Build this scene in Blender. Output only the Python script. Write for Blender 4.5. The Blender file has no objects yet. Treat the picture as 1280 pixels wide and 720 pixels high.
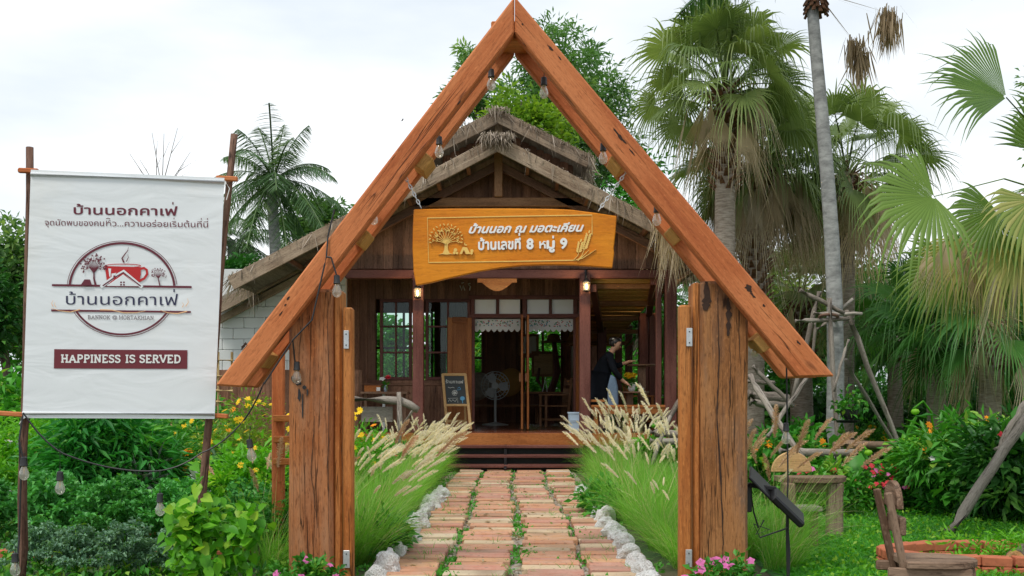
import bpy, bmesh, math, random
import numpy as np
from mathutils import Vector, Matrix, noise as mnoise
from mathutils.geometry import tessellate_polygon
random.seed(7); RNG = np.random.default_rng(7)
R = math.radians
SC = bpy.context.scene
COL = SC.collection
# ------------------------------------------------------------------ camera, sky, sun, exposure
F = 1280 * 35 / 36
CAMZ = 1.25
cam = bpy.data.cameras.new('camera'); cam.lens = 35; cam.sensor_width = 36
cam.shift_y = 138 / 1280; cam.clip_end = 2000; cam.clip_start = 0.05
cam_o = bpy.data.objects.new('camera', cam); COL.objects.link(cam_o)
cam_o.location = (0, 0, CAMZ); cam_o.rotation_euler = (R(90), 0, 0); SC.camera = cam_o
SUN_EL, SUN_AZ = R(58), R(-35)
W = bpy.data.worlds.new('World'); SC.world = W; W.use_nodes = True
nt = W.node_tree; bg = nt.nodes['Background']; bg.inputs['Strength'].default_value = 0.105
sky = nt.nodes.new('ShaderNodeTexSky'); sky.sky_type = 'NISHITA'; sky.sun_disc = False
sky.sun_elevation = SUN_EL; sky.sun_rotation = SUN_AZ
tc = nt.nodes.new('ShaderNodeTexCoord')
mp = nt.nodes.new('ShaderNodeMapping'); mp.inputs['Scale'].default_value = (1.0, 1.0, 3.2)
ns = nt.nodes.new('ShaderNodeTexNoise'); ns.inputs['Scale'].default_value = 1.7; ns.inputs['Detail'].default_value = 6; ns.inputs['Roughness'].default_value = .5
rp = nt.nodes.new('ShaderNodeValToRGB')
rp.color_ramp.elements[0].position = .33; rp.color_ramp.elements[0].color = (4.2, 4.85, 5.45, 1)
rp.color_ramp.elements[1].position = .64; rp.color_ramp.elements[1].color = (7.7, 7.9, 8.0, 1)
mx = nt.nodes.new('ShaderNodeMixRGB'); mx.inputs[0].default_value = .93
L = nt.links.new
L(tc.outputs['Generated'], mp.inputs[0]); L(mp.outputs[0], ns.inputs['Vector']); L(ns.outputs['Fac'], rp.inputs[0])
L(sky.outputs[0], mx.inputs[1]); L(rp.outputs[0], mx.inputs[2]); L(mx.outputs[0], bg.inputs['Color'])
sun = bpy.data.lights.new('sun', 'SUN'); sun.energy = 1.5; sun.angle = R(14); sun.color = (1, .95, .87)
sun_o = bpy.data.objects.new('sun', sun); COL.objects.link(sun_o)
sd = Vector((math.sin(SUN_AZ) * math.cos(SUN_EL), -math.cos(SUN_AZ) * math.cos(SUN_EL), math.sin(SUN_EL)))
sun_o.rotation_euler = sd.to_track_quat('Z', 'Y').to_euler()
vs = SC.view_settings; vs.view_transform = 'Standard'; vs.look = 'None'; vs.exposure = 0.54; vs.gamma = 1
SC.cycles.use_denoising = True
SC.cycles.max_bounces = 7; SC.cycles.transparent_max_bounces = 8
# ------------------------------------------------------------------ helpers
def P(px, py, Y): return Vector(((px - 640) / F * Y, Y, CAMZ + (498 - py) / F * Y))
def PX(px, Y): return (px - 640) / F * Y
def PZ(py, Y): return CAMZ + (498 - py) / F * Y
def tag(o, label=None, cat=None, group=None, kind=None):
    if label: o['label'] = label
    if cat: o['category'] = cat
    if group: o['group'] = group
    if kind: o['kind'] = kind
    return o
ORG = {}
def thing(name, label, cat, loc, group=None):
    o = bpy.data.objects.new(name, None); COL.objects.link(o); o.location = loc; o.empty_display_size = .1
    ORG[o.name] = Vector(loc); return tag(o, label, cat, group)
def link(name, me, mat=None, parent=None, loc=None):
    o = bpy.data.objects.new(name, me); COL.objects.link(o)
    if mat and not me.materials: me.materials.append(mat)
    if parent is not None: o.parent = parent; ORG[o.name] = ORG[parent.name]
    else: o.location = loc or (0, 0, 0); ORG[o.name] = Vector(loc or (0, 0, 0))
    return o
def dup(root, loc, rotz=0, label=None, scale=1, group=None):
    r = root.copy(); COL.objects.link(r); r.location = loc; r.rotation_euler = (0, 0, rotz); r.scale = (scale,) * 3
    if label: r['label'] = label
    if group: r['group'] = group
    for ch in list(root.children):
        c = ch.copy(); COL.objects.link(c); c.parent = r
        for g in list(ch.children):
            d = g.copy(); COL.objects.link(d); d.parent = c
    return r
def npmesh(name, verts, tris=None, quads=None, v=None, g=None, smooth=False):
    verts = np.asarray(verts, np.float32)
    me = bpy.data.meshes.new(name); nv = len(verts)
    idx = []; st = []; s = 0; tot = []
    if tris is not None and len(tris):
        t = np.asarray(tris, np.int32); idx.append(t.ravel()); st.append(np.arange(len(t)) * 3); tot.append(np.full(len(t), 3)); s = len(t) * 3
    if quads is not None and len(quads):
        q = np.asarray(quads, np.int32); idx.append(q.ravel()); st.append(s + np.arange(len(q)) * 4); tot.append(np.full(len(q), 4))
    idx = np.concatenate(idx).astype(np.int32); st = np.concatenate(st).astype(np.int32); tot = np.concatenate(tot).astype(np.int32)
    me.vertices.add(nv); me.vertices.foreach_set('co', verts.ravel())
    me.loops.add(len(idx)); me.loops.foreach_set('vertex_index', idx)
    me.polygons.add(len(st)); me.polygons.foreach_set('loop_start', st); me.polygons.foreach_set('loop_total', tot)
    me.update(calc_edges=True)
    if v is not None:
        a = me.attributes.new('v', 'FLOAT', 'POINT'); a.data.foreach_set('value', np.asarray(v, np.float32))
    if g is not None:
        a = me.attributes.new('g', 'FLOAT_VECTOR', 'POINT'); a.data.foreach_set('vector', np.asarray(g, np.float32).ravel())
    if smooth: me.polygons.foreach_set('use_smooth', np.ones(len(st), bool))
    me.validate(); return me
def perp(d):
    d = d.normalized(); a = Vector((0, 0, 1)) if abs(d.z) < .9 else Vector((1, 0, 0))
    u = d.cross(a).normalized(); return u, u.cross(d).normalized()
class MB:
    """collects shapes (world coordinates) for one mesh; v = per-piece random, g = grain coordinates"""
    def __init__(s): s.vs = []; s.fs = []; s.v = []; s.g = []; s.pc = []
    def add(s, vs, fs, gs, v=None):
        b = len(s.vs); s.pc.append((b, len(s.fs))); r = random.random() if v is None else v
        off = Vector((random.uniform(0, 40), random.uniform(0, 40), random.uniform(0, 40)))
        s.vs += [Vector(x) for x in vs]; s.fs += [tuple(i + b for i in f) for f in fs]
        s.v += [r] * len(vs); s.g += [Vector(x) + off for x in gs]; return s
    def timber(s, p0, p1, w, t, up=(0, 0, 1), bev=.006, seg=1, jit=0, taper=1, v=None):
        """squared timber from p0 to p1, w wide (across up), t tall (along up)"""
        p0, p1 = Vector(p0), Vector(p1); d = p1 - p0; ln = d.length; d.normalize(); up = Vector(up)
        sd = d.cross(up)
        if sd.length < 1e-4: sd = d.cross(Vector((1, 0, 0)))
        sd.normalize(); u = sd.cross(d).normalized()
        a, b = w / 2, t / 2; e = min(bev, a * .6, b * .6)
        sec = [(a - e, -b), (a, -b + e), (a, b - e), (a - e, b), (-a + e, b), (-a, b - e), (-a, -b + e), (-a + e, -b)]
        vs, gs, fs = [], [], []; n = len(sec); sdz = random.uniform(0, 99)
        rings = [0, e] + [ln * i / seg for i in range(1, seg)] + [ln - e, ln] if seg > 1 else [0, e, ln - e, ln]
        for k, x in enumerate(rings):
            sc = (1 + (taper - 1) * x / ln)
            end = k in (0, len(rings) - 1)
            for (q, r) in sec:
                qq, rr = q * sc, r * sc
                if end: qq -= math.copysign(min(e, abs(qq)), qq) * .8; rr -= math.copysign(min(e, abs(rr)), rr) * .8
                if jit:
                    nz = mnoise.noise_vector(Vector((x * 1.7 + sdz, q * 3, r * 3)))
                    qq += nz.x * jit; rr += nz.y * jit
                vs.append(p0 + d * x + sd * qq + u * rr); gs.append((x, qq, rr))
        for k in range(len(rings) - 1):
            for i in range(n):
                j = (i + 1) % n; fs.append((k * n + i, k * n + j, (k + 1) * n + j, (k + 1) * n + i))
        fs.append(tuple(range(n))[::-1]); fs.append(tuple(range((len(rings) - 1) * n, len(rings) * n)))
        return s.add(vs, fs, gs, v)
    def box(s, c, size, axis=0, bev=.004, v=None):
        """axis-aligned box, grain along axis"""
        c = Vector(c); h = Vector(size) / 2
        ax = [Vector((1, 0, 0)), Vector((0, 1, 0)), Vector((0, 0, 1))][axis]
        o = [i for i in range(3) if i != axis]
        up = Vector((0, 0, 0)); up[o[1]] = 1
        return s.timber(c - ax * h[axis], c + ax * h[axis], size[o[0]], size[o[1]], up, bev, v=v)
    def tube(s, pts, rad, n=8, v=None, cap=True):
        pts = [Vector(p) for p in pts]; m = len(pts)
        rad = [rad] * m if not hasattr(rad, '__len__') else rad
        vs, gs, fs = [], [], []; ln = 0; u = None
        for k in range(m):
            d = (pts[min(k + 1, m - 1)] - pts[max(k - 1, 0)])
            d = d.normalized() if d.length > 1e-9 else Vector((0, 0, 1))
            if u is None: u, w = perp(d)
            else:
                u = u - d * u.dot(d)
                u = u.normalized() if u.length > 1e-6 else perp(d)[0]
                w = d.cross(u)
            if k: ln += (pts[k] - pts[k - 1]).length
            for i in range(n):
                a = 2 * math.pi * i / n; q = u * math.cos(a) + w * math.sin(a)
                vs.append(pts[k] + q * rad[k]); gs.append((ln, math.cos(a) * rad[k], math.sin(a) * rad[k]))
        for k in range(m - 1):
            for i in range(n):
                j = (i + 1) % n; fs.append((k * n + i, k * n + j, (k + 1) * n + j, (k + 1) * n + i))
        if cap: fs.append(tuple(range(n))[::-1]); fs.append(tuple(range((m - 1) * n, m * n)))
        return s.add(vs, fs, gs, v)
    def lathe(s, c, prof, n=20, v=None, axis=(0, 0, 1)):
        """profile of (radius, height) turned round axis at c"""
        c = Vector(c); ax = Vector(axis).normalized(); u, w = perp(ax)
        vs, gs, fs = [], [], []
        for (r, z) in prof:
            for i in range(n):
                a = 2 * math.pi * i / n; p = (u * math.cos(a) + w * math.sin(a)) * max(r, 1e-4)
                vs.append(c + ax * z + p); gs.append((p.x, p.y, z))
        for k in range(len(prof) - 1):
            for i in range(n):
                j = (i + 1) % n; fs.append((k * n + i, k * n + j, (k + 1) * n + j, (k + 1) * n + i))
        fs.append(tuple(range(n))[::-1]); fs.append(tuple(range((len(prof) - 1) * n, len(prof) * n)))
        return s.add(vs, fs, gs, v)
    def ball(s, c, r, n=10, v=None):
        r = Vector(r) if hasattr(r, '__len__') else Vector((r, r, r)); c = Vector(c)
        vs, fs = [], []
        for k in range(n // 2 + 1):
            th = math.pi * k / (n // 2)
            for i in range(n):
                a = 2 * math.pi * i / n
                vs.append(c + Vector((r.x * math.sin(th) * math.cos(a), r.y * math.sin(th) * math.sin(a), r.z * math.cos(th))))
        for k in range(n // 2):
            for i in range(n):
                j = (i + 1) % n; fs.append((k * n + j, k * n + i, (k + 1) * n + i, (k + 1) * n + j))
        return s.add(vs, fs, [x - c for x in vs], v)
    def prism(s, pts, ex, grain=(1, 0, 0), bev=0, v=None):
        """planar outline (3-D points) pushed along ex"""
        bm = bmesh.new(); ex = Vector(ex)
        a = [bm.verts.new(p) for p in pts]; f = bm.faces.new(a); f.normal_update()
        if f.normal.dot(ex) > 0: f.normal_flip()
        r = bmesh.ops.extrude_face_region(bm, geom=[f])
        bmesh.ops.translate(bm, vec=ex, verts=[e for e in r['geom'] if isinstance(e, bmesh.types.BMVert)])
        if bev: bmesh.ops.bevel(bm, geom=list(bm.edges), offset=bev, segments=1, affect='EDGES', clamp_overlap=True)
        bmesh.ops.triangulate(bm, faces=[q for q in bm.faces if len(q.verts) > 4])
        bm.verts.index_update(); gr = Vector(grain).normalized(); u, w = perp(gr)
        vs = [x.co.copy() for x in bm.verts]; fs = [tuple(x.index for x in q.verts) for q in bm.faces]
        bm.free(); return s.add(vs, fs, [(p.dot(gr), p.dot(u), p.dot(w)) for p in vs], v)
    def each(s, name, mat, parent, smooth=False):
        """one object per piece"""
        pc = s.pc + [(len(s.vs), len(s.fs))]; out = []
        for (a, fa), (b, fb) in zip(pc, pc[1:]):
            q = MB(); q.vs = s.vs[a:b]; q.v = s.v[a:b]; q.g = s.g[a:b]; q.fs = [tuple(i - a for i in f) for f in s.fs[fa:fb]]
            out.append(q.build(name, mat, parent, smooth=smooth))
        return out
    def build(s, name, mat, parent=None, loc=None, smooth=False, sm_angle=None):
        o0 = ORG[parent.name] if parent is not None else Vector(loc or (0, 0, 0))
        me = bpy.data.meshes.new(name); me.from_pydata([x - o0 for x in s.vs], [], s.fs)
        a = me.attributes.new('v', 'FLOAT', 'POINT'); a.data.foreach_set('value', s.v)
        a = me.attributes.new('g', 'FLOAT_VECTOR', 'POINT'); a.data.foreach_set('vector', [c for x in s.g for c in x])
        if smooth: me.polygons.foreach_set('use_smooth', [True] * len(me.polygons))
        if sm_angle: me.polygons.foreach_set('use_smooth', [True] * len(me.polygons)); me.set_sharp_from_angle(angle=R(sm_angle))
        me.update(); return link(name, me, mat, parent, loc)
# ------------------------------------------------------------------ materials
class NT:
    def __init__(s, name):
        s.m = bpy.data.materials.new(name); s.m.use_nodes = True; s.t = s.m.node_tree
        s.b = s.t.nodes['Principled BSDF']; s.out = s.t.nodes['Material Output']
    def n(s, kind, ins=None, **kw):
        x = s.t.nodes.new('ShaderNode' + kind)
        for k, q in kw.items(): setattr(x, k, q)
        for k, q in (ins or {}).items():
            if isinstance(q, bpy.types.NodeSocket): s.t.links.new(q, x.inputs[k])
            else: x.inputs[k].default_value = q
        return x
    def ramp(s, fac, stops):
        r = s.n('ValToRGB', {0: fac}); e = r.color_ramp.elements
        while len(e) < len(stops): e.new(.5)
        for i, (p, c) in enumerate(stops):
            e[i].position = p; e[i].color = (*c, 1) if len(c) == 3 else c
        return r.outputs[0]
    def mix(s, fac, a, b, mode='MIX'):
        c = lambda q: (*q, 1) if isinstance(q, tuple) and len(q) == 3 else q
        return s.n('MixRGB', {0: fac, 1: c(a), 2: c(b)}, blend_type=mode).outputs[0]
    def math(s, op, a, b=0.0, c=0.0): return s.n('Math', {0: a, 1: b, 2: c}, operation=op).outputs[0]
    def set(s, **kw):
        for k, q in kw.items():
            k = {'color': 'Base Color', 'rough': 'Roughness', 'metal': 'Metallic', 'spec': 'Specular IOR Level', 'normal': 'Normal', 'emit': 'Emission Color', 'estr': 'Emission Strength', 'trans': 'Transmission Weight', 'coat': 'Coat Weight', 'coatr': 'Coat Roughness'}.get(k, k)
            if isinstance(q, bpy.types.NodeSocket): s.t.links.new(q, s.b.inputs[k])
            else: s.b.inputs[k].default_value = (*q, 1) if isinstance(q, tuple) and len(q) == 3 else q
        return s
def bump(M, h, dist, strength=1.0): return M.n('Bump', {'Height': h, 'Distance': dist, 'Strength': strength}).outputs[0]
def wood(name, dark, mid, light, rough=.55, grain=1.0, crack=0.0, coat=0.0, vvar=.35, knot=0.0, streak=.5, fleck=.6, dirt=None, dirt_amt=.5):
    M = NT(name)
    g = M.n('Attribute', attribute_name='g').outputs['Vector']; v = M.n('Attribute', attribute_name='v').outputs['Fac']
    oi = M.n('ObjectInfo').outputs['Random']
    sh = M.n('CombineXYZ', {0: M.math('MULTIPLY', oi, 37.0), 1: M.math('MULTIPLY', oi, 11.0)}).outputs[0]
    p = M.n('VectorMath', {0: g, 1: sh}, operation='ADD').outputs[0]
    def nz(sc, det=5, rg=.55, dist=0):
        mp = M.n('Mapping', {'Vector': p, 'Scale': sc}).outputs[0]
        return M.n('TexNoise', {'Vector': mp, 'Scale': 1.0, 'Detail': det, 'Roughness': rg, 'Distortion': dist}).outputs['Fac']
    a = nz((.9 * grain, 13 * grain, 13 * grain), 6, .6, .6)
    fine = nz((5 * grain, 150 * grain, 150 * grain), 3, .6)
    blot = nz((1.3, 2.6, 2.6), 3, .5)
    c = M.ramp(a, [(.3, dark), (.5, mid), (.7, light)])
    c = M.mix(M.ramp(fine, [(.42, (0, 0, 0)), (.72, (streak,) * 3)]), c, tuple(x * .5 for x in dark), 'MIX')
    c = M.mix(M.ramp(blot, [(.42, (0, 0, 0)), (.62, (.55, .55, .55))]), c, light)
    if dirt:
        d2 = nz((1.1, 5, 5), 6, .65)
        c = M.mix(M.ramp(d2, [(.46, (0, 0, 0)), (.66, (dirt_amt,) * 3)]), c, dirt)
    fl = nz((17, 85, 85), 4, .65); c = M.mix(M.ramp(fl, [(.52, (0, 0, 0)), (.68, (fleck,) * 3)]), c, tuple(x * .42 for x in dark)); f2 = nz((28, 60, 60), 3, .6); c = M.mix(M.ramp(f2, [(.55, (0, 0, 0)), (.72, (fleck * .6,) * 3)]), c, tuple(min(1, x * 1.35) for x in light))
    val = M.math('MULTIPLY_ADD', v, vvar, 1 - vvar / 2)
    c = M.mix(1.0, c, M.n('CombineXYZ', {0: val, 1: val, 2: val}).outputs[0], 'MULTIPLY')
    h = M.math('MULTIPLY_ADD', fine, .5, a); h = M.math('MULTIPLY_ADD', fl, .5, h)
    if crack:
        k = nz((.55, 17, 17), 3, .55, .25)
        kk = M.ramp(M.math('ABSOLUTE', M.math('SUBTRACT', k, .5)), [(.0, (1, 1, 1)), (.013, (0, 0, 0))])
        gate = M.ramp(nz((.9, 4, 4), 2), [(.55 - .12 * crack, (0, 0, 0)), (.62 - .12 * crack, (1, 1, 1))])
        kk = M.mix(1.0, kk, gate, 'MULTIPLY')
        c = M.mix(M.mix(1.0, kk, (.85, .85, .85), 'MULTIPLY'), c, (.012, .007, .005))
        h = M.math('SUBTRACT', h, M.math('MULTIPLY', kk, 1.5))
    if knot:
        mp = M.n('Mapping', {'Vector': p, 'Scale': (1.6, 5.5, 5.5)}).outputs[0]
        wv = M.n('TexNoise', {'Vector': mp, 'Scale': 2.5, 'Detail': 3.0}).outputs['Color']
        mp = M.mix(.16, mp, wv, 'LINEAR_LIGHT')
        vo = M.n('TexVoronoi', {'Vector': mp, 'Scale': 1.0}, feature='F1').outputs['Distance']
        kf = M.ramp(vo, [(.07 * knot, (1, 1, 1)), (.17 * knot, (0, 0, 0))])
        c = M.mix(M.mix(1.0, kf, (.88, .88, .88), 'MULTIPLY'), c, (.02, .009, .006))
        h = M.math('SUBTRACT', h, kf)
    M.set(color=c, rough=rough, spec=.18, coat=coat, coatr=.18, normal=bump(M, h, .004, .8)); return M.m
def plain(name, col, rough=.5, metal=0, var=.12, scale=8.0, bmp=0.0, emit=None, estr=0, spec=.5):
    M = NT(name); o = M.n('TexCoord').outputs['Object']
    nz = M.n('TexNoise', {'Vector': o, 'Scale': scale, 'Detail': 5.0}).outputs['Fac']
    f = M.math('MULTIPLY_ADD', nz, 2 * var, 1 - var)
    v = M.n('Attribute', attribute_name='v').outputs['Fac']
    M.set(color=M.mix(1.0, col, M.n('CombineXYZ', {0: f, 1: f, 2: f}).outputs[0], 'MULTIPLY'), rough=rough, metal=metal, spec=spec)
    if bmp: M.set(normal=bump(M, nz, bmp))
    if emit: M.set(emit=emit, estr=estr)
    return M.m
def leafmat(name, a, b, c=None, trans=.35, rough=.45, oivar=.3, spec=.35):
    M = NT(name); v = M.n('Attribute', attribute_name='v').outputs['Fac']
    oi = M.n('ObjectInfo').outputs['Random']
    st = [(.0, a), (.75, b)] + ([(.97, c)] if c else [])
    col = M.ramp(v, st)
    f = M.math('MULTIPLY_ADD', oi, oivar, 1 - oivar / 2)
    col = M.mix(1.0, col, M.n('CombineXYZ', {0: f, 1: f, 2: f}).outputs[0], 'MULTIPLY')
    M.set(color=col, rough=rough, spec=spec)
    tr = M.n('BsdfTranslucent', {'Color': M.mix(1.0, col, (1.2, 1.25, .6), 'MULTIPLY')})
    mxs = M.n('MixShader', {0: trans, 1: M.b.outputs[0], 2: tr.outputs[0]})
    M.t.links.new(mxs.outputs[0], M.out.inputs[0]); return M.m
def glassmat(name, tint=(.9, .95, .93), refl=.12, frost=0.0):
    M = NT(name); t = M.n('BsdfTransparent', {'Color': (*tint, 1)}); gl = M.n('BsdfGlossy', {'Roughness': .03})
    fr = M.n('LayerWeight', {'Blend': .25}).outputs['Facing']
    f = M.math('MULTIPLY_ADD', fr, .5, refl)
    mxs = M.n('MixShader', {0: f, 1: t.outputs[0], 2: gl.outputs[0]})
    if frost: mxs = M.n('MixShader', {0: frost, 1: mxs.outputs[0], 2: M.n('BsdfTranslucent', {'Color': (.95, .93, .86, 1)}).outputs[0]})
    M.t.links.new(mxs.outputs[0], M.out.inputs[0]); return M.m
MT = dict(
 rafter=wood('sawn_hardwood', (.34, .084, .027), (.49, .145, .048), (.6, .22, .085), .65, .8, crack=.35, knot=1.0, vvar=.15, streak=.25, fleck=.42),
 post=wood('weathered_post_wood', (.19, .072, .024), (.34, .14, .048), (.47, .22, .085), .7, .7, crack=1.0, streak=.6, knot=.7, vvar=.2, dirt=(.17, .12, .09), dirt_amt=.7),
 postl=wood('red_post_wood', (.2, .055, .016), (.36, .115, .035), (.46, .18, .065), .65, .55, crack=.6, streak=.45, knot=.5, vvar=.2, dirt=(.42, .27, .17), dirt_amt=.4),
 plank=wood('orange_plank', (.34, .1, .024), (.46, .155, .038), (.56, .23, .07), .5, .8, crack=.3, knot=.5, vvar=.2),
 endgrain=wood('pale_block', (.4, .19, .05), (.58, .3, .08), (.66, .38, .13), .6, 1.5, vvar=.3),
 sign=wood('varnished_sign_wood', (.5, .135, .006), (.62, .19, .008), (.72, .27, .014), .45, .35, coat=.08, vvar=.1, streak=.2, fleck=.28),
 carve=plain('golden_carving', (.78, .5, .12), .4, var=.2, scale=30),
 wall=wood('house_planks', (.105, .05, .03), (.205, .1, .06), (.3, .155, .097), .5, .9, crack=.4, vvar=.8),
 beam=wood('maroon_beam', (.095, .032, .026), (.145, .052, .042), (.19, .078, .062), .45, .8, vvar=.3),
 door=wood('orange_door', (.22, .07, .02), (.33, .11, .03), (.42, .16, .05), .42, .9, vvar=.25),
 deck=wood('deck_boards', (.10, .028, .015), (.17, .05, .024), (.24, .08, .04), .22, .8, coat=.4, vvar=.5),
 tie=wood('brown_tie_wood', (.18, .085, .04), (.29, .14, .07), (.4, .21, .11), .6, .9, vvar=.4),
 fascia=wood('greyed_fascia', (.18, .12, .08), (.31, .22, .15), (.43, .33, .24), .75, .9, crack=.6, vvar=.4, dirt=(.12, .09, .07)),
 grey=wood('grey_weathered_wood', (.13, .105, .085), (.25, .21, .175), (.37, .33, .285), .8, .9, crack=.8, vvar=.3),
 rustic=wood('rustic_seat_wood', (.1, .058, .035), (.2, .122, .08), (.31, .215, .15), .7, 1, crack=.5, vvar=.3),
 stick=wood('banner_stick', (.07, .035, .025), (.14, .07, .05), (.22, .13, .09), .7, 1.2, crack=.5, vvar=.3),
 bamboo=wood('bamboo', (.35, .22, .09), (.5, .34, .15), (.6, .44, .22), .5, .7, vvar=.4),
 pale=wood('pale_frame_wood', (.42, .25, .1), (.55, .34, .15), (.63, .42, .2), .5, 1, vvar=.2),
 ceiling=wood('bamboo_ceiling', (.42, .23, .07), (.6, .36, .12), (.7, .46, .2), .6, 1, vvar=.5),
 thatch=wood('dry_thatch', (.11, .09, .07), (.22, .185, .15), (.34, .3, .25), .9, 1.5, vvar=.9),
 white_cloth=plain('banner_vinyl', (.77, .80, .82), .45, var=.03, scale=3),
 maroon=plain('maroon_ink', (.13, .012, .028), .5), red=plain('red_ink', (.5, .012, .014), .5), navy=plain('navy_ink', (.022, .022, .07), .5),
 greyink=plain('grey_ink', (.16, .13, .15), .5), orangeink=plain('pale_orange_ink', (.85, .5, .25), .5),
 white=plain('white_paint', (.8, .8, .78), .5, var=.06), steel=plain('galvanised_steel', (.55, .56, .57), .42, .55, var=.25, scale=60),
 chain=plain('chain_steel', (.62, .63, .64), .35, .3), black=plain('black_rubber', (.018, .018, .02), .5), dark=plain('black_metal', (.02, .02, .022), .4, .4),
 block=None, soil=None, chalk=plain('chalkboard', (.02, .027, .03), .6, var=.3), chalkw=plain('chalk_white', (.5, .52, .5), .9), chalkb=plain('chalk_blue', (.1, .3, .5), .9),
 binblue=plain('pale_blue_plastic', (.42, .54, .66), .4), glass=glassmat('window_glass', (.78, .9, .84), .03), bulb=glassmat('bulb_glass', (.93, .92, .88), .14, .3),
 filament=plain('filament', (.7, .45, .15), .4), lit=plain('lamp_flame', (1, .8, .45), .4, emit=(1, .74, .38), estr=4.5),
 skin=plain('skin', (.5, .27, .18), .5, var=.05), hair=plain('hair', (.012, .01, .01), .35), shirt=plain('black_cloth', (.009, .011, .016), .95, var=.3, spec=.1),
 denim=plain('denim', (.16, .24, .36), .85, var=.25, scale=40), lace=plain('lace', (.78, .8, .8), .8), fan=plain('fan_grey', (.42, .44, .44), .4),
 pot=plain('grey_planter', (.55, .55, .53), .6, var=.2), terracotta=plain('brick_red', (.45, .13, .06), .8, var=.35, scale=25, bmp=.004), bin=None)
MT['block'] = plain('white_block_wall', (.62, .63, .62), .85, var=.12, scale=3, bmp=.003)
LF = dict(
 grass=leafmat('fountain_grass_leaf', (.11, .33, .03), (.3, .6, .085), (.6, .55, .3), .4, oivar=.25),
 lawn=leafmat('lawn_blade', (.035, .2, .02), (.1, .4, .035), (.32, .48, .08), .4),
 kale=leafmat('kale_leaf', (.04, .23, .045), (.11, .41, .085), (.23, .52, .14), .25),
 kaleg=leafmat('greyish_kale', (.075, .19, .11), (.18, .34, .2), (.3, .46, .3), .25),
 bright=leafmat('bright_leaf', (.065, .29, .012), (.18, .52, .024), (.36, .6, .05), .4),
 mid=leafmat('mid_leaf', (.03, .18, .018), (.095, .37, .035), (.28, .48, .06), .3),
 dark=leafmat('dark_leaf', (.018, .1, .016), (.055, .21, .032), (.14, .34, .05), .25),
 cut=leafmat('divided_leaf', (.022, .19, .03), (.065, .36, .05), (.16, .48, .07), .35),
 treel=leafmat('tree_leaf', (.06, .16, .045), (.15, .3, .09), (.26, .4, .13), .4),
 yel=leafmat('yellowgreen_leaf', (.1, .22, .02), (.24, .38, .035), (.42, .42, .06), .4),
 fan=leafmat('fan_palm_leaf', (.1, .165, .05), (.25, .33, .11), (.55, .5, .27), .35, .4),
 fand=leafmat('dark_fan_leaf', (.028, .12, .025), (.09, .25, .045), (.24, .36, .08), .3, .4),
 dry=leafmat('dry_palm_leaf', (.3, .21, .12), (.54, .43, .29), (.68, .59, .46), .3, .7),
 fanw=leafmat('warm_fan_leaf', (.055, .14, .022), (.17, .28, .045), (.5, .46, .16), .3, .45),
 thatchdry=leafmat('grey_thatch', (.13, .1, .075), (.27, .215, .165), (.4, .33, .27), .15, .8),
 coco=leafmat('coconut_leaf', (.045, .115, .045), (.12, .235, .08), (.27, .33, .12), .3, .4),
 plume=leafmat('grass_plume', (.78, .68, .56), (.9, .83, .72), (.93, .89, .81), .3, .8, .2),
 rplume=leafmat('rosy_plume', (.55, .33, .22), (.7, .48, .34), (.8, .62, .46), .3, .8, .2),
 silver=leafmat('silver_leaf', (.12, .17, .14), (.3, .36, .32), (.42, .47, .42), .2),
 yflower=leafmat('yellow_petal', (.85, .5, .01), (.9, .62, .02), None, .2, .6), oflower=leafmat('orange_petal', (.8, .22, .01), (.9, .36, .01), None, .2, .6),
 pflower=leafmat('pink_petal', (.6, .07, .3), (.75, .2, .5), None, .25, .6), rflower=leafmat('red_petal', (.55, .015, .03), (.7, .05, .08), None, .2, .6),
 wflower=leafmat('white_petal', (.75, .75, .72), (.8, .8, .8), None, .2, .6))
def barkmat(name, a, b, sc=(9, 9, 2.5), d=.02):
    M = NT(name); o = M.n('TexCoord').outputs['Object']; mp = M.n('Mapping', {'Vector': o, 'Scale': sc}).outputs[0]
    nz = M.n('TexNoise', {'Vector': mp, 'Scale': 1.6, 'Detail': 8.0, 'Roughness': .65}).outputs['Fac']
    M.set(color=M.ramp(nz, [(.35, a), (.65, b)]), rough=.9, normal=bump(M, nz, d)); return M.m
BK = dict(tree=barkmat('tree_bark', (.06, .045, .03), (.2, .16, .12)), palm=barkmat('palm_trunk_bark', (.2, .15, .11), (.42, .35, .29), (5, 5, 26)),
 smooth=barkmat('smooth_grey_trunk', (.17, .17, .165), (.36, .36, .345), (4, 4, 9), .008), boot=barkmat('palm_boots', (.07, .03, .015), (.24, .11, .055), (14, 14, 8)))

M = NT('creased_vinyl'); o = M.n('TexCoord').outputs['Object']
mp = M.n('Mapping', {'Vector': o, 'Scale': (1.1, 1.1, 3.2), 'Rotation': (0, R(24), 0)}).outputs[0]
wn = M.n('TexNoise', {'Vector': mp, 'Scale': 1.6, 'Detail': 3.0, 'Distortion': .8}).outputs['Fac']; w2 = M.n('TexNoise', {'Vector': o, 'Scale': 260.0, 'Detail': 1.0}).outputs['Fac']
st_ = M.n('TexNoise', {'Vector': o, 'Scale': 1.4, 'Detail': 6.0, 'Roughness': .6}).outputs['Fac']
M.set(color=M.mix(M.ramp(st_, [(.52, (0, 0, 0)), (.75, (.5, .5, .5))]), (.79, .82, .84), (.77, .74, .67)), rough=.5, normal=bump(M, M.math('MULTIPLY_ADD', w2, .02, wn), .05, .2)); MT['vinyl'] = M.m
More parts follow.
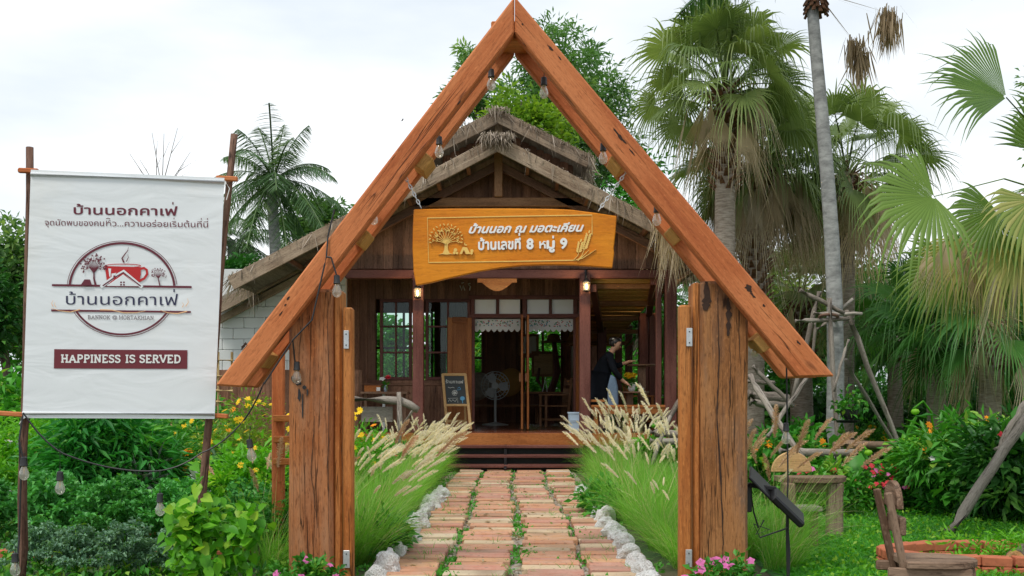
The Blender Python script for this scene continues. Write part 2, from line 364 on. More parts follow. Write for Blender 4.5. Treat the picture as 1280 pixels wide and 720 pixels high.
# ------------------------------------------------------------------ foliage builders (numpy)
def unit(a): return a / np.maximum(np.linalg.norm(a, axis=-1, keepdims=True), 1e-9)
class NM:
    def __init__(s): s.V = []; s.T = []; s.Q = []; s.A = []; s.n = 0
    def _add(s, vs, t=None, q=None, a=None):
        vs = np.asarray(vs, float).reshape(-1, 3); s.V.append(vs)
        if t is not None: s.T.append(np.asarray(t) + s.n)
        if q is not None: s.Q.append(np.asarray(q) + s.n)
        s.A.append(np.broadcast_to(np.asarray(.5 if a is None else a, float), (len(vs),)).copy()); s.n += len(vs)
    def leaves(s, pos, d, L, W, v=None, fold=.25, roll=None, up=None):
        n = len(pos); d = unit(np.asarray(d, float)); L = np.broadcast_to(L, (n,))[:, None]; W = np.broadcast_to(W, (n,))[:, None]
        u = RNG.normal(size=(n, 3)) * .55 + np.array([0, 0, 1.0]) if up is None else up
        sd = unit(np.cross(d, u)); nn = np.cross(sd, d)
        a = pos; m = pos + d * L * .45 - nn * 0; tip = pos + d * L - np.array([0, 0, 1]) * L * .12
        l = m + sd * W * .5 + nn * W * fold; r = m - sd * W * .5 + nn * W * fold
        vs = np.stack([a, l, tip, r], 1); b = np.arange(n)[:, None] * 4
        t = np.concatenate([b + np.array([[0, 2, 1]]), b + np.array([[0, 3, 2]])])
        s._add(vs, t=t, a=np.repeat(RNG.random(n) if v is None else v, 4)); return s
    def hearts(s, pos, d, L, W, v=None, up=None):
        n = len(pos); d = unit(np.asarray(d, float)); L = np.broadcast_to(L, (n,))[:, None]; W = np.broadcast_to(W, (n,))[:, None]
        u = RNG.normal(size=(n, 3)) * .4 + np.array([0, -.5, .8]) if up is None else up
        sd = unit(np.cross(d, u)); nn = np.cross(sd, d); o = np.array([0, 0, 1.0])
        mid = [pos, pos + d * L * .35 - nn * L * .03, pos + d * L * .7 - nn * L * .05, pos + d * L - o * L * .14]
        R_ = [pos + d * L * a + sd * W * b + nn * W * c for a, b, c in ((-.1, .26, .1), (.18, .5, .14), (.55, .4, .1))]; L_ = [pos + d * L * a - sd * W * b + nn * W * c for a, b, c in ((-.1, .26, .1), (.18, .5, .14), (.55, .4, .1))]
        vs = np.stack(mid + R_ + L_, 1); b = np.arange(n)[:, None] * 10
        q = np.concatenate([b + np.array([[0, 4, 5, 1]]), b + np.array([[1, 5, 6, 2]]), b + np.array([[1, 8, 7, 0]]), b + np.array([[2, 9, 8, 1]])]); t = np.concatenate([b + np.array([[2, 6, 3]]), b + np.array([[2, 3, 9]])])
        s._add(vs, t=t, q=q, a=np.repeat(RNG.random(n) if v is None else v, 10)); return s
    def blades(s, base, d, L, w, bend, nseg=4, v=None, tipv=.15, power=2.0):
        """arching strips; d = start direction, bend = sag (fraction of length)"""
        n = len(base); d = unit(np.asarray(d, float)); L = np.broadcast_to(L, (n,)); w = np.broadcast_to(w, (n,)); bend = np.broadcast_to(bend, (n,))
        h = d * [1, 1, 0]; h = np.where(np.linalg.norm(h, axis=1, keepdims=True) < 1e-3, np.array([[1, 0, 0]]), h); h = unit(h)
        sd = unit(np.cross(d, np.array([0, 0, 1.0]) + RNG.normal(size=(n, 3)) * .35))
        v = RNG.random(n) if v is None else np.broadcast_to(v, (n,)); rows, av = [], []
        for k in range(nseg + 1):
            t = k / nseg
            p = base + d * (L * t)[:, None] + (h * .55 - np.array([0, 0, 1.0])) * (bend * L * t ** power)[:, None]
            ww = (w * (1 - t ** 2.2) * (.55 + .9 * min(t * 2, .5)))[:, None] * .5
            rows += [p - sd * ww, p + sd * ww]; av += [v + tipv * t, v + tipv * t]
        m = 2 * (nseg + 1); vs = np.stack(rows, 1); b = np.arange(n)[:, None] * m
        q = np.concatenate([b + np.array([[2 * k, 2 * k + 1, 2 * k + 3, 2 * k + 2]]) for k in range(nseg)])
        s._add(vs, q=q, a=np.clip(np.stack(av, 1).ravel(), 0, 1)); return s
    def build(s, name, mat, parent=None, loc=None, rel=False):
        o = Vector((0, 0, 0)) if rel else (ORG[parent.name] if parent is not None else Vector(loc or (0, 0, 0)))
        V = np.concatenate(s.V) - np.array(o)
        me = npmesh(name, V, np.concatenate(s.T) if s.T else None, np.concatenate(s.Q) if s.Q else None, np.concatenate(s.A))
        return link(name, me, mat, parent, loc)
def rdir(n, zb=0.0, zs=1.0):
    d = RNG.normal(size=(n, 3)); d[:, 2] = d[:, 2] * zs + zb; return unit(d)
def cloud(nm, c, rad, ncl, per, leaf, clr=.28, asp=.5, up=.2, shell=.55, droop=0.0, vj=.3):
    """leaf clumps through an ellipsoid: light and dark clumps, gaps between"""
    c = np.array(c, float); rad = np.array(rad, float)
    d = rdir(ncl); rr = (shell + (1 - shell) * RNG.random(ncl) ** .7)[:, None] * (.8 + .35 * RNG.random((ncl, 1)))
    cc = c + d * rr * rad; cv = np.clip(.42 + .25 * RNG.normal(size=ncl), 0, 1)
    n = ncl * per; k = np.repeat(np.arange(ncl), per); sz = (.6 + .8 * RNG.random(ncl))[k]
    off = RNG.normal(size=(n, 3)) * (clr * rad.mean() * .55) * sz[:, None] * np.array([1, 1, .7])
    dd = unit(off + rdir(n) * .05 * rad.mean() + RNG.normal(size=(n, 3)) * .1 * rad.mean()); dd[:, 2] += up - droop
    ln = leaf * (.6 + .8 * RNG.random(n))
    (nm.hearts if asp > .5 else nm.leaves)(cc[k] + off, dd, ln, ln * asp, np.clip(cv[k] + vj * (RNG.random(n) - .5), 0, 1)); return cc
BLOSSOM = {}
def blossom_mesh(kind, pet, mat, ctr, r, cup=.15, layers=1):
    if kind in BLOSSOM: return BLOSSOM[kind]
    nm = NM()
    for l in range(layers):
        a = np.arange(pet) * 2 * math.pi / pet + l * .4; q = 1 - .22 * l
        d = np.stack([np.cos(a), np.sin(a), np.full(pet, cup + l * .55)], 1)
        nm.leaves(np.zeros((pet, 3)) + [0, 0, .1 * r * l], d, r * q, r * 5.2 / pet * q if layers == 1 else r * .55, .5 + .4 * RNG.random(pet), fold=.12, up=np.tile([0, 0, 1.0], (pet, 1)))
    V = np.concatenate(nm.V); me = npmesh('blossom', V, np.concatenate(nm.T), None, np.concatenate(nm.A)); me.materials.append(mat); BLOSSOM[kind] = me
    return me
def put_blossoms(root, kind, n, c, rad, s=1.0, front=True, top=.0):
    me = BLOSSOM[kind]; o0 = ORG[root.name]
    for i in range(n):
        for _ in range(20):
            d = Vector(RNG.normal(size=3)).normalized()
            if (not front or d.y < .15) and d.z > top: break
        b = bpy.data.objects.new('blossom', me); COL.objects.link(b); b.parent = root; q = random.uniform(.92, 1.06)
        b.location = Vector(c) + Vector((d.x * rad[0], d.y * rad[1], d.z * rad[2])) * q - o0
        b.rotation_euler = (R(random.uniform(15, 75)), R(random.uniform(-30, 30)), random.uniform(-.8, .8)); b.scale = (s * random.uniform(.8, 1.2),) * 3
def bush(name, label, cat, base, rad, ncl, per, leaf, mat, group=None, asp=.5, clr=.3, flowers=(), up=.2, shell=.35, stem=True, droop=0, lift=0):
    t = thing(name, label, cat, base, group); b = np.array(base, float); c = b + [0, 0, rad[2] + lift]
    nm = NM(); cc = cloud(nm, c, rad, ncl, per, leaf, clr, asp, up, shell, droop); a2 = .38 if asp < .25 else (.75 if asp < .5 else .3)
    cloud(nm, c, [q * 1.04 for q in rad], max(4, ncl // 4), max(6, per // 3), leaf * .7, clr * 1.2, a2, up, shell, droop, .6)
    ns_ = max(5, ncl // 5); bb = np.array(base) + RNG.normal(size=(ns_, 3)) * [rad[0] * .4, rad[1] * .4, 0]; nm.blades(bb, rdir(ns_, 1.6), rad[2] * (1.7 + .6 * RNG.random(ns_)), .008, .15, 4, .85)
    nm.build('foliage', mat, t)
    if stem:
        m = MB()
        for q in cc[::max(1, len(cc) // 9)]:
            mid = (Vector(base) * .4 + Vector(q) * .6); mid.z = base[2] + (q[2] - base[2]) * .5
            m.tube([Vector(base), mid, Vector(q)], [.012 * rad[2] + .004, .009 * rad[2] + .003, .003], 5)
        m.build('stem', BK['tree'] if rad[2] > 1 else LF['mid'], t)
    for (k, n, s) in flowers: put_blossoms(t, k, n, c, rad, s)
    return t
def tree(name, label, base, h, rad, ncl, per, leaf, mat, cz=.68, r0=.16, group=None, asp=.45, shell=.3, clr=.3, lean=(0, 0), droop=0, limbs=9, cat='tree', bark='tree'):
    t = thing(name, label, cat, base, group); b = Vector(base); c = b + Vector((lean[0], lean[1], h * cz))
    nm = NM(); cc = cloud(nm, c, rad, ncl, per, leaf, clr, asp, .1, shell, droop); nm.build('crown', mat, t)
    m = MB(); top = b + Vector((lean[0] * .8, lean[1] * .8, h * (cz + .1)))
    pts = [b.lerp(top, k / 6) + Vector((math.sin(k * 1.3 + h) * .06 * h * .2, math.cos(k) * .03, 0)) for k in range(7)]
    m.tube(pts, [r0 * (1 - .75 * k / 6) for k in range(7)], 9)
    tr = m.build('trunk', BK[bark], t)
    m = MB()
    for k in range(limbs):
        q = Vector(cc[RNG.integers(len(cc))]); s = pts[random.randint(2, 5)]
        m.tube([s, s.lerp(q, .5) + Vector((0, 0, .08 * h)), q], [r0 * .35, r0 * .2, r0 * .05], 5)
    m.build('limb', BK[bark], tr); return t
def fan_leaf(nm, hub, d, nrm, Ls, nseg=34, spread=125, droop=.35, v=.5, dry=False, petiole=None, pw=.02, tatter=.15, join=.4):
    """one palmate leaf: pleated segments out of the hub, joined to mid-length, tips hanging"""
    hub, d, nrm = Vector(hub), Vector(d).normalized(), Vector(nrm); sd = d.cross(nrm).normalized(); nrm = sd.cross(d).normalized()
    th = np.radians(np.linspace(-spread, spread, nseg)); dth = th[1] - th[0]
    ln0 = Ls * (.62 + .38 * np.cos(th * .62)); ln = ln0 * (1 + tatter * (RNG.random(nseg) - .5))
    D = np.outer(np.cos(th), d) + np.outer(np.sin(th), sd) ; D = D + np.outer(.18 * np.abs(np.sin(th)) ** 2, nrm)
    T = np.outer(-np.sin(th), d) + np.outer(np.cos(th), sd); N = np.tile(np.array(nrm), (nseg, 1))
    j = join; st = [(.03, 1.05), (j * .55, 1.05), (j, .98), (j + (1 - j) * .33, .58), (j + (1 - j) * .67, .3), (1.0, .05)]; rows, av = [], []; dm = droop * (.25 + .75 * RNG.random(nseg) ** 1.5)
    vv = np.clip(v + .18 * (RNG.random(nseg) - .5), 0, 1)
    for (t, wf) in st:
        dist = ln0 * t if t <= j else ln0 * j + np.maximum(ln - ln0 * j, .05 * Ls) * (t - j) / (1 - j); p = np.array(hub) + D * dist[:, None]; p -= D * (ln * np.minimum(dm, 1.2) * max(0, t - j) ** 2 * 1.0)[:, None]; p[:, 2] -= dm * ln * (max(0, t - j + .1) ** 2 * 2.6)
        w = (ln0 * min(t, j) * math.tan(dth / 2) * wf)[:, None]
        rows += [p - T * w, p + N * w * .55, p + T * w]; av += [vv, vv + .06, vv]
        if t == 1.0: av[-3:] = [vv + .2] * 3
    vs = np.stack(rows, 1); m = 3 * len(st); b = np.arange(nseg)[:, None] * m
    q = np.concatenate([b + np.array([[3 * k + e, 3 * k + e + 1, 3 * k + e + 4, 3 * k + e + 3]]) for k in range(len(st) - 1) for e in (0, 1)])
    nm._add(vs, q=q, a=np.clip(np.stack(av, 1).ravel(), 0, 1))
    if petiole is not None:
        a = np.array(petiole, float); bq = np.array(hub, float); mid = (a + bq) / 2 + np.array([0, 0, .12 * np.linalg.norm(bq - a)])
        x = unit(np.cross(bq - a, [0, 0, 1.0]) + 1e-6) * pw; z = np.array([0, 0, pw])
        ps = [a, mid, bq]; vs = np.concatenate([[p - x * f, p + x * f, p + z * f] for p, f in zip(ps, (1, .7, .5))])
        qq = [[3 * k + i, 3 * k + (i + 1) % 3, 3 * k + 3 + (i + 1) % 3, 3 * k + 3 + i] for k in range(2) for i in range(3)]
        nm._add(vs, q=qq, a=min(1, v + .1))
def fan_palm(name, label, base, top, trunk_r, Ls, nl, mat, pet=1.1, dry=10, group=None, boots=None, lo=-25, hi=85, bend=(0, 0), droop=.4, dryL=.9, az0=0, bark='palm', low_green=True):
    """trunk from base to top; crown of fan leaves; hanging dry skirt"""
    t = thing(name, label, 'palm tree', base, group); b, tp = Vector(base), Vector(top); n = 10
    pts = [b.lerp(tp, k / n) + Vector((bend[0] * math.sin(math.pi * k / n), bend[1] * math.sin(math.pi * k / n), 0)) for k in range(n + 1)]
    m = MB(); m.tube(pts, [trunk_r * (1.15 - .25 * k / n) for k in range(n + 1)], 14); m.build('trunk', BK[bark], t, smooth=True)
    if boots:
        m = MB(); h0 = tp.z - boots
        for k in range(int(boots * 70)):
            z = h0 + boots * (k / (boots * 70)); f = (z - b.z) / max(tp.z - b.z, .01); c = b.lerp(tp, f) + Vector((bend[0], bend[1], 0)) * math.sin(math.pi * f)
            a = k * 2.39996; d = Vector((math.cos(a), math.sin(a), 0)); rr = trunk_r * 1.1
            m.timber(c + d * rr * .7, c + d * (rr * 1.45 + .02) + Vector((0, 0, trunk_r * random.uniform(.5, 1.0))), trunk_r * .5, trunk_r * .14, (0, 0, 1), .004, taper=.6)
        m.build('leaf_base', BK['boot'], t)
    nm = NM()
    for i in range(nl):
        az = az0 + i * 2.39996; f = (i + .5) / nl; el = R(lo + (hi - lo) * f ** .9)
        d = Vector((math.cos(az) * math.cos(el), math.sin(az) * math.cos(el), math.sin(el)))
        pl = pet * random.uniform(.75, 1.15); hub = tp + d * pl + Vector((0, 0, -.10 * pl * math.cos(el) ** 2))
        q = d + Vector((0, 0, -.45 * math.cos(el))); nr = Vector((0, 0, 1)) + Vector(RNG.normal(size=3)) * .35 - d * .2
        fan_leaf(nm, hub, q, nr, Ls * random.uniform(.8, 1.1), 34, random.uniform(95, 130), droop * random.uniform(.7, 1.6), random.uniform(.15, .7), petiole=tp + Vector((0, 0, -.1)))
    nm.build('crown', mat, t)
    if dry:
        nm = NM()
        for i in range(dry):
            az = i * 2.39996 + .7; d = Vector((math.cos(az), math.sin(az), 0)); rr = random.uniform(.3, .75) * pet
            hub = tp + d * rr + Vector((0, 0, -random.uniform(.1, .7) * pet))
            fan_leaf(nm, hub, d * .22 + Vector((0, 0, -1)), d + Vector(RNG.normal(size=3)) * .3, dryL * random.uniform(.8, 1.25), 22, random.uniform(12, 34), .1, random.uniform(.15, .95), petiole=tp + Vector((0, 0, -.05)), tatter=1.1)
        nm.build('dry_leaf_skirt', LF['dry'], t)
    return t
def pinnate_palm(name, label, base, top, r, FL, nf, mat, lo=-45, hi=80, leaflet=.55, group=None, az0=0.0, bark='smooth'):
    t = thing(name, label, 'palm tree', base, group); b, tp = Vector(base), Vector(top)
    m = MB(); m.tube([b.lerp(tp, k / 8) + Vector((math.sin(k * .5) * .1, 0, 0)) for k in range(9)], [r * (1.2 - .5 * k / 8) for k in range(9)], 10); m.build('trunk', BK[bark], t, smooth=True)
    nm = NM()
    for i in range(nf):
        az = az0 + i * 2.39996; f = (i + .5) / nf; el = R(lo + (hi - lo) * f); n = 60; tt = np.linspace(.1, 1, n)
        h = np.array([math.cos(az), math.sin(az), 0]); q = FL * random.uniform(.85, 1.1)
        sag = .5 * math.cos(el) ** 1.2 + .12
        p = np.array(tp) + np.outer(q * tt * math.cos(el), h) + np.outer(q * (tt * math.sin(el) - sag * tt ** 2.2), [0, 0, 1.0])
        tg = unit(np.gradient(p, axis=0)); sd = np.cross(h, [0, 0, 1.0]); v = random.uniform(.2, .7)
        for s in (-1, 1):
            d = sd * s * .85 + tg * .5 - np.array([0, 0, .45]); L_ = leaflet * FL / 3 * (np.sin(np.pi * (tt * .85 + .12)) ** .6) * (.85 + .3 * RNG.random(n))
            nm.blades(p, d + RNG.normal(size=(n, 3)) * .08, L_, (.037 if FL > 2.5 else .045) * FL / 3, .3, 3, np.clip(v + .25 * (RNG.random(n) - .5), 0, 1))
        ww = .03 * FL / 3
        vs = np.stack([p - sd * ww, p + sd * ww, p + [0, 0, ww]], 1).reshape(-1, 3); b_ = np.arange(n - 1)[:, None] * 3
        nm._add(vs, q=np.concatenate([b_ + np.array([[i2, (i2 + 1) % 3, 3 + (i2 + 1) % 3, 3 + i2]]) for i2 in range(3)]), a=.8)
    nm.build('crown', mat, t); return t
# fountain grass clumps: leaves + plumes
def plume_mesh(ln=.2, r=.016, key='plume', mat=None):
    n = 260; t = RNG.random(n); a = RNG.random(n) * 6.283; rr = r * np.sin(np.pi * np.clip(t * .9 + .08, 0, 1)) ** .6
    bend = .12 * ln * t ** 2
    pos = np.stack([np.cos(a) * rr * .15 + bend, np.sin(a) * rr * .15, t * ln], 1)
    d = np.stack([np.cos(a), np.sin(a), np.full(n, .95)], 1)
    nm = NM(); nm.leaves(pos, d, rr * 2.1, .0045, RNG.random(n), 0)
    nm.blades(np.zeros((3, 3)), np.array([[.02, 0, 1], [0, .02, 1], [-.02, 0, 1.0]]), ln * .95, r * .9, .02, 4, .35)
    me = npmesh(key, np.concatenate(nm.V), np.concatenate(nm.T), np.concatenate(nm.Q), np.concatenate(nm.A)); me.materials.append(mat); return me
PLUME = [plume_mesh(.21, .0125, 'plume', LF['plume']), plume_mesh(.16, .011, 'plume', LF['plume']), plume_mesh(.28, .019, 'plume', LF['rplume'])]
def grass_proto(nb, h, spread, npl, lean, stalk, seed, pm=(0, 1), w=.0042, ps=1.0):
    global RNG; keep = RNG; RNG = np.random.default_rng(seed)
    t = thing('fountain_grass', 'x', 'grass clump', (0, 0, 0))
    a = RNG.random(nb) * 6.283; q = RNG.random(nb) ** .6 * .13
    base = np.stack([np.cos(a) * q, np.sin(a) * q, np.zeros(nb)], 1)
    tilt = spread * (RNG.random(nb) ** .8); aa = a + RNG.normal(size=nb) * .9
    d = np.stack([np.cos(aa) * tilt + lean[0], np.sin(aa) * tilt + lean[1], np.ones(nb)], 1)
    nm = NM(); nm.blades(base, d, h * (.45 + .75 * RNG.random(nb)), w * (.5 + .9 * RNG.random(nb)), .15 + .6 * RNG.random(nb) ** 1.5, 6, np.where(RNG.random(nb) < .07, .95, .05 + .62 * RNG.random(nb)), .12)
    aw = RNG.random(npl) * 6.283; tl = .1 + .35 * RNG.random(npl)
    sdirs = unit(np.stack([np.cos(aw) * tl + lean[0] * 1.6, np.sin(aw) * tl + lean[1] * 1.6, np.ones(npl)], 1)); sl = stalk * (.8 + .35 * RNG.random(npl)); sb = .12 + .12 * RNG.random(npl)
    nm.blades(np.zeros((npl, 3)), sdirs, sl, .005, sb, 5, .93, 0)
    nm.build('blades', LF['grass'], t)
    hh = unit(sdirs * [1, 1, 0])
    for i in range(npl):
        tip = sdirs[i] * sl[i] + (hh[i] * .55 - np.array([0, 0, 1.0])) * sb[i] * sl[i]
        tg = sdirs[i] + 2 * (hh[i] * .55 - np.array([0, 0, 1.0])) * sb[i]
        o = link('plume', PLUME[pm[i % len(pm)]], None, t); o.location = Vector(tip - unit(tg) * .02); zq = Vector(tg).normalized()
        x = Vector((hh[i][0], hh[i][1], 0)); x = (x - zq * x.dot(zq)).normalized(); y = zq.cross(x)
        o.rotation_euler = Matrix((x, y, zq)).transposed().to_euler(); o.scale = (ps * random.uniform(.8, 1.2),) * 3
    RNG = keep; return t
# ------------------------------------------------------------------ ground, path
M = NT('garden_soil'); o = M.n('TexCoord').outputs['Object']
n1 = M.n('TexNoise', {'Vector': o, 'Scale': 2.2, 'Detail': 9.0, 'Roughness': .7}).outputs['Fac']; n2 = M.n('TexNoise', {'Vector': o, 'Scale': .35, 'Detail': 4.0}).outputs['Fac']
M.set(color=M.mix(M.ramp(n2, [(.4, (0, 0, 0)), (.6, (1, 1, 1))]), M.ramp(n1, [(.35, (.035, .025, .015)), (.6, (.12, .085, .05))]), M.ramp(n1, [(.35, (.02, .05, .012)), (.6, (.06, .12, .03))])), rough=.95, normal=bump(M, n1, .03))
MT['soil'] = M.m
m = MB(); m.add([(-400, -20, 0), (400, -20, 0), (400, 900, 0), (-400, 900, 0)], [(0, 1, 2, 3)], [(0, 0, 0)] * 4); tag(m.build('ground', MT['soil']), kind='structure')
M = NT('gravel_bed'); o = M.n('TexCoord').outputs['Object']
vo = M.n('TexVoronoi', {'Vector': o, 'Scale': 28.0}); n1 = M.n('TexNoise', {'Vector': o, 'Scale': 3.0, 'Detail': 6.0}).outputs['Fac']
c = M.ramp(M.n('SeparateColor', {0: vo.outputs['Color']}).outputs[0], [(.0, (.16, .12, .08)), (.4, (.34, .27, .19)), (.7, (.46, .4, .33)), (1, (.3, .3, .28))])
M.set(color=M.mix(M.ramp(n1, [(.5, (0, 0, 0)), (.68, (.8, .8, .8))]), c, (.12, .13, .05)), rough=.9, normal=bump(M, vo.outputs['Distance'], -.02))
gravel = M.m
m = MB(); m.add([(-1.05, 5, .004), (1.05, 5, .004), (1.05, 17.2, .004), (-1.05, 17.2, .004)], [(0, 1, 2, 3)], [(0, 0, 0)] * 4); tag(m.build('path_gravel', gravel), kind='structure')
M = NT('clay_paver'); v = M.n('Attribute', attribute_name='v').outputs['Fac']; g = M.n('Attribute', attribute_name='g').outputs['Vector']
n1 = M.n('TexNoise', {'Vector': g, 'Scale': 9.0, 'Detail': 8.0, 'Roughness': .65}).outputs['Fac']; n2 = M.n('TexNoise', {'Vector': g, 'Scale': 2.0, 'Detail': 5.0}).outputs['Fac']
col = M.n('ValToRGB', {0: v}); col.color_ramp.interpolation = 'CONSTANT'; e = col.color_ramp.elements
for p_, c_ in [(0, (.53, .235, .12)), (.26, (.49, .205, .135)), (.46, (.58, .3, .145)), (.62, (.57, .43, .26)), (.8, (.44, .185, .13)), (.9, (.55, .45, .3))]:
    x = e[0] if p_ == 0 else e.new(p_); x.color = (*c_, 1)
e[len(e) - 1].position = .99 if e[len(e) - 1].position >= .99 else e[len(e) - 1].position
c = M.mix(M.ramp(n1, [(.35, (0, 0, 0)), (.7, (.45, .45, .45))]), col.outputs[0], (.55, .42, .33))
c = M.mix(M.ramp(n2, [(.47, (0, 0, 0)), (.7, (.75, .75, .75))]), c, (.26, .17, .11)); o3 = M.n('TexNoise', {'Vector': g, 'Scale': 34.0, 'Detail': 4.0}).outputs['Fac']; c = M.mix(M.ramp(o3, [(.6, (0, 0, 0)), (.7, (.7, .7, .7))]), c, (.14, .1, .07))
M.set(color=c, rough=.85, normal=bump(M, n1, .004)); paver = M.m
m = MB(); cols = [(-.69, .38), (-.225, .42), (.28, .42), (.745, .38)]
for ci, (cx, w) in enumerate(cols):
    y = 5.6 + random.uniform(0, .1)
    while y < 17.0:
        d = .16 + random.uniform(-.02, .02)
        if y < 8.4 or random.random() > (.03 if ci in (1, 2) else .1):
            a = R(random.gauss(0, 1.4)); dx = Vector((math.cos(a), math.sin(a), random.gauss(0, .008))); c0 = Vector((cx + random.gauss(0, .018) + .03 * math.sin(y * .8), y + d / 2, .022 + random.gauss(0, .007)))
            ww = w * random.uniform(.93, 1.03)
            m.timber(c0 - dx * ww / 2, c0 + dx * ww / 2, d, .06, (0, 0, 1), .008, 3, .006)
        y += d + .016 + abs(random.gauss(0, .014))
tag(m.build('path_pavers', paver), kind='structure')
# loose stones between the pavers
nm = NM(); m = MB()
for k in range(900):
    gx = random.choice([-.465, .03, .52, -.93, .95]) + random.gauss(0, .03); gy = 5.8 + 11 * random.random() ** 1.5; s = random.uniform(.008, .02)
    m.ball((gx, gy, .012), (s * random.uniform(.8, 1.4), s, s * .7), 6)
tag(m.build('pebbles', gravel), kind='stuff')
# ------------------------------------------------------------------ house
YP, YW, DZ = 17.5, 19.5, .646
H = thing('wooden_cafe_house', 'dark timber cafe house with thatch-edged gable roof behind the brick path', 'house', (0, YP, 0))
def boards(mb, x0, x1, y, z0, ztop, holes=(), w=.15, t=.03, axis='x'):
    x = x0
    while x < x1 - .01:
        ww = min(w * random.uniform(.9, 1.1), x1 - x); zt = ztop(x + ww / 2) if callable(ztop) else ztop
        iv = [(z0, zt)]
        for (hx0, hx1, hz0, hz1) in holes:
            if hx0 - .02 < x + ww / 2 < hx1 + .02:
                iv = [q for (a, b) in iv for q in ((a, min(b, hz0)), (max(a, hz1), b)) if q[1] - q[0] > .02]
        for (a, b) in iv:
            cx = x + ww / 2
            if axis == 'x': mb.timber((cx, y, a), (cx, y, b), ww + .001, t, (0, 1, 0), .007)
            else: mb.timber((y, cx, a), (y, cx, b), ww + .001, t, (1, 0, 0), .007)
        x += ww
AX = PX(622, 16.5); AZ = PZ(172, 16.5); SL = .525
roofz = lambda x: AZ - .1 - SL * abs(x - AX)
XL, XR = PX(425, YW), PX(735, YW)
dl, dr = PX(591, YW), PX(719, YW); dtop = PZ(372, YW); dlint = PZ(395, YW)
w1 = (PX(475, YW), PX(515, YW), PZ(475, YW), PZ(374, YW)); w2 = (PX(532, YW), PX(588, YW), PZ(475, YW), PZ(374, YW))
m = MB(); boards(m, XL - 1.0, XR, YW, DZ - .05, roofz, [(dl, dr, 0, dtop), w1, w2])
m.timber((XL, YW - .03, PZ(474, YW) - .1), (dl, YW - .03, PZ(474, YW) - .1), .03, .05, (0, 0, 1))
wl = m.build('wall', MT['wall'], H)
m = MB(); boards(m, PX(428, YP), PX(850, YP), YP + .14, PZ(335, YP), lambda x: roofz(x) - .1, w=.17); m.build('gable_wall', MT['wall'], H)
m = MB(); boards(m, YW + .05, 25.5, XL - .95, DZ - .05, 3.4, [], axis='y'); boards(m, YW + .05, 25.5, XR + .02, DZ - .05, 3.2, [], axis='y')
hb = [(PX(655, 25.5), PX(702, 25.5), PZ(492, 25.5), PZ(400, 25.5)), (PX(560, 25.5), PX(604, 25.5), PZ(495, 25.5), PZ(400, 25.5)), (PX(470, 25.5), PX(540, 25.5), PZ(480, 25.5), PZ(390, 25.5))]
boards(m, XL - 1.2, XR + .9, 25.5, DZ - .05, roofz, hb)
m.build('wall', MT['wall'], H)
for (a, b, z0, z1) in hb:
    m = MB(); xs = [a, (a + b) / 2, b]
    for x in xs: m.box((x, 25.46, (z0 + z1) / 2), (.06, .06, z1 - z0), 2)
    for z in (z0, (z0 + z1) / 2, z1): m.box(((a + b) / 2, 25.44, z), (b - a, .05, .06), 0)
    m.build('window', MT['beam'], H)
# front windows
for (a, b, z0, z1) in (w1, w2):
    m = MB(); n = 2
    for x in [a + .03, (a + b) / 2, b - .03]: m.box((x, YW, (z0 + z1) / 2), (.06 if x != (a + b) / 2 else .035, .07, z1 - z0), 2)
    for k in range(4): m.box(((a + b) / 2, YW - .012, z0 + .03 + (z1 - z0 - .06) * k / 3), (b - a, .06, .06 if k in (0, 3) else .035), 0)
    wf = m.build('window', MT['beam'], H)
    m = MB(); m.box(((a + b) / 2, YW + .02, (z0 + z1) / 2), (b - a - .08, .006, z1 - z0 - .08), 0, .001); m.build('glass', MT['glass'], wf)
# door frame, transom, folding leaves
m = MB()
for x in (dl, (dl + dr) / 2 + .01, dr): m.box((x, YW - .01, (DZ + dtop) / 2 if x != (dl + dr) / 2 + .01 else (dlint + dtop) / 2), (.08, .1, dtop - DZ if x != (dl + dr) / 2 + .01 else dtop - dlint), 2)
for z in (dlint, dtop): m.box(((dl + dr) / 2, YW - .02, z), (dr - dl + .16, .1, .075), 0)
for x in (PX(622, YW), PX(688, YW)): m.box((x, YW - .015, (dlint + dtop) / 2), (.045, .08, dtop - dlint - .05), 2)
df = m.build('door_frame', MT['beam'], H)
m = MB()
for (a, b) in ((592, 620), (624, 650), (659, 686), (690, 717)): m.box(((PX(a, YW) + PX(b, YW)) / 2, YW + .02, (dlint + dtop) / 2), (PX(b, YW) - PX(a, YW), .008, dtop - dlint - .05), 0, .001)
M = NT('frosted_pane'); o = M.n('TexCoord').outputs['Object']; vo = M.n('TexVoronoi', {'Vector': o, 'Scale': 3.1}).outputs['Distance']
M.set(color=M.mix(M.ramp(vo, [(.1, (1, 1, 1)), (.17, (0, 0, 0))]), (.86, .89, .9), (.35, .47, .7)), rough=.35); m.build('transom_pane', M.m, df)
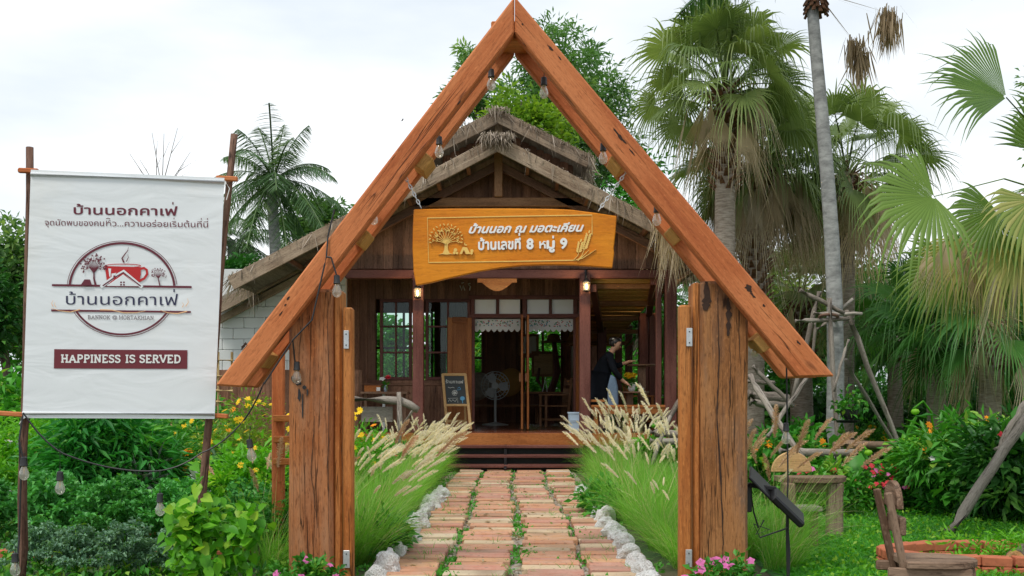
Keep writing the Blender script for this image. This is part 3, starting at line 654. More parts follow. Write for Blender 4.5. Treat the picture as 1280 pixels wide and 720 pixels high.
def door_leaf(x0, y0, x1, y1, name='door'):
    m = MB(); a, b = Vector((x0, y0, 0)), Vector((x1, y1, 0)); d = (b - a).normalized(); nrm = Vector((-d.y, d.x, 0)); w = (b - a).length; z0, z1 = DZ + .02, dlint - .04
    for q in (.045, w - .045): m.timber(a + d * q + Vector((0, 0, z0)), a + d * q + Vector((0, 0, z1)), .09, .04, nrm)
    for z in (z0 + .07, (z0 + z1) / 2 - .1, z1 - .05): m.timber(a + d * .09 + Vector((0, 0, z)), b - d * .09 + Vector((0, 0, z)), .04, .12, (0, 0, 1))
    for (za, zb) in ((z0 + .13, (z0 + z1) / 2 - .16), ((z0 + z1) / 2 - .04, z1 - .11)): m.timber(a + d * w / 2 + Vector((0, 0, za)), a + d * w / 2 + Vector((0, 0, zb)), w - .17, .018, nrm)
    dd = m.build(name, MT['door'], H)
    m = MB(); c = b - d * .04 - nrm * .03 + Vector((0, 0, DZ + 1.0)); m.box(c, (.05, .05, .16), 2); m.build('handle', MT['tie'], dd)
door_leaf(dl - .02, YW - .08, PX(560, YW), YW - .14); door_leaf(dr + .02, YW - .08, PX(728, YW - .4), YW - .42)
door_leaf(PX(653, YW), YW - .06, PX(652.5, YW - .75), YW - .78); door_leaf(PX(658.5, YW), YW - .06, PX(660, YW - .75), YW - .78)
# lace valances
for (a, b) in ((592, 650.5), (660, 717)):
    x0, x1 = PX(a, YW), PX(b, YW); zt = dlint - .05; n = 8; pts = [(x0, YW + .1, zt), (x1, YW + .1, zt)]
    for k in range(n * 6, -1, -1):
        t = k / (n * 6); pts.append((x0 + (x1 - x0) * t, YW + .1, zt - .2 - .055 * abs(math.sin(math.pi * n * t))))
    m = MB(); m.prism(pts, (0, .006, 0)); vl = m.build('lace_valance', MT['lace'], H)
    cols = [plain('thread_red', (.5, .06, .06)), plain('thread_blue', (.08, .3, .42)), plain('thread_green', (.1, .3, .14))] if a == 592 else cols
    for ci in range(3):
        m = MB()
        for k in range(22): m.ball((random.uniform(x0 + .03, x1 - .03), YW + .096, zt - random.uniform(.03, .15)), (.014, .003, .012), 6)
        m.build('embroidery', cols[ci], vl)
# deck, steps
m = MB(); y = YP
xa, xb = PX(425, YP), PX(848, YP)
while y < 25.4:
    m.box(((xa + xb) / 2, y + .07, DZ - .02), (xb - xa, .135, .04), 0, .004); y += .14
m.build('deck_floor', MT['deck'], H)
m = MB(); m.box(((xa + xb) / 2, YP - .022, DZ - .115), (xb - xa, .04, .21), 0, .004); m.build('deck_fascia', MT['door'], H)
m = MB()
for x in np.linspace(xa + .1, xb - .1, 7): m.box((x, YP + .3, .22), (.14, .14, .44), 2)
m.box(((xa + xb) / 2, YP + .5, .2), (xb - xa, .03, .4), 0); m.each('deck_support', MT['beam'], H)
sx0, sx1 = PX(545, YP), PX(728, YP)
for k, z in enumerate((.41, .26, .11)):
    m = MB(); yy = YP - .12 - .28 * k; m.box(((sx0 + sx1) / 2, yy, z), (sx1 - sx0, .27, .05), 0, .008); st = m.build('step', MT['beam'], H)
    m = MB(); m.box(((sx0 + sx1) / 2, yy + .1, z - .1), (sx1 - sx0 - .1, .025, .14), 0); m.build('riser', MT['dark'], st)
m = MB()
for x in (sx0 + .05, PX(632, YP), sx1 - .05): m.timber((x, YP - .05, .38), (x, YP - .85, .02), .05, .14, (0, 0, 1))
m.each('stringer', MT['dark'], H)
# porch posts and beams
for (px, Y, w) in ((523, YP, .19), (731, YP, .19), (838, YP, .2), (823, YP + .02, .1), (804, YP + 3, .19), (816, YP + 3, .17), (773, YP + 6.5, .17), (786, YP + 6.5, .17), (752, YP + 4.5, .2)):
    m = MB(); m.timber((PX(px, Y), Y, DZ), (PX(px, Y), Y, PZ(343, YP) if Y < YP + 1 else 3.0), w, w, (0, 1, 0), .012, 4, .004); m.build('post', MT['beam'], H)
m = MB(); m.box(((PX(432, YP) + PX(850, YP)) / 2, YP, PZ(343, YP)), (PX(850, YP) - PX(432, YP), .16, .15), 0, .01); m.build('beam', MT['beam'], H)
m = MB(); m.timber((PX(818, YP), YP + .05, 3.32), (PX(805, 24), 24, 2.6), .12, .14); m.timber((PX(742, YP), YP + .1, 3.2), (PX(755, 24), 24, 2.55), .12, .14); m.each('beam', MT['beam'], H)
# lounge roof lined with bamboo
def quad(mb, a, b, c, d, t=.03): 
    n = (Vector(b) - Vector(a)).cross(Vector(d) - Vector(a)).normalized() * t; mb.prism([a, b, c, d], n, Vector(b) - Vector(a))
m = MB(); za, zb = 3.42, 2.5
for k in range(1, 20):
    y0 = YP - .1 + k * .345; f = k / 20; z = za + (zb - za) * f; z2 = za + (zb - za) * (k + 1) / 20
    m.timber((PX(733, YP), y0, z), (PX(842, YP) - f * .45, y0, z), .3, .02, (0, .13, 1), .004)
m.build('bamboo_ceiling', MT['ceiling'], H)
m = MB()
for k in range(5): 
    f = (k + .4) / 5; m.box(((PX(733, YP) + PX(842, YP)) / 2, YP + 6.6 * f, za + (zb - za) * f - .07), (PX(842, YP) - PX(733, YP), .07, .09), 0)
m.each('purlin', MT['tie'], H)
# tie beam, king post, gable trusses
m = MB(); m.box((PX(625, 17.2), 17.2, PZ(253, 17.2)), (PX(735, 17.2) - PX(518, 17.2), .1, .15), 0, .008); m.box((PX(623, 17.16), 17.14, (PZ(186, 17.2) + PZ(247, 17.2)) / 2), (.14, .1, PZ(186, 17.2) - PZ(247, 17.2)), 2, .008); m.each('truss', MT['tie'], H)
m = MB()
for s in (-1, 1):
    for Y in (17.2, 19.3): m.timber((AX, Y, AZ - .3), (AX + s * 3.3, Y, AZ - .3 - 3.3 * SL), .1, .14, (0, 0, 1))
for k in range(1, 8):
    for s in (-1, 1): m.timber((AX + s * k * .5, 16.55, roofz(AX + k * .5) - .07), (AX + s * k * .5, 25.6, roofz(AX + k * .5) - .07), .06, .09, (0, 0, 1))
m.each('rafter', MT['wall'], H)
def chev(mb, cx, z, xl, xr, sl, y0, y1, t):
    pts = [(cx, y0, z), (xr, y0, z - sl * (xr - cx)), (xr, y0, z - sl * (xr - cx) - t), (cx, y0, z - t), (xl, y0, z - sl * (cx - xl) - t), (xl, y0, z - sl * (cx - xl))]
    mb.prism(pts, (0, y1 - y0, 0), (0, 1, 0))
def fringe(nm, p0, p1, n, ln, out, jit=.05, dn=1.0):
    p0, p1 = np.array(p0), np.array(p1); t = RNG.random(n)[:, None]; b = p0 + (p1 - p0) * t + RNG.normal(size=(n, 3)) * [jit, jit, jit * .5]
    d = np.array(out) + RNG.normal(size=(n, 3)) * .35 + [0, 0, -dn]
    nm.blades(b, d, ln * (.25 + RNG.random(n) ** 2.2 * 1.1), .012 + .012 * RNG.random(n), .1, 3, RNG.random(n))
RL, RR = PX(288, 16.5), PX(896, 16.5)
rf = MB(); chev(rf, AX, AZ + .0, RL, RR, SL, 16.52, 26, .09); rfo = rf.build('roof', MT['thatch'], H)
m = MB()
for (xe) in (RL + .02, RR - .02): m.timber((AX, 16.46, AZ - .11), (xe, 16.46, AZ - .11 - SL * abs(xe - AX)), .045, .24, (0, 0, 1), .006, 6, .004)
m.each('fascia', MT['fascia'], rfo)
nm = NM()
for xe in (RL, RR):
    ez = AZ + .05 - SL * abs(xe - AX)
    fringe(nm, (AX, 16.47, AZ + .05), (xe, 16.47, ez), 110, .10, (0, -.8, .1), .015, .6)
    fringe(nm, (AX, 16.42, AZ + .0), (xe, 16.42, ez - .05), 75, .3, (0, -.15, 0), .02)
    fringe(nm, (xe, 16.45, ez), (xe, 20, ez), 380, .4, (-.4 if xe < 0 else .4, -.1, 0), .05)
fringe(nm, (AX - .22, 16.42, AZ + .03), (AX + .22, 16.42, AZ + .03), 420, .27, (0, -.55, .1), .05)
nm.build('thatch_fringe', LF['thatchdry'], rfo)
nm = NM(); cx, cz = PX(838, 16.4), PZ(268, 16.4)
fringe(nm, (cx - .2, 16.3, cz), (cx + .22, 16.3, cz - .1), 420, .95, (0, -.12, 0), .07, 2.2); nm.build('thatch_tuft', LF['dry'], rfo)
# raised upper roof tier
UX, UZ, UY = PX(623, 18.2), PZ(138, 18.2), 18.2; ul, ur = PX(532, UY), PX(737, UY)
m = MB(); chev(m, UX, UZ + .0, ul, ur, .5, UY + .05, 25, .1); uro = m.build('upper_roof', MT['thatch'], H)
m = MB()
for xe in (ul, ur): m.timber((UX, UY - .01, UZ - .11), (xe, UY - .01, UZ - .11 - .5 * abs(xe - UX)), .05, .24, (0, 0, 1), .006, 4, .004)
m.box((UX, UY + .3, UZ - .35), (.14, .12, .5), 2); m.build('fascia', MT['fascia'], uro)
m = MB(); boards(m, ul + .25, ur - .25, UY + .9, UZ - 1.4, lambda x: UZ - .1 - .5 * abs(x - UX)); m.build('gable_wall', MT['wall'], uro)
nm = NM()
for xe in (ul, ur):
    ez = UZ + .04 - .5 * abs(xe - UX); fringe(nm, (UX, UY - .02, UZ + .04), (xe, UY - .02, ez), 80, .10, (0, -.7, .1), .015, .6); fringe(nm, (UX, UY - .05, UZ), (xe, UY - .05, ez - .05), 60, .32, (0, -.1, 0), .02)
    fringe(nm, (xe, UY, ez), (xe, UY + 2, ez), 300, .42, (.3 if xe > UX else -.3, -.1, 0), .05)
fringe(nm, (UX - .15, UY - .03, UZ + .03), (UX + .15, UY - .03, UZ + .03), 130, .22, (0, -.5, .2), .05); nm.build('thatch_fringe', LF['thatchdry'], uro)
# left wing: block wall, plank wall, lower eave boards
wx0, wx1 = PX(250, 18.4), PX(432, 18.4)
m = MB(); z = 1.75; M = MT['block']; row = 0
slz = lambda x: PZ(385, 18.0) + (x - PX(273, 18.0)) * .53
while z < 4.6:
    x = wx0 - (.2 if row % 2 else 0)
    while x < wx1:
        x2 = min(x + .4, wx1); zt = min(z + .2, slz((x + x2) / 2) + .15)
        if zt - z > .05: m.box(((x + x2) / 2, 18.5, (z + zt) / 2), (x2 - x - .008, .12, zt - z - .008), 0, .006)
        x = x2
    z += .2; row += 1
m.box(((wx0 + wx1) / 2, 18.53, 2.7), (wx1 - wx0, .1, 1.9), 0); m.build('block_wall', M, H)
m = MB(); boards(m, wx0, wx1 + .3, 18.42, 0.05, 1.78, w=.17); m.build('wing_wall', MT['wall'], H)
m = MB(); a = Vector((PX(262, 18), 18, slz(PX(262, 18)))); b = Vector((PX(425, 18), 18, slz(PX(425, 18)))); m.timber(a, b, .05, .2, (0, 0, 1), .006, 5, .004)
m.timber(a + Vector((0, .3, -.16)), b + Vector((0, .3, -.16)), .1, .12, (0, 0, 1)); m.each('eave_board', MT['fascia'], H)
m = MB(); m.prism([a + Vector((0, 0, .1)), b + Vector((0, 0, .1)), b + Vector((0, 5, .1)), a + Vector((0, 5, .1))], (0, 0, .08)); m.build('wing_roof', MT['thatch'], H)
# lounge railing bench, wall lamps, arched plate
m = MB(); yb = YP + .1; bx0, bx1 = PX(738, YP), PX(836, YP)
m.box(((bx0 + bx1) / 2, yb, PZ(508, yb)), (bx1 - bx0, .32, .05), 0, .008); m.box((bx1 - .1, yb + 1.3, PZ(508, yb)), (.32, 2.3, .05), 1, .008); m.box((bx0 + .12, yb - .05, PZ(501, yb)), (.26, .2, .04), 0)
m.box(((bx0 + bx1) / 2, yb - .14, PZ(514, yb)), (bx1 - bx0, .03, .1), 0)
for x in (bx0 + .1, (bx0 + bx1) / 2, bx1 - .05): m.box((x, yb, (DZ + PZ(512, yb)) / 2), (.08, .2, PZ(512, yb) - DZ), 2)
m.build('rail_bench', MT['door'], H)
m = MB(); x0, x1 = PX(597, YP), PX(646, YP); zt = PZ(349, YP); pts = [(x0, YP - .1, zt), (x1, YP - .1, zt), (x1, YP - .1, zt - .07)] + [(x1 - .08 - (x1 - x0 - .16) * k / 12, YP - .1, zt - .07 - .15 * math.sin(math.pi * k / 12)) for k in range(13)] + [(x0, YP - .1, zt - .07)]
m.prism(pts, (0, .03, 0)); m.build('arched_plate', MT['plank'], H)
m = MB()
for pts in ([(575, 357), (577, 363), (579, 357), (581, 363)], [(577, 354), (580, 353)], [(586, 356), (588, 358), (587, 363)], [(585, 355), (588, 354)]): m.tube([P(x, y, YW - .04) for x, y in pts], .012, 4)
m.build('chalk_scrawl', MT['chalkw'], wl)
def wall_lamp(px, py, Y, label):
    t = thing('wall_lantern', label, 'lamp', P(px, py, Y), 'lanterns on the porch posts'); c = P(px, py, Y)
    m = MB(); m.lathe(c, [(.02, -.1), (.06, -.085), (.062, -.07), (.02, -.068)], 10); m.lathe(c, [(.075, .07), (.07, .085), (.03, .13), (.012, .14), (.014, .17), (.004, .19)], 10)
    for k in range(6): a = k * math.pi / 3; m.tube([c + Vector((math.cos(a) * .055, math.sin(a) * .055, -.08)), c + Vector((math.cos(a) * .072, math.sin(a) * .072, .075))], .004, 5)
    m.tube([c + Vector((0, 0, .16)), c + Vector((0, .06, .26)), c + Vector((0, .13, .2))], .01, 6); m.tube([c + Vector((0, .13, -.02)), c + Vector((0, .13, .3))], .03, 6)
    m.build('lantern_frame', MT['dark'], t); m = MB(); m.lathe(c, [(.006, -.06), (.02, -.035), (.024, 0), (.015, .035), (.005, .055)], 10); m.build('flame_bulb', MT['lit'], t, smooth=True)
    pl = bpy.data.lights.new('lantern_light', 'POINT'); pl.energy = 9; pl.color = (1, .68, .34); pl.shadow_soft_size = .03; po = bpy.data.objects.new('lantern_light', pl); COL.objects.link(po); po.parent = t; po.location = (0, -.12, .02)
    m = MB(); m.lathe(c, [(.05, -.07), (.066, .07)], 6); m.build('lantern_glass', MT['bulb'], t)
wall_lamp(522, 366, YP - .22, 'lit lantern on the porch post left of the doorway, under the hanging sign'); wall_lamp(733, 358, YP - .22, 'lit lantern on the porch post right of the doorway'); wall_lamp(806, 369, YP + 2.75, 'lit lantern deeper inside the open lounge, under the bamboo ceiling')
# ------------------------------------------------------------------ timber gate
YG = 6.5
GT = thing('timber_gate', 'tall A-shaped orange timber gate standing over the brick path', 'gate', (0, YG, 0))
def raft(pts, Y, t, name='rafter'):
    m = MB(); q = [P(x, y, YG) for x, y in pts]; q = [Vector((p.x, Y, p.z)) for p in q]
    ax = q[1] - q[0]; m.prism(q, (0, t, 0), ax, .012); return m.build(name, MT['rafter'], GT)
LFT = [(643, -5), (268.6, 482), (302, 484), (643, 41)]; RGT = [(643.6, -5), (1044, 470.5), (998, 471.5), (643.6, 41)]
for Y in (YG, YG + .36):
    raft(LFT, Y, .1); raft(RGT, Y, .1)
def tim(name, px0, px1, py_top, Y, d, mat, seg=14, jit=.004, bev=.012, z0=-.02):
    x0, x1 = PX(px0, Y), PX(px1, Y); m = MB()
    m.timber(((x0 + x1) / 2, Y + d / 2, z0), ((x0 + x1) / 2, Y + d / 2, PZ(py_top, Y)), x1 - x0, d, (0, 1, 0), bev, seg, jit); return m.build(name, mat, GT)
tim('post', 360.5, 416, 361, YG + .1, .25, MT['postl'], 16, .006, .022)
tim('post', 876, 935.5, 351, YG + .1, .25, MT['post'], 16, .006, .02)
tim('side_plank', 417, 427, 362, YG + .14, .2, MT['plank']); tim('side_plank', 866.5, 875.5, 353, YG + .14, .2, MT['plank'])
tim('door_jamb', 429, 440.5, 384, YG + .09, .1, MT['plank'], 8, .003); tim('door_jamb', 850, 864.5, 381, YG + .09, .1, MT['plank'], 8, .003)
def plate(px0, px1, py0, py1, Y):
    c = (P(px0, py0, Y) + P(px1, py1, Y)) / 2; m = MB(); m.box(c, ((px1 - px0) / F * Y, .008, (py1 - py0) / F * Y), 2, .003)
    h = m.build('hinge_plate', MT['steel'], GT); m = MB()
    for k in (-.3, .3): m.ball(c + Vector((0, -.006, k * (py1 - py0) / F * Y)), .005, 6)
    m.build('screw', MT['dark'], h)
plate(429.5, 436, 413, 436, YG + .08); plate(429, 437, 688, 710, YG + .08); plate(858, 865.5, 410, 433, YG + .08); plate(857, 865, 687, 709, YG + .08)
for (px, py, a) in ((530, 206, -52), (452, 297, -52), (330, 447, -52), (773, 205, 50), (846, 291, 50), (950, 428, 50)):
    c = P(px, py, YG + .23); d = Vector((math.cos(R(a)), 0, -math.sin(R(a)))); 
    m = MB(); m.timber(c - d * .055, c + d * .055, .258, .1, Vector((0, 0, 1)), .006); m.build('spacer_block', MT['endgrain'], GT)
c = P(642, 47, YG + .23); m = MB(); m.box(c, (.3, .258, .13), 0, .008); m.build('spacer_block', MT['plank'], GT)
# dark charred scars cut into the timbers
def scar(name, pts, Y, parent=GT):
    m = MB()
    for (px, py, rx, rz) in pts:
        c = P(px, py, Y); q = []
        for k in range(14):
            a = k * math.pi / 7; r = random.uniform(.6, 1.15); q.append(c + Vector((math.cos(a) * rx * r, 0, math.sin(a) * rz * r)))
        m.prism(q, (0, .004, 0), (0, 0, 1))
    m.build(name, MT['black'], parent)
scar('burn_scar', [(374, 494, .012, .05), (373, 478, .02, .02), (378, 508, .006, .09), (366, 473, .01, .03), (384, 490, .006, .025), (380, 484, .014, .016)], YG + .092)
def gash(name, pts, Y, w, jit=1.0):
    """jagged dark split following pixel points down a timber face"""
    q = []
    for (a, b) in zip(pts, pts[1:]):
        for k in range(7): f = k / 7; q.append((a[0] + (b[0] - a[0]) * f + random.gauss(0, .35) * jit, a[1] + (b[1] - a[1]) * f))
    q.append(pts[-1]); n = len(q); l = []; r = []
    for i, (x, y) in enumerate(q): ww = w * (.25 + .75 * math.sin(math.pi * min(1, (i + .5) / n))) * random.uniform(.5, 1.4); l.append(P(x - ww / 2, y, Y)); r.append(P(x + ww / 2, y, Y))
    m = MB(); m.add(l + r, [(i, i + 1, n + i + 1, n + i) for i in range(n - 1)], l + r); m.build(name, MT['char'], GT)
def rknot(pts, Y):
    for (px, py, ln, wd, a) in pts:
        c = P(px, py, Y); d = Vector((math.cos(R(a)), 0, math.sin(R(a)))); e = Vector((-d.z, 0, d.x)); q = []
        for k in range(18): t = k * math.pi / 9; rr = random.uniform(.55, 1.2); q.append(c + d * ln * math.cos(t) * rr + e * wd * math.sin(t) * rr)
        m = MB(); m.prism(q, (0, .003, 0), d); m.build('knot_scar', MT['char'], GT)
MT['char'] = plain('charred_wood', (.035, .016, .009), .9, var=.6, scale=60)
gash('crack', [(897, 372), (899, 450), (896, 520), (901, 600), (904, 680), (903, 715)], YG + .0925, 1.9); gash('crack', [(912, 420), (913, 470), (911, 520)], YG + .0925, 1.2); gash('crack', [(925, 352), (924, 420), (926, 470)], YG + .0925, .8)
gash('crack', [(393, 520), (389, 590), (397, 660)], YG + .0925, 1.1); gash('crack', [(409, 363), (411, 470), (410, 600), (412, 700)], YG + .0925, .9); gash('crack', [(372, 372), (376, 420), (371, 470)], YG + .0925, .7)
gash('burn_scar', [(883, 352), (884, 372), (882, 388)], YG + .0925, 11, .6); gash('burn_scar', [(910, 372), (911, 395), (910, 420)], YG + .0923, 6, .6)
rknot([(305, 432, .03, .011, 52), (360, 373, .016, .008, 52), (357, 381, .012, .006, 52), (351, 392, .02, .005, 52), (574, 128, .015, .005, 52), (503, 150, .012, .005, 52)], YG - .002)
rknot([(688, 60, .028, .009, -50), (700, 73, .02, .004, -50), (776, 172, .075, .01, -50), (790, 190, .03, .005, -50), (936, 360, .035, .02, -50), (941, 369, .03, .008, -50), (955, 382, .012, .008, -50), (998, 428, .02, .007, -50), (653, 30, .01, .005, -50)], YG - .002)
# ------------------------------------------------------------------ 2-D artwork on a plane
class Art:
    """draws in photo pixel coordinates on a plane given by a point and a normal; each call sits a hair above the last"""
    def __init__(s, p0, n, start=.0007, step=.00006, thick=0.0): s.p0 = Vector(p0); s.n = Vector(n).normalized(); s.w = start; s.step = step; s.thick = thick; s.m = MB()
    def pt(s, px, py):
        r = Vector(((px - 640) / F, 1, (498 - py) / F)); o = Vector((0, 0, CAMZ)); t = (s.p0 - o).dot(s.n) / r.dot(s.n); return o + r * t
    def poly(s, pts):
        q = [s.pt(*p) + s.n * (s.w + s.thick) for p in pts]; tri = tessellate_polygon([[Vector((p[0], p[1], 0)) for p in pts]])
        k = len(q); fs = [tuple(t) for t in tri]; vs = list(q)
        if s.thick:
            vs += [p - s.n * (s.thick + .002) for p in q]; fs += [(i, (i + 1) % k, k + (i + 1) % k, k + i) for i in range(k)]
        s.m.add(vs, fs, vs); s.w += s.step; return s
    def stroke(s, pts, w, w2=None, closed=False):
        n = len(pts); l, r = [], []
        for i in range(n):
            a = pts[i - 1] if (i or closed) else pts[i]; b = pts[(i + 1) % n] if (i < n - 1 or closed) else pts[i]
            dx, dy = b[0] - a[0], b[1] - a[1]; q = math.hypot(dx, dy) or 1; ww = (w if w2 is None else w + (w2 - w) * i / max(1, n - 1)) / 2
            l.append((pts[i][0] - dy / q * ww, pts[i][1] + dx / q * ww)); r.append((pts[i][0] + dy / q * ww, pts[i][1] - dx / q * ww))
        if closed:
            L2 = [s.pt(*p) + s.n * (s.w + s.thick) for p in l]; R2 = [s.pt(*p) + s.n * (s.w + s.thick) for p in r]
            s.m.add(L2 + R2, [(i, (i + 1) % n, n + (i + 1) % n, n + i) for i in range(n)], L2 + R2); s.w += s.step; return s
        return s.poly(l + r[::-1])
    def disc(s, x, y, rx, ry=None, a=0, n=14):
        ry = ry or rx; ca, sa = math.cos(a), math.sin(a)
        return s.poly([(x + rx * math.cos(t) * ca - ry * math.sin(t) * sa, y + rx * math.cos(t) * sa + ry * math.sin(t) * ca) for t in np.linspace(0, 2 * math.pi, n, endpoint=False)])
    def arc(s, x, y, rx, ry, a0, a1, w, n=40): return s.stroke([(x + rx * math.cos(R(t)), y - ry * math.sin(R(t))) for t in np.linspace(a0, a1, n)], w)
    def text(s, body, x0, y0, x1, y1, hgt=None, bold=0.0, shear=0, marks=()):
        """body set between baseline points; hgt = pixel height of one em when given; marks = (fraction along, height in em) of extra tone marks"""
        vs, fs = text2d(body, 0, shear); n0 = len(vs)
        if bold > .008:
            sh = [(0, 0), (-bold, 0), (bold, 0), (0, bold), (0, -bold), (bold * .7, bold * .7), (-bold * .7, -bold * .7)]; vs0, fs0, zz = vs, fs, []; vs, fs = [], []
            for i, (a_, b_) in enumerate(sh): vs += [(x + a_, y + b_) for x, y in vs0]; fs += [tuple(j + i * n0 for j in f) for f in fs0]
        xs = [v[0] for v in vs]; a, b = min(xs), max(xs); k = (x1 - x0) / (b - a); ky = hgt or k
        sl = (y1 - y0) / (x1 - x0); f = lambda u, v: (x0 + (u - a) * k, y0 + (u - a) * k * sl - v * ky)
        q = [s.pt(*f(u, v)) + s.n * (s.w + s.thick + .00003 * (i // n0)) for i, (u, v) in enumerate(vs)]; fs = list(fs); n = len(q)
        if s.thick:
            ec = {}
            for t in fs:
                for i in range(len(t)):
                    e = (t[i], t[(i + 1) % len(t)]); ec[e] = 1
            bd = [e for e in ec if (e[1], e[0]) not in ec]; q2 = [p - s.n * (s.thick + .002) for p in q]
            fs += [(e[1], e[0], n + e[0], n + e[1]) for e in bd]; q = q + q2
        s.m.add(q, fs, q); s.w += s.step + .00022
        for (t, h) in marks:
            u = a + (b - a) * t; s.stroke([f(u, h), f(u + .0, h + .2)], .085 * ky + bold * ky)
        return s
    def done(s, name, mat, parent): return s.m.build(name, mat, parent)
def text2d(body, bold=0.0, shear=0):
    cu = bpy.data.curves.new('lettering', 'FONT'); cu.body = body; cu.resolution_u = 5; cu.offset = bold; cu.shear = shear
    o = bpy.data.objects.new('lettering', cu); COL.objects.link(o); bpy.context.view_layer.update()
    me = bpy.data.meshes.new_from_object(o.evaluated_get(bpy.context.evaluated_depsgraph_get()))
    vs = [(v.co.x, v.co.y) for v in me.vertices]; fs = [tuple(p.vertices) for p in me.polygons]
    bpy.data.objects.remove(o); bpy.data.curves.remove(cu); bpy.data.meshes.remove(me); return vs, fs
SLAB = {'H': (.78, [[(.17, 0), (.17, 1)], [(.61, 0), (.61, 1)], [(.17, .5), (.61, .5)]], [.17, .61], [.17, .61]),
 'A': (.82, [[(.12, 0), (.41, 1)], [(.70, 0), (.41, 1)], [(.22, .33), (.6, .33)]], [.12, .70], []),
 'P': (.68, [[(.17, 0), (.17, 1)], [(.1, 1), (.4, 1), (.53, .94), (.58, .76), (.53, .57), (.4, .5), (.17, .5)]], [.17], []),
 'I': (.36, [[(.18, 0), (.18, 1)]], [.18], [.18]), 'N': (.80, [[(.17, 0), (.17, 1)], [(.17, 1), (.62, 0)], [(.62, 0), (.62, 1)]], [.17], [.17, .62]),
 'E': (.68, [[(.17, 0), (.17, 1)], [(.06, 1), (.56, 1), (.56, .82)], [(.17, .5), (.46, .5)], [(.06, 0), (.58, 0), (.58, .2)]], [], []),
 'S': (.62, [[(.53, .78), (.49, .95), (.3, 1.0), (.13, .92), (.11, .72), (.22, .58), (.42, .47), (.53, .32), (.5, .1), (.32, 0), (.14, .05), (.09, .24)]], [], []),
 'R': (.74, [[(.17, 0), (.17, 1)], [(.1, 1), (.4, 1), (.53, .94), (.57, .77), (.53, .6), (.4, .53), (.17, .53)], [(.38, .5), (.6, 0)]], [.17, .64], []),
 'V': (.76, [[(.1, 1), (.38, 0)], [(.66, 1), (.38, 0)]], [], [.1, .66]), 'D': (.76, [[(.17, 0), (.17, 1)], [(.06, 1), (.38, 1), (.55, .9), (.63, .65), (.63, .35), (.55, .1), (.38, 0), (.06, 0)]], [], []), ' ': (.34, [], [], []),
 'B': (.70, [[(.17, 0), (.17, 1)], [(.06, 1), (.4, 1), (.53, .9), (.53, .65), (.4, .53), (.17, .53)], [(.4, .53), (.57, .4), (.57, .12), (.42, 0), (.06, 0)]], [], []),
 'O': (.78, [[(.39, 0), (.2, .07), (.11, .3), (.11, .7), (.2, .93), (.39, 1), (.58, .93), (.67, .7), (.67, .3), (.58, .07), (.39, 0)]], [], []),
 'K': (.76, [[(.17, 0), (.17, 1)], [(.62, 1), (.18, .42)], [(.32, .58), (.64, 0)]], [.17, .64], [.17, .6]), 'M': (.94, [[(.17, 0), (.17, 1)], [(.17, 1), (.47, .25), (.77, 1)], [(.77, 0), (.77, 1)]], [.17, .77], [.17, .77]),
 'T': (.7, [[(.35, 0), (.35, 1)], [(.07, .78), (.07, 1), (.63, 1), (.63, .78)]], [.35], [])}
def slab(A, txt, x0, y0, x1, y1, h, wt):
    tot = sum(SLAB[c][0] for c in txt); k = (x1 - x0) / tot; u = 0
    for c in txt:
        w, st, fb, ft = SLAB[c]; f = lambda a, b: (x0 + (u + a) * k, y0 + (y1 - y0) * (u + a) / tot - b * h)
        for q in st: A.stroke([f(*p) for p in q], wt)
        for z, xs in ((0.0, fb), (1.0, ft)):
            for a in xs: A.stroke([f(a - .14, z), f(a + .14, z)], wt * .85)
        u += w
# ------------------------------------------------------------------ hanging wooden sign
YS = 6.62
SG = thing('hanging_wooden_sign', 'varnished orange wooden sign with white Thai lettering hung under the gate', 'sign', P(643, 305, YS))
ol = [(517, 261.5), (560, 260.6), (639, 260.4), (690, 261), (714, 262), (745, 266), (771, 270), (769.5, 290), (767, 312), (768, 315), (765.5, 335), (740, 333), (719, 331.5), (690, 331), (653, 332), (625, 335), (600, 339), (580, 343.5), (560, 348), (540, 353), (520, 357), (517, 340), (515.6, 310), (516, 285)]
m = MB(); m.prism([P(x, y, YS) for x, y in ol], (0, .045, 0), (1, 0, .02), .006); m.build('board', MT['sign'], SG)
A = Art((0, YS, 0), (0, -1, 0), .0, .00005, .004)
A.stroke([(720, 325.3), (640, 326.8), (535.8, 328.2), (534.3, 272.6), (640, 270.4), (740, 268.8), (740, 294)], 1.3); A.done('carved_border', MT['carve'], SG)
A = Art((0, YS, 0), (0, -1, 0), .0, .00012, .008); tx, ty = 557.7, 318
A.poly([(548, 318.4), (553.5, 316.5), (555.6, 312), (555.8, 306), (553, 302), (556.5, 303), (557.7, 300), (559, 303), (562.4, 302), (559.8, 306), (559.9, 312), (562, 316.5), (569, 318.4), (563, 317.8), (558, 318.6), (553, 317.8)])
rs = random.Random(3)
for k in range(11):
    a = R(-8 + k * 19.6); r = .86; ex, ey = tx + 19 * math.cos(a) * r, 299 - 17 * math.sin(a) * r
    A.stroke([(tx + (k - 5) * .12, 305), (tx + (ex - tx) * .42, 303.5 - (303.5 - ey) * .42), (ex, ey)], 1.1, .4)
    for j in range(5):
        b = a + rs.uniform(-.17, .17); q = rs.uniform(.55, .92); x, y = tx + 19 * math.cos(b) * q, 299 - 17 * math.sin(b) * q
        A.disc(x, y, 1.25, .5, -b + rs.uniform(-.8, .8), 8)
for k in range(16):
    b = R(-14 + k * 13.9); A.disc(tx + 20 * math.cos(b), 299 - 18 * math.sin(b), 1.7, .7, -b + (.5 if k % 2 else -.5), 8)
A.poly([(574.5, 318), (578.6, 309.2), (584, 309.8), (588, 318), (582.4, 318), (580, 313), (577.5, 318)])
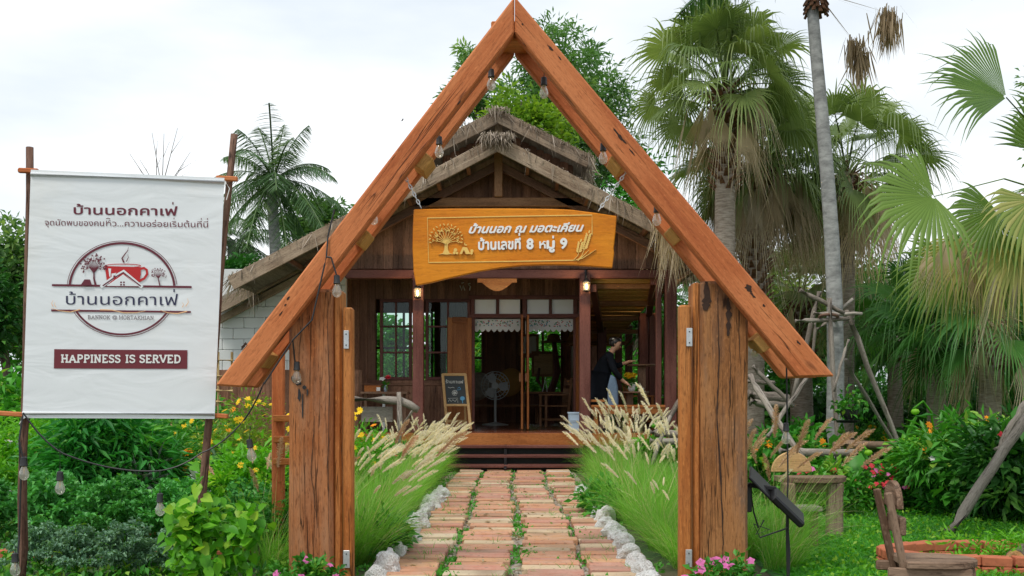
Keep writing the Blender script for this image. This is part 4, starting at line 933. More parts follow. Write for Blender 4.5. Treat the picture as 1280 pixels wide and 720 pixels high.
for (x, y, r) in ((569.5, 313, 2.3), (568, 316.5, 1.8), (571.5, 316.8, 1.6), (590, 314, 2), (589.5, 317, 1.7)): A.disc(x, y, r)
A.poly([(581, 303.6), (581.8, 306), (584.2, 306.2), (583.2, 307.6), (581.2, 307.4), (580.3, 305.6)])
A.done('carved_tree', MT['carve'], SG)
A = Art((0, YS, 0), (0, -1, 0), .0, .00012, .008)
for (bx, by, ex, ey, n, sz) in ((727, 322, 736.5, 290, 7, 2.6), (722, 322, 726, 301, 5, 2.2)):
    A.stroke([(bx - 5, by + 3), (bx, by - 2), (ex, ey + 6)], .8)
    for k in range(n):
        t = .38 + .6 * k / n; x, y = bx + (ex - bx) * t, by + (ey - by) * t
        for sgn in (-1, 1): A.disc(x + sgn * 2.1, y, sz, 1.15, -math.pi / 2 + sgn * .6 + .25, 8)
    A.disc(ex, ey, 2.4, 1.1, -1.2, 8)
A.stroke([(720, 325), (728, 323), (736, 318), (745, 312)], 1.3, .4); A.stroke([(722, 326), (730, 319), (736, 313)], 1.3, .5); A.done('carved_wheat', MT['carve'], SG)
A = Art((0, YS, 0), (0, -1, 0), .0, .0001, .009)
A.text('บ้านนอก ณ มอตะเคียน', 586, 291.6, 730, 289.3, 14.0, .036, .38); A.done('raised_lettering', MT['white'], SG); A = Art((0, YS, 0), (0, -1, 0), .0, .0001, .009)
A.text('บ้านเลขที ', 597.7, 312.3, 651, 311.2, 17.2, .036, 0, [(.965, .95)]); A.done('raised_lettering', MT['white'], SG); A = Art((0, YS, 0), (0, -1, 0), .0, .0001, .009); A.text('8', 658, 311.2, 667, 311, 17.5, .045); A.done('raised_lettering', MT['white'], SG); A = Art((0, YS, 0), (0, -1, 0), .0, .0001, .009); A.text('มู', 683, 310.8, 693.5, 310.6, 17.2, .036, 0, [(.8, .72)]); A.done('raised_lettering', MT['white'], SG); A = Art((0, YS, 0), (0, -1, 0), .0, .0001, .009); A.text('9', 700, 310.6, 709, 310.4, 17.5, .045)
A.done('raised_lettering', MT['white'], SG); A = Art((0, YS, 0), (0, -1, 0), .0, .0001, .009); A.stroke([(675, 302), (675.2, 310.7)], 2.1); A.stroke([(681, 305.6), (681.2, 310.7)], 2.1); A.stroke([(675.3, 307.5), (677, 305.2), (679.8, 305.2), (681.2, 306.5)], 1.8); A.stroke([(678.2, 304.6), (679.6, 302), (681.8, 302.6)], 1.6)
A.done('raised_lettering', MT['white'], SG)
def chain(p0, p1):
    p0, p1 = Vector(p0), Vector(p1); d = p1 - p0; n = int(d.length / .028); d.normalize(); u, w = perp(d); m = MB()
    for k in range(n):
        c = p0 + d * (.028 * (k + .5)); a = u if k % 2 else w; m.tube([c + d * .019 * math.cos(t) + a * .009 * math.sin(t) for t in np.linspace(0, 2 * math.pi, 9)], .0036, 5, cap=False)
    return m.build('chain', MT['chain'], SG)
chain(P(507, 222, YS + .02), P(527, 261, YS + .02)); chain(P(785, 212, YS + .02), P(747, 265, YS + .02))
# ------------------------------------------------------------------ vinyl banner between two rough poles
BL, BR = 6.35, 6.62
BN = thing('cafe_banner', 'white vinyl cafe banner with red cup emblem stretched between two rough poles', 'banner', P(150, 520, 6.4))
cor = [P(38.5, 212, BL), P(280.5, 222.3, BR), P(268.3, 523.5, BR), P(28, 522.5, BL)]
bn = (cor[1] - cor[3]).cross(cor[0] - cor[3]).normalized(); bn = -bn if bn.y > 0 else bn
m = MB(); N = 24; vs, gs, fs = [], [], []
for j in range(N + 1):
    for i in range(N + 1):
        u, v = i / N, j / N; p = (cor[0] * (1 - u) + cor[1] * u) * (1 - v) + (cor[3] * (1 - u) + cor[2] * u) * v
        vs.append(p - bn * (.0008 * math.sin(math.pi * u) * math.sin(math.pi * v) + .0003 * math.sin(9 * u + 5 * v) + .0006)); gs.append(p)
fs = [(j * (N + 1) + i, j * (N + 1) + i + 1, (j + 1) * (N + 1) + i + 1, (j + 1) * (N + 1) + i) for j in range(N) for i in range(N)]
b0 = len(vs); vs += [p - bn * .003 for p in vs]; fs += [tuple(b0 + i for i in f[::-1]) for f in fs]
rim = [i for i in range(N + 1)] + [k * (N + 1) + N for k in range(1, N + 1)] + [N * (N + 1) + i for i in range(N - 1, -1, -1)] + [k * (N + 1) for k in range(N - 1, 0, -1)]
fs += [(rim[(k + 1) % len(rim)], rim[k], b0 + rim[k], b0 + rim[(k + 1) % len(rim)]) for k in range(len(rim))]
m.add(vs, fs, vs); sheet = m.build('banner_sheet', MT['vinyl'], BN, smooth=False)
m = MB(); m.tube([cor[0] + Vector((-.0, 0, -.03)) - bn * .0, cor[1] + Vector((0, 0, -.03))], .014, 8); m.tube([cor[3] + Vector((0, 0, .03)), cor[2] + Vector((0, 0, .03))], .012, 8); m.each('hem', MT['white_cloth'], sheet, smooth=True)
BY = lambda u: BL + (BR - BL) * u
def pole(a, b, c=None):
    m = MB(); pts = [Vector(a).lerp(Vector(b), k / 9) + Vector((random.gauss(0, .006), random.gauss(0, .006), 0)) for k in range(10)]
    m.tube(pts, [.03 - .001 * k + random.uniform(-.003, .003) for k in range(10)], 9); m.build('pole', MT['stick'], BN, smooth=True)
pole(Vector((PX(20, BL) - .0, BL + .08, -.05)), P(38.5, 184, BL + .08)); pole(Vector((PX(238, BR), BR + .08, -.05)), P(291.5, 168, BR + .08))
for (a, b, y0, y1, Ya) in ((23, 48, 213, 214, BL + .03), (270, 297, 222.5, 224, BR + .03), (-2, 40, 516.5, 519, BL + .03), (262, 285, 519, 520.5, BR + .03)):
    m = MB(); m.timber(P(a, y0, Ya), P(b, y1, Ya), .03, .032); m.build('crossbar', MT['rafter'], BN)
m = MB(); m.tube([P(281, 226, BR), P(287, 236, BR), P(283, 250, BR)], .003, 5); m.tube([P(36, 520, BL), P(28, 524, BL), P(24, 530, BL)], .003, 5); m.each('tie_cord', MT['white'], BN)
bp = cor[0] + bn * .001
A = Art(bp, bn)
A.text('บ้านนอกคาเฟ', 92, 267.6, 222, 269.4, 15.2, .017, 0, [(.955, .90)]); A.text('จุดนัดพบของคน', 56, 281.6, 130, 282.6, 10.3, .004)
A.stroke([(133.2, 275.8), (133.2, 282.6)], .9); A.stroke([(138.4, 278.6), (138.4, 282.6)], .9); A.stroke([(133.4, 280), (135, 278), (137.2, 278), (138.4, 279)], .8); A.stroke([(135.4, 277.4), (136.4, 275.6), (138.2, 276)], .8); A.stroke([(132.8, 273.6), (135, 272.6), (137.6, 273.7)], .8)
A.text('ว...ความอร่อยเริมต้นทีนี', 140.5, 282.8, 260, 284.3, 10.3, .004, 0, [(.645, .93), (.93, .93), (.995, .93)])
A.arc(152.5, 361, 68.7, 59.7, 5, 175, .7, 60); A.arc(152.5, 361, 65.5, 57, 4, 176, 2.8, 60); A.arc(152.5, 361, 68.7, 59.7, 207, 333, .7, 40); A.arc(152.5, 361, 65.5, 57, 209, 331, 2.3, 40)
A.stroke([(65, 356.4), (239.6, 358.8)], 2.6); A.stroke([(64, 388), (238.6, 390)], 2.4)
rs = random.Random(5)
for (bx, by, cy, r, n) in ((117.5, 356, 334, 16, 15), (198, 357, 344, 9.5, 11)):
    A.stroke([(bx + 2, by), (bx, by - 8), (bx, cy + 2)], r * .17, r * .08)
    for k in range(n):
        a = R(-15 + 210 * k / (n - 1)); ex, ey = bx + r * math.cos(a) * .85, cy - r * math.sin(a) * .85
        A.stroke([(bx, cy + r * .45), (bx + (ex - bx) * .4, cy - (cy - ey) * .25), (ex, ey)], r * .055, .35)
        for j in range(4):
            q = rs.uniform(.5, 1.05); b = a + rs.uniform(-.2, .2); A.disc(bx + r * math.cos(b) * q, cy - r * math.sin(b) * q, r * .065, n=7)
A.poly([(101, 357), (106, 349.4), (113, 349.6), (115.5, 357.2)]); A.done('maroon_print', MT['maroon'], sheet)
A = Art(bp, bn, .0022)
A.poly([(131, 332.5)] + [(131.2 + .5 * k, 334 + 3.6 * k) for k in range(1, 6)] + [(138, 357), (170, 357.3), (174.5, 351), (176, 343), (176.3, 334), (165, 333.6), (145, 333)])
A.stroke([(175.5, 336), (180, 335), (183.5, 337.5), (184, 342.5), (180.5, 348), (173.5, 351.5)], 3.0); A.arc(153.7, 332.3, 22.3, 2.2, 0, 360, .9, 40); A.done('red_cup', MT['red'], sheet)
A = Art(bp, bn, .0026); A.stroke([(126, 359), (141, 347.5), (141, 343.5), (145, 343), (145, 345), (154, 339), (178, 359.2)], 4.2); A.poly([(133, 357.4), (154, 343), (173, 357.7)])
A.poly([(135.5, 335.6), (139, 335.8), (138, 347), (136.6, 345)]); A.poly([(103, 357), (106, 351.5), (109, 357)]); A.done('white_print', MT['white_cloth'], sheet)
A = Art(bp, bn, .0032); A.stroke([(128.5, 357.4), (142.4, 347.6), (142.4, 345), (144, 344.8), (144, 346.6), (154, 340.6), (176, 357.8)], 1.6)
for x in (151.4, 155): 
    for y in (353, 356): A.poly([(x - 1.1, y - 1), (x + 1.1, y - 1), (x + 1.1, y + 1), (x - 1.1, y + 1)])
A.stroke([(155, 328), (152.6, 323), (156, 318), (160, 313), (160.5, 308.5)], 2.2, .3); A.stroke([(158, 327), (160.5, 322), (160, 318)], 1.2, .3); A.done('steam_print', MT['maroon'], sheet)
A = Art(bp, bn); A.text('บ้านนอกคาเฟ', 82.5, 380.4, 222.5, 381.6, 19.2, .002, 0, [(.965, .86)]); A.done('blue_name_print', MT['navy'], sheet)
A = Art(bp, bn); slab(A, 'BANNOK', 109.5, 398.6, 138, 399, 4.4, .62); A.text('@', 140.5, 398.2, 146.5, 398.3, 5.6, .01); slab(A, 'MORTAKHIAN', 148.5, 399.1, 192.5, 399.5, 4.4, .62); A.done('grey_name_print', MT['greyink'], sheet)
A = Art(bp, bn, .0028)
A.stroke([(64, 385), (75, 388.5), (88, 390), (100, 386.8)], .4, 1.3); A.stroke([(125, 387.2), (140, 387.6), (155, 391), (170, 391), (182, 388.4)], 1.4, .5); A.stroke([(200, 387.5), (210, 391), (222, 392), (234, 389)], .5, 1.5)
A.stroke([(66, 383), (64.6, 379), (66.6, 375)], .9, .3); A.stroke([(70, 384), (68, 381), (69, 378)], .8, .3); A.stroke([(228, 384), (229.5, 380.5), (227.5, 378)], .9, .3); A.stroke([(232, 383), (235.5, 378), (234.5, 373)], 1.0, .3); A.done('orange_swirl_print', MT['orangeink'], sheet)
A = Art(bp, bn); A.poly([(67.8, 436.4), (150, 437.2), (234.3, 437.6), (234, 461), (150, 460.8), (67.3, 460.6)])
MT['bar'] = plain('dark_red_bar', (.16, .018, .028), .5); A.done('red_bar_print', MT['bar'], sheet)
A = Art(bp, bn, .0018); slab(A, 'HAPPINESS', 76, 452.6, 151, 453, 8.8, 2.0); slab(A, 'IS', 156.5, 453, 169.5, 453, 8.8, 2.0); slab(A, 'SERVED', 174, 453, 226.5, 453.2, 8.8, 2.0); A.done('slogan_print', MT['white'], sheet)
# ------------------------------------------------------------------ strings of bulbs
def strand(name, label, wires, bulbs, group=None):
    t = thing(name, label, 'string lights', bulbs[0][0])
    for w in wires:
        m = MB(); pts = [Vector(p) for p in w[0]]; sag = w[1] if len(w) > 1 else 0; q = []
        for a, b in zip(pts, pts[1:]):
            for k in range(8): f = k / 8; q.append(a.lerp(b, f) - Vector((0, 0, sag * 4 * f * (1 - f))))
        q.append(pts[-1]); m.tube(q, .0055, 6); m.build('cable', MT['black'], t)
    for (c, d, top) in bulbs:
        c, d = Vector(c), Vector(d).normalized()
        m = MB(); m.lathe(c, [(.012, -.055), (.019, -.05), (.021, -.01), (.024, 0), (.019, .004)], 12, axis=d); s = m.build('socket', MT['black'], t, sm_angle=40)
        if top is not None: m = MB(); m.tube([Vector(top), c - d * .05], .004, 5); m.build('cord', MT['black'], s)
        m = MB(); m.lathe(c, [(.014, .002), (.018, .015), (.028, .04), (.031, .058), (.027, .075), (.014, .088), (.002, .092)], 14, axis=d); m.build('bulb', MT['bulb'], s, smooth=True)
        m = MB(); m.tube([c + d * .0, c + d * .03], .006, 6); u, w = perp(d); m.tube([c + d * .03 + u * .004, c + d * .05 + u * .008, c + d * .05 - u * .008, c + d * .03 - u * .004], .0016, 4); m.build('filament', MT['filament'], s)
dn = (0, 0, -1)
def bl(px, py, Y=YG + .23, d=dn, top=None): c = P(px, py, Y) + Vector((0, 0, .03)); return (c, d, (c + Vector((0, 0, top)) if top else None))
strand('festoon_lights', 'black bulb string strung up and over both slopes of the timber gate', 
 [([P(421, 345, YG - .02), P(414, 322, YG - .02), P(408, 321, YG - .02), P(410, 295, YG - .012), P(418, 262, YG - .012)],), ([P(408, 321, YG - .02), P(390, 400, YG - .02), P(366, 425, YG - .012), P(369, 455, YG + .06)],), ([P(366, 425, YG - .012), P(330, 480, YG - .02)],)],
 [bl(614, 102, top=.12), bl(680, 112, top=.12), bl(549, 186, top=.12), bl(754, 194, top=.12), bl(467, 270, YG + .3, top=.06), bl(821, 271, top=.1), bl(421, 360, YG - .02, top=.06), bl(371, 468, YG + .06, top=.05)])
strand('festoon_lights', 'black bulb string sagging from the left rafter foot across below the white banner', 
 [([P(330, 478, YG - .02), P(305, 525, 6.55)], .02), ([P(305, 525, 6.55), P(252, 566, 6.5), P(190, 589, 6.4), P(79, 567, 6.3), P(29, 516, 6.28)], .03), ([P(29, 516, 6.28), P(24, 550, 6.25), P(26, 600, 6.25), P(24, 670, 6.25), P(20, 725, 6.2)], 0), ([P(24, 550, 6.25), P(29, 575, 6.25)], 0)],
 [bl(313, 565, 6.5, (.15, 0, -1), .14), bl(200, 633, 6.4, top=.2), bl(75, 606, 6.3, top=.2), bl(30, 588, 6.22, top=.08), bl(19, 708, 6.2, top=.1)])
strand('festoon_lights', 'black bulb string hanging down from the right rafter foot beside the solar lamp', 
 [([P(960, 425, YG + .2), P(983, 440, YG + .25), P(984, 530, 6.8), P(985, 600, 6.8), P(983, 660, 6.8), P(984, 715, 6.75)], 0)],
 [bl(951, 438, YG + .3, (-.7, 0, -.75), None), bl(982.5, 544, 6.8, top=.05)])
# ------------------------------------------------------------------ things on the deck
def aboard():
    Y = 18.2; t = thing('chalkboard_sign', 'wooden A-frame chalkboard menu standing beside the doorway', 'chalkboard', (PX(572, Y), Y, DZ)); lean = .16
    def q(px, py, dy=0): 
        z = PZ(py, Y); return Vector((PX(px, Y), Y + lean * (z - DZ) + dy, z))
    m = MB(); up = (0, 1, 0)
    m.timber(q(559, 537), q(552.5, 467), .05, .03, up); m.timber(q(588.5, 537), q(581, 467), .05, .03, up); m.timber(q(552, 468), q(582, 468), .03, .05); m.timber(q(556, 506.5), q(585.5, 506.5), .03, .045); m.build('frame', MT['pale'], t)
    m = MB(); m.timber(q(557, 537, .42), q(555, 470, .05), .04, .025, up); m.timber(q(581, 537, .42), q(579, 470, .05), .04, .025, up); m.timber(q(557, 527, .34), q(582, 527, .34), .025, .05); m.build('rear_leg', MT['pale'], t)
    m = MB(); m.prism([q(554.5, 469.5, .004), q(580, 469.5, .004), q(584, 505, .004), q(558, 505, .004)], (0, .012, 0)); b = m.build('board', MT['chalk'], t)
    n = Vector((0, -1, lean)); A = Art(q(570, 487, -.002), n, .002); A.text('ร้านกาแฟ', 557, 479, 579, 479.3, 5.5, .012)
    for k in range(6): a = k * 1.047; A.arc(568.5 + 2 * math.cos(a), 491 + 2 * math.sin(a), 1.5, 1.5, 0, 330, .45, 10)
    A.stroke([(560, 484), (563, 485), (566, 484), (568, 485)], .5); A.stroke([(560.5, 502), (562, 499), (564, 502), (566, 499.6), (569, 502), (571, 499)], .6); A.stroke([(560, 498), (572, 497.6), (572.4, 503.6)], .4); A.done('chalk_writing', MT['chalkw'], b)
    A = Art(q(570, 487, -.002), n, .002); A.disc(578, 498, 3, 2.6); A.stroke([(578, 500), (578.4, 504)], 1); A.stroke([(572, 485.5), (574, 484), (576, 486)], .7); A.stroke([(571, 487.5), (576, 487)], .6); A.done('chalk_drawing', MT['chalkb'], b)
aboard()
def fan(px, py0, py1, Y, label):
    x = PX(px, Y); zb = PZ(py0, Y); zc = PZ(482, Y); t = thing('pedestal_fan', label, 'fan', (x, Y, DZ)); m = MB()
    m.lathe((x, Y, DZ), [(.3, 0), (.3, .02), (.12, .05), (.03, .07), (.03, zc - DZ - .05)], 20); m.tube([(x, Y, zc - .08), (x, Y + .12, zc)], .05, 10); m.build('stand', MT['fan'], t, sm_angle=40)
    r = .32; m = MB()
    for k in range(22): a = k * math.pi / 11; d = Vector((math.cos(a), 0, math.sin(a))); c = Vector((x, Y, zc)); m.tube([c + Vector((0, -.09, 0)) + d * .06, c + d * r * .7 + Vector((0, -.075, 0)), c + d * r, c + d * r * .7 + Vector((0, .08, 0))], .005, 4)
    for rr, yy in ((r, 0), (r * .8, -.06), (r * .5, -.085)): m.tube([Vector((x + rr * math.cos(a), Y + yy, zc + rr * math.sin(a))) for a in np.linspace(0, 2 * math.pi, 29)], .009, 5)
    m.lathe((x, Y - .1, zc), [(.075, 0), (.07, .02)], 16, axis=(0, 1, 0)); m.build('cage', MT['fan'], t)
    m = MB()
    for k in range(3):
        a = k * 2.094; c = Vector((x, Y, zc)); d = Vector((math.cos(a), 0, math.sin(a))); e = Vector((-d.z, 0, d.x)); m.prism([c + d * .05 - e * .03, c + d * .15 - e * .12, c + d * .29 - e * .1, c + d * .28 + e * .09, c + d * .1 + e * .06], (0, .012, 0))
    m.build('blade', MT['fan'], t)
fan(619, 522, 462, 22.5, 'grey pedestal fan on the floor just inside the open doorway')
def chair_arm(x, y, z, rot, label, s=1.0, name='wooden_armchair', mat='tie', group=None):
    t = thing(name, label, 'chair', (x, y, z), group); o = Vector((x, y, z)); Rm = Matrix.Rotation(rot, 3, 'Z'); q = lambda a, b, c: o + Rm @ (Vector((a, b, c)) * s)
    m = MB(); m.timber(q(-.24, 0, .42), q(.24, 0, .42), .48 * s, .03, (0, 0, 1)); m.build('seat', MT[mat], t)
    for a in (-.24, .24):
        for b in (-.22, .22):
            m = MB(); top = 1.0 if b > 0 else .64; m.timber(q(a, b, 0), q(a, b + (.1 if b > 0 else 0), top), .05 * s, .05 * s, (0, 1, 0)); m.build('leg', MT[mat], t)
        m = MB(); m.timber(q(a, -.26, .65), q(a, .24, .65), .06 * s, .03, (0, 0, 1)); m.build('armrest', MT[mat], t)
        m = MB(); m.timber(q(a, -.2, .14), q(a, .2, .14), .03 * s, .05, (0, 0, 1)); m.build('stretcher', MT[mat], t)
    m = MB()
    for zc in (.55, .72, .9): m.timber(q(-.24, .2 + zc * .1, zc), q(.24, .2 + zc * .1, zc), .025 * s, .12 * s, (0, .1, 1))
    m.build('backrest', MT[mat], t); return t
chair_arm(PX(692, 21.5), 21.5, DZ, R(-78), 'dark wooden armchair behind the right door opening', 1.05)
t = thing('desk', 'dark table carrying a pale tablet stand, inside the doorway', 'table', (PX(676, 22.8), 22.8, DZ)); m = MB(); m.box((PX(680, 22.8), 22.8, 1.38), (1.1, .6, .04), 0); m.build('tabletop', MT['tie'], t)
for dx in (-.48, .48):
    for dy in (-.25, .25): m = MB(); m.box((PX(680, 22.8) + dx, 22.8 + dy, (DZ + 1.36) / 2), (.06, .06, 1.36 - DZ), 2); m.build('leg', MT['tie'], t)
t = thing('tablet', 'pale tablet propped on the dark table inside the doorway', 'tablet', (PX(680, 22.6), 22.6, 1.4)); m = MB(); m.timber((PX(678, 22.6), 22.6, 1.4), (PX(682, 22.6), 22.65, 1.72), .2, .012, (1, 0, -.2)); m.build('screen', MT['lace'], t); m = MB(); m.timber((PX(684, 22.7), 22.7, 1.4), (PX(682, 22.65), 22.66, 1.65), .03, .02, (1, 0, 0)); m.build('stand', MT['lace'], t)
# straw hat on driftwood figure, framed pictures, cushions
t = thing('hat_stand', 'dark driftwood stand wearing a brown hat, before the back window', 'hat stand', (PX(690, 24.5), 24.5, DZ)); c = P(692, 424, 24.5)
m = MB(); m.tube([Vector((c.x - .1, 24.5, DZ)), Vector((c.x - .15, 24.5, 1.2)), Vector((c.x + .1, 24.5, 1.9)), Vector((c.x, 24.5, c.z))], [.12, .1, .08, .06], 8); m.tube([Vector((c.x - .14, 24.5, 1.3)), Vector((c.x - .4, 24.5, 1.7)), Vector((c.x - .35, 24.5, 2.0))], [.07, .05, .03], 7); m.build('trunk', MT['beam'], t)
m = MB(); m.lathe(c - Vector((0, 0, .08)), [(.32, 0), (.3, .03), (.17, .06), (.15, .17), (.09, .21), (.01, .22)], 16); m.build('hat', MT['tie'], t, sm_angle=40)
for (px, py, s, lab, mt) in ((661, 431, .22, 'small dark framed picture hung at the upper left of the back window', 'lace'), (679, 455, .26, 'yellowish framed picture hung low before the back window', 'bamboo')):
    c = P(px, py, 24.8); t = thing('framed_picture', lab, 'picture', c); m = MB()
    for a in (-1, 1): m.box(c + Vector((a * s, 0, 0)), (.06, .05, s * 2.3), 2); m.box(c + Vector((0, -.003, a * s * 1.1)), (s * 2 + .06, .05, .06), 0)
    m.build('frame', MT['tie'], t); m = MB(); m.box(c + Vector((0, .02, 0)), (s * 2, .01, s * 2.2), 0); m.build('print', MT[mt], t)
MT['cush'] = plain('mustard_cushion', (.38, .2, .05), .9, var=.2); MT['cush2'] = plain('floral_cushion', (.4, .34, .28), .9, var=.6, scale=12)
for (px, py, lab, mt) in ((637, 478, 'mustard cushion leaning behind the pedestal fan', 'cush'), (597, 483, 'pale floral cushion on the far left inside the doorway', 'cush2')):
    c = P(px, py, 24.2); t = thing('cushion', lab, 'cushion', c); m = MB(); m.ball((0, 0, 0), (.3, .12, .34), 16)
    for v in m.vs: v.x *= 1 + .25 * abs(v.z); v.z *= 1 + .2 * abs(v.x)
    rm = Matrix.Rotation(R(35), 3, 'Y'); m.vs = [rm @ v + c for v in m.vs]; m.build('cover', MT[mt], t, smooth=True)
    m = MB(); m.tube([c + rm @ Vector((.31 * math.cos(a), 0, .35 * math.sin(a))) for a in np.linspace(0, 6.283, 20)], .012, 5); m.build('piping', MT[mt], t)
t = thing('bench', 'dark low bench along the back wall under the cushions', 'bench', (PX(620, 24.4), 24.4, DZ)); m = MB(); m.box((PX(620, 24.4), 24.5, DZ + .42), (2.2, .6, .05), 0); m.build('seat', MT['tie'], t)
for k in (-1, 1): m = MB(); m.box((PX(620, 24.4) + k, 24.5, DZ + .2), (.08, .5, .4), 2); m.build('leg', MT['tie'], t)
# bin
Y = 17.75; t = thing('plastic_bin', 'pale blue plastic bin on the deck edge right of the doorway', 'bin', (PX(718.5, Y), Y, DZ)); c = Vector((PX(718.5, Y), Y, DZ)); m = MB()
def boxprof(mb, c, prof):
    vs = []; fs = []
    for (hx, hy, z) in prof: vs += [c + Vector((sx * hx, sy * hy, z)) for sx, sy in ((-1, -1), (1, -1), (1, 1), (-1, 1))]
    for k in range(len(prof) - 1): fs += [(4 * k + i, 4 * k + (i + 1) % 4, 4 * k + 4 + (i + 1) % 4, 4 * k + 4 + i) for i in range(4)]
    fs += [(3, 2, 1, 0), tuple(range(4 * len(prof) - 4, 4 * len(prof)))]; mb.add(vs, fs, vs)
boxprof(m, c, [(.095, .08, 0), (.118, .1, .33), (.128, .11, .335), (.128, .11, .36), (.118, .1, .36), (.112, .095, .3), (.09, .075, .02)]); m.build('body', MT['binblue'], t); m = MB(); m.tube([c + Vector((-.1, -.1, .3)), c + Vector((-.1, -.112, .22)), c + Vector((.1, -.112, .22)), c + Vector((.1, -.1, .3))], .005, 5); m.build('rib', MT['binblue'], t)
# lounge tables and vase
def round_table(px, py, Y, r, leg, label, mat='tie', square=False):
    c = P(px, py, Y); t = thing('round_table', label, 'table', (c.x, Y, DZ)); m = MB(); m.lathe(c, [(r * .98, -.03), (r, -.025), (r, -.005), (r * .98, 0)], 28); m.build('tabletop', MT[mat], t, sm_angle=30)
    m = MB(); m.box((c.x, Y, (DZ + c.z - .03) / 2), (leg, leg, c.z - .03 - DZ), 2); m.build('pedestal', MT[mat], t); m = MB(); m.box((c.x, Y, DZ + .03), (r * 1.1, .08, .05), 0); m.box((c.x, Y, DZ + .034), (.08, r * 1.1, .05), 1); m.build('foot', MT[mat], t); return c
MT['lt'] = wood('lounge_table_wood', (.12, .06, .04), (.22, .12, .075), (.34, .21, .14), .4, 1)
c1 = round_table(787, 489.5, 18.4, .36, .12, 'small round table with yellow flowers before the woman', 'lt'); c2 = round_table(802, 455.5, 18.9, .27, .14, 'taller round table behind the yellow flowers, in the open lounge', 'lt')
MT['ybl'] = blossom_mesh('marigold_y', 12, LF['yflower'], None, .05, .2, 3)
c = c1 + Vector((.03, -.05, 0)); t = thing('flower_vase', 'white animal-shaped vase of yellow blossoms on the small round table', 'vase', c); m = MB(); m.lathe(c, [(.05, 0), (.07, .05), (.055, .12), (.03, .15), (.035, .17), (.02, .165)], 12); m.ball(c + Vector((.07, 0, .13)), (.035, .03, .04), 8); m.tube([c + Vector((.07, 0, .15)), c + Vector((.08, 0, .23))], [.012, .006], 6); m.build('vase', MT['white'], t, smooth=True)
nm = NM(); nm.leaves(np.tile(np.array(c) + [-.05, 0, .15], (60, 1)) + RNG.normal(size=(60, 3)) * .03, rdir(60, .7), .12, .05); nm.build('foliage', LF['mid'], t)
for k in range(11): o = link('blossom', BLOSSOM['marigold_y'], None, t); o.location = Vector((random.gauss(-.05, .07), random.gauss(-.02, .04), random.uniform(.22, .32))); o.rotation_euler = (R(random.uniform(20, 60)), R(random.uniform(-40, 40)), 0); o.scale = (1.15,) * 3
t = thing('coffee_cup', 'white cup beside the yellow flowers on the small round table', 'cup', c1 + Vector((.22, -.05, 0))); m = MB(); m.lathe(c1 + Vector((.22, -.05, 0)), [(.03, 0), (.042, .05), (.044, .07), (.038, .07), (.03, .02)], 12); m.build('bowl', MT['white'], t, smooth=True); m = MB(); m.lathe(c1 + Vector((.22, -.05, .001)), [(.07, 0), (.075, .012), (.03, .006)], 14); m.build('saucer', MT['white'], t)
chair_arm(PX(800, 20.5), 20.5, DZ, R(90), 'orange wooden chair behind the small round table in the lounge', 1.0, 'wooden_chair', 'door')
# table and tissue stand left of the doorway
Y = 18.4; t = thing('side_table', 'narrow wooden table under the leftmost window, on the porch', 'table', (PX(480, Y), Y, DZ)); m = MB(); m.box((PX(482, Y), Y, PZ(491, Y)), (PX(510, Y) - PX(452, Y), .5, .04), 0); m.build('tabletop', MT['lt'], t)
for px in (456, 479, 505): m = MB(); m.box((PX(px, Y), Y + .1, (DZ + PZ(492, Y)) / 2), (.05, .05, PZ(492, Y) - DZ), 2); m.build('leg', MT['steel'] if px == 479 else MT['lt'], t)
t = thing('napkin_box', 'small wooden napkin box on the narrow porch table', 'box', P(464, 488, Y)); m = MB(); m.box(P(466, 486, Y), (.3, .14, .12), 0, .01); m.build('case', MT['plank'], t); m = MB(); m.box(P(473, 486.5, Y - .08), (.07, .03, .07), 0); m.build('napkin', MT['white'], t)
blossom_mesh('rose', 8, LF['rflower'], None, .05, .5, 3); blossom_mesh('wf', 5, LF['wflower'], None, .045, .15)
t = thing('bud_vase', 'small vase with one red and one white bloom on the narrow porch table', 'vase', P(482, 490, Y)); c = P(482, 489.5, Y); m = MB(); m.lathe(c, [(.03, 0), (.035, .06), (.02, .1), (.022, .12)], 10); m.build('vase', MT['binblue'], t, smooth=True); nm = NM(); nm.leaves(np.tile(np.array(c) + [0, 0, .1], (24, 1)), rdir(24, 1), .13, .04); nm.build('foliage', LF['mid'], t)
for k, d in (('rose', (.05, -.02, .26)), ('wf', (-.06, -.02, .24))): o = link('blossom', BLOSSOM[k], None, t); o.location = d; o.rotation_euler = (R(40), 0, 0); o.scale = (1.5,) * 3
# grey driftwood rail with hanging plank
Y = 14.2; t = thing('driftwood_rail', 'grey driftwood log rail with a hanging plank, left of the porch steps', 'rail', (PX(490, Y), Y, 0)); m = MB()
m.tube([P(438, 498.5, Y), P(480, 500, Y), P(500, 501, Y), P(512, 506, Y), P(523, 513, Y)], [.055, .06, .062, .06, .05], 10); m.build('log', MT['grey'], t, smooth=True)
m = MB(); m.tube([Vector((PX(499, Y), Y - .05, 0)), P(500, 530, Y - .08), P(498.5, 490, Y - .09)], [.05, .04, .03], 8); m.build('post', MT['grey'], t, smooth=True); m = MB(); m.tube([P(503, 532, Y), P(519, 509, Y)], .035, 8); m.build('brace', MT['grey'], t); m = MB(); m.timber(P(452, 518, Y + .1), P(491, 518, Y + .1), .04, .22); m.build('plank', MT['grey'], t)
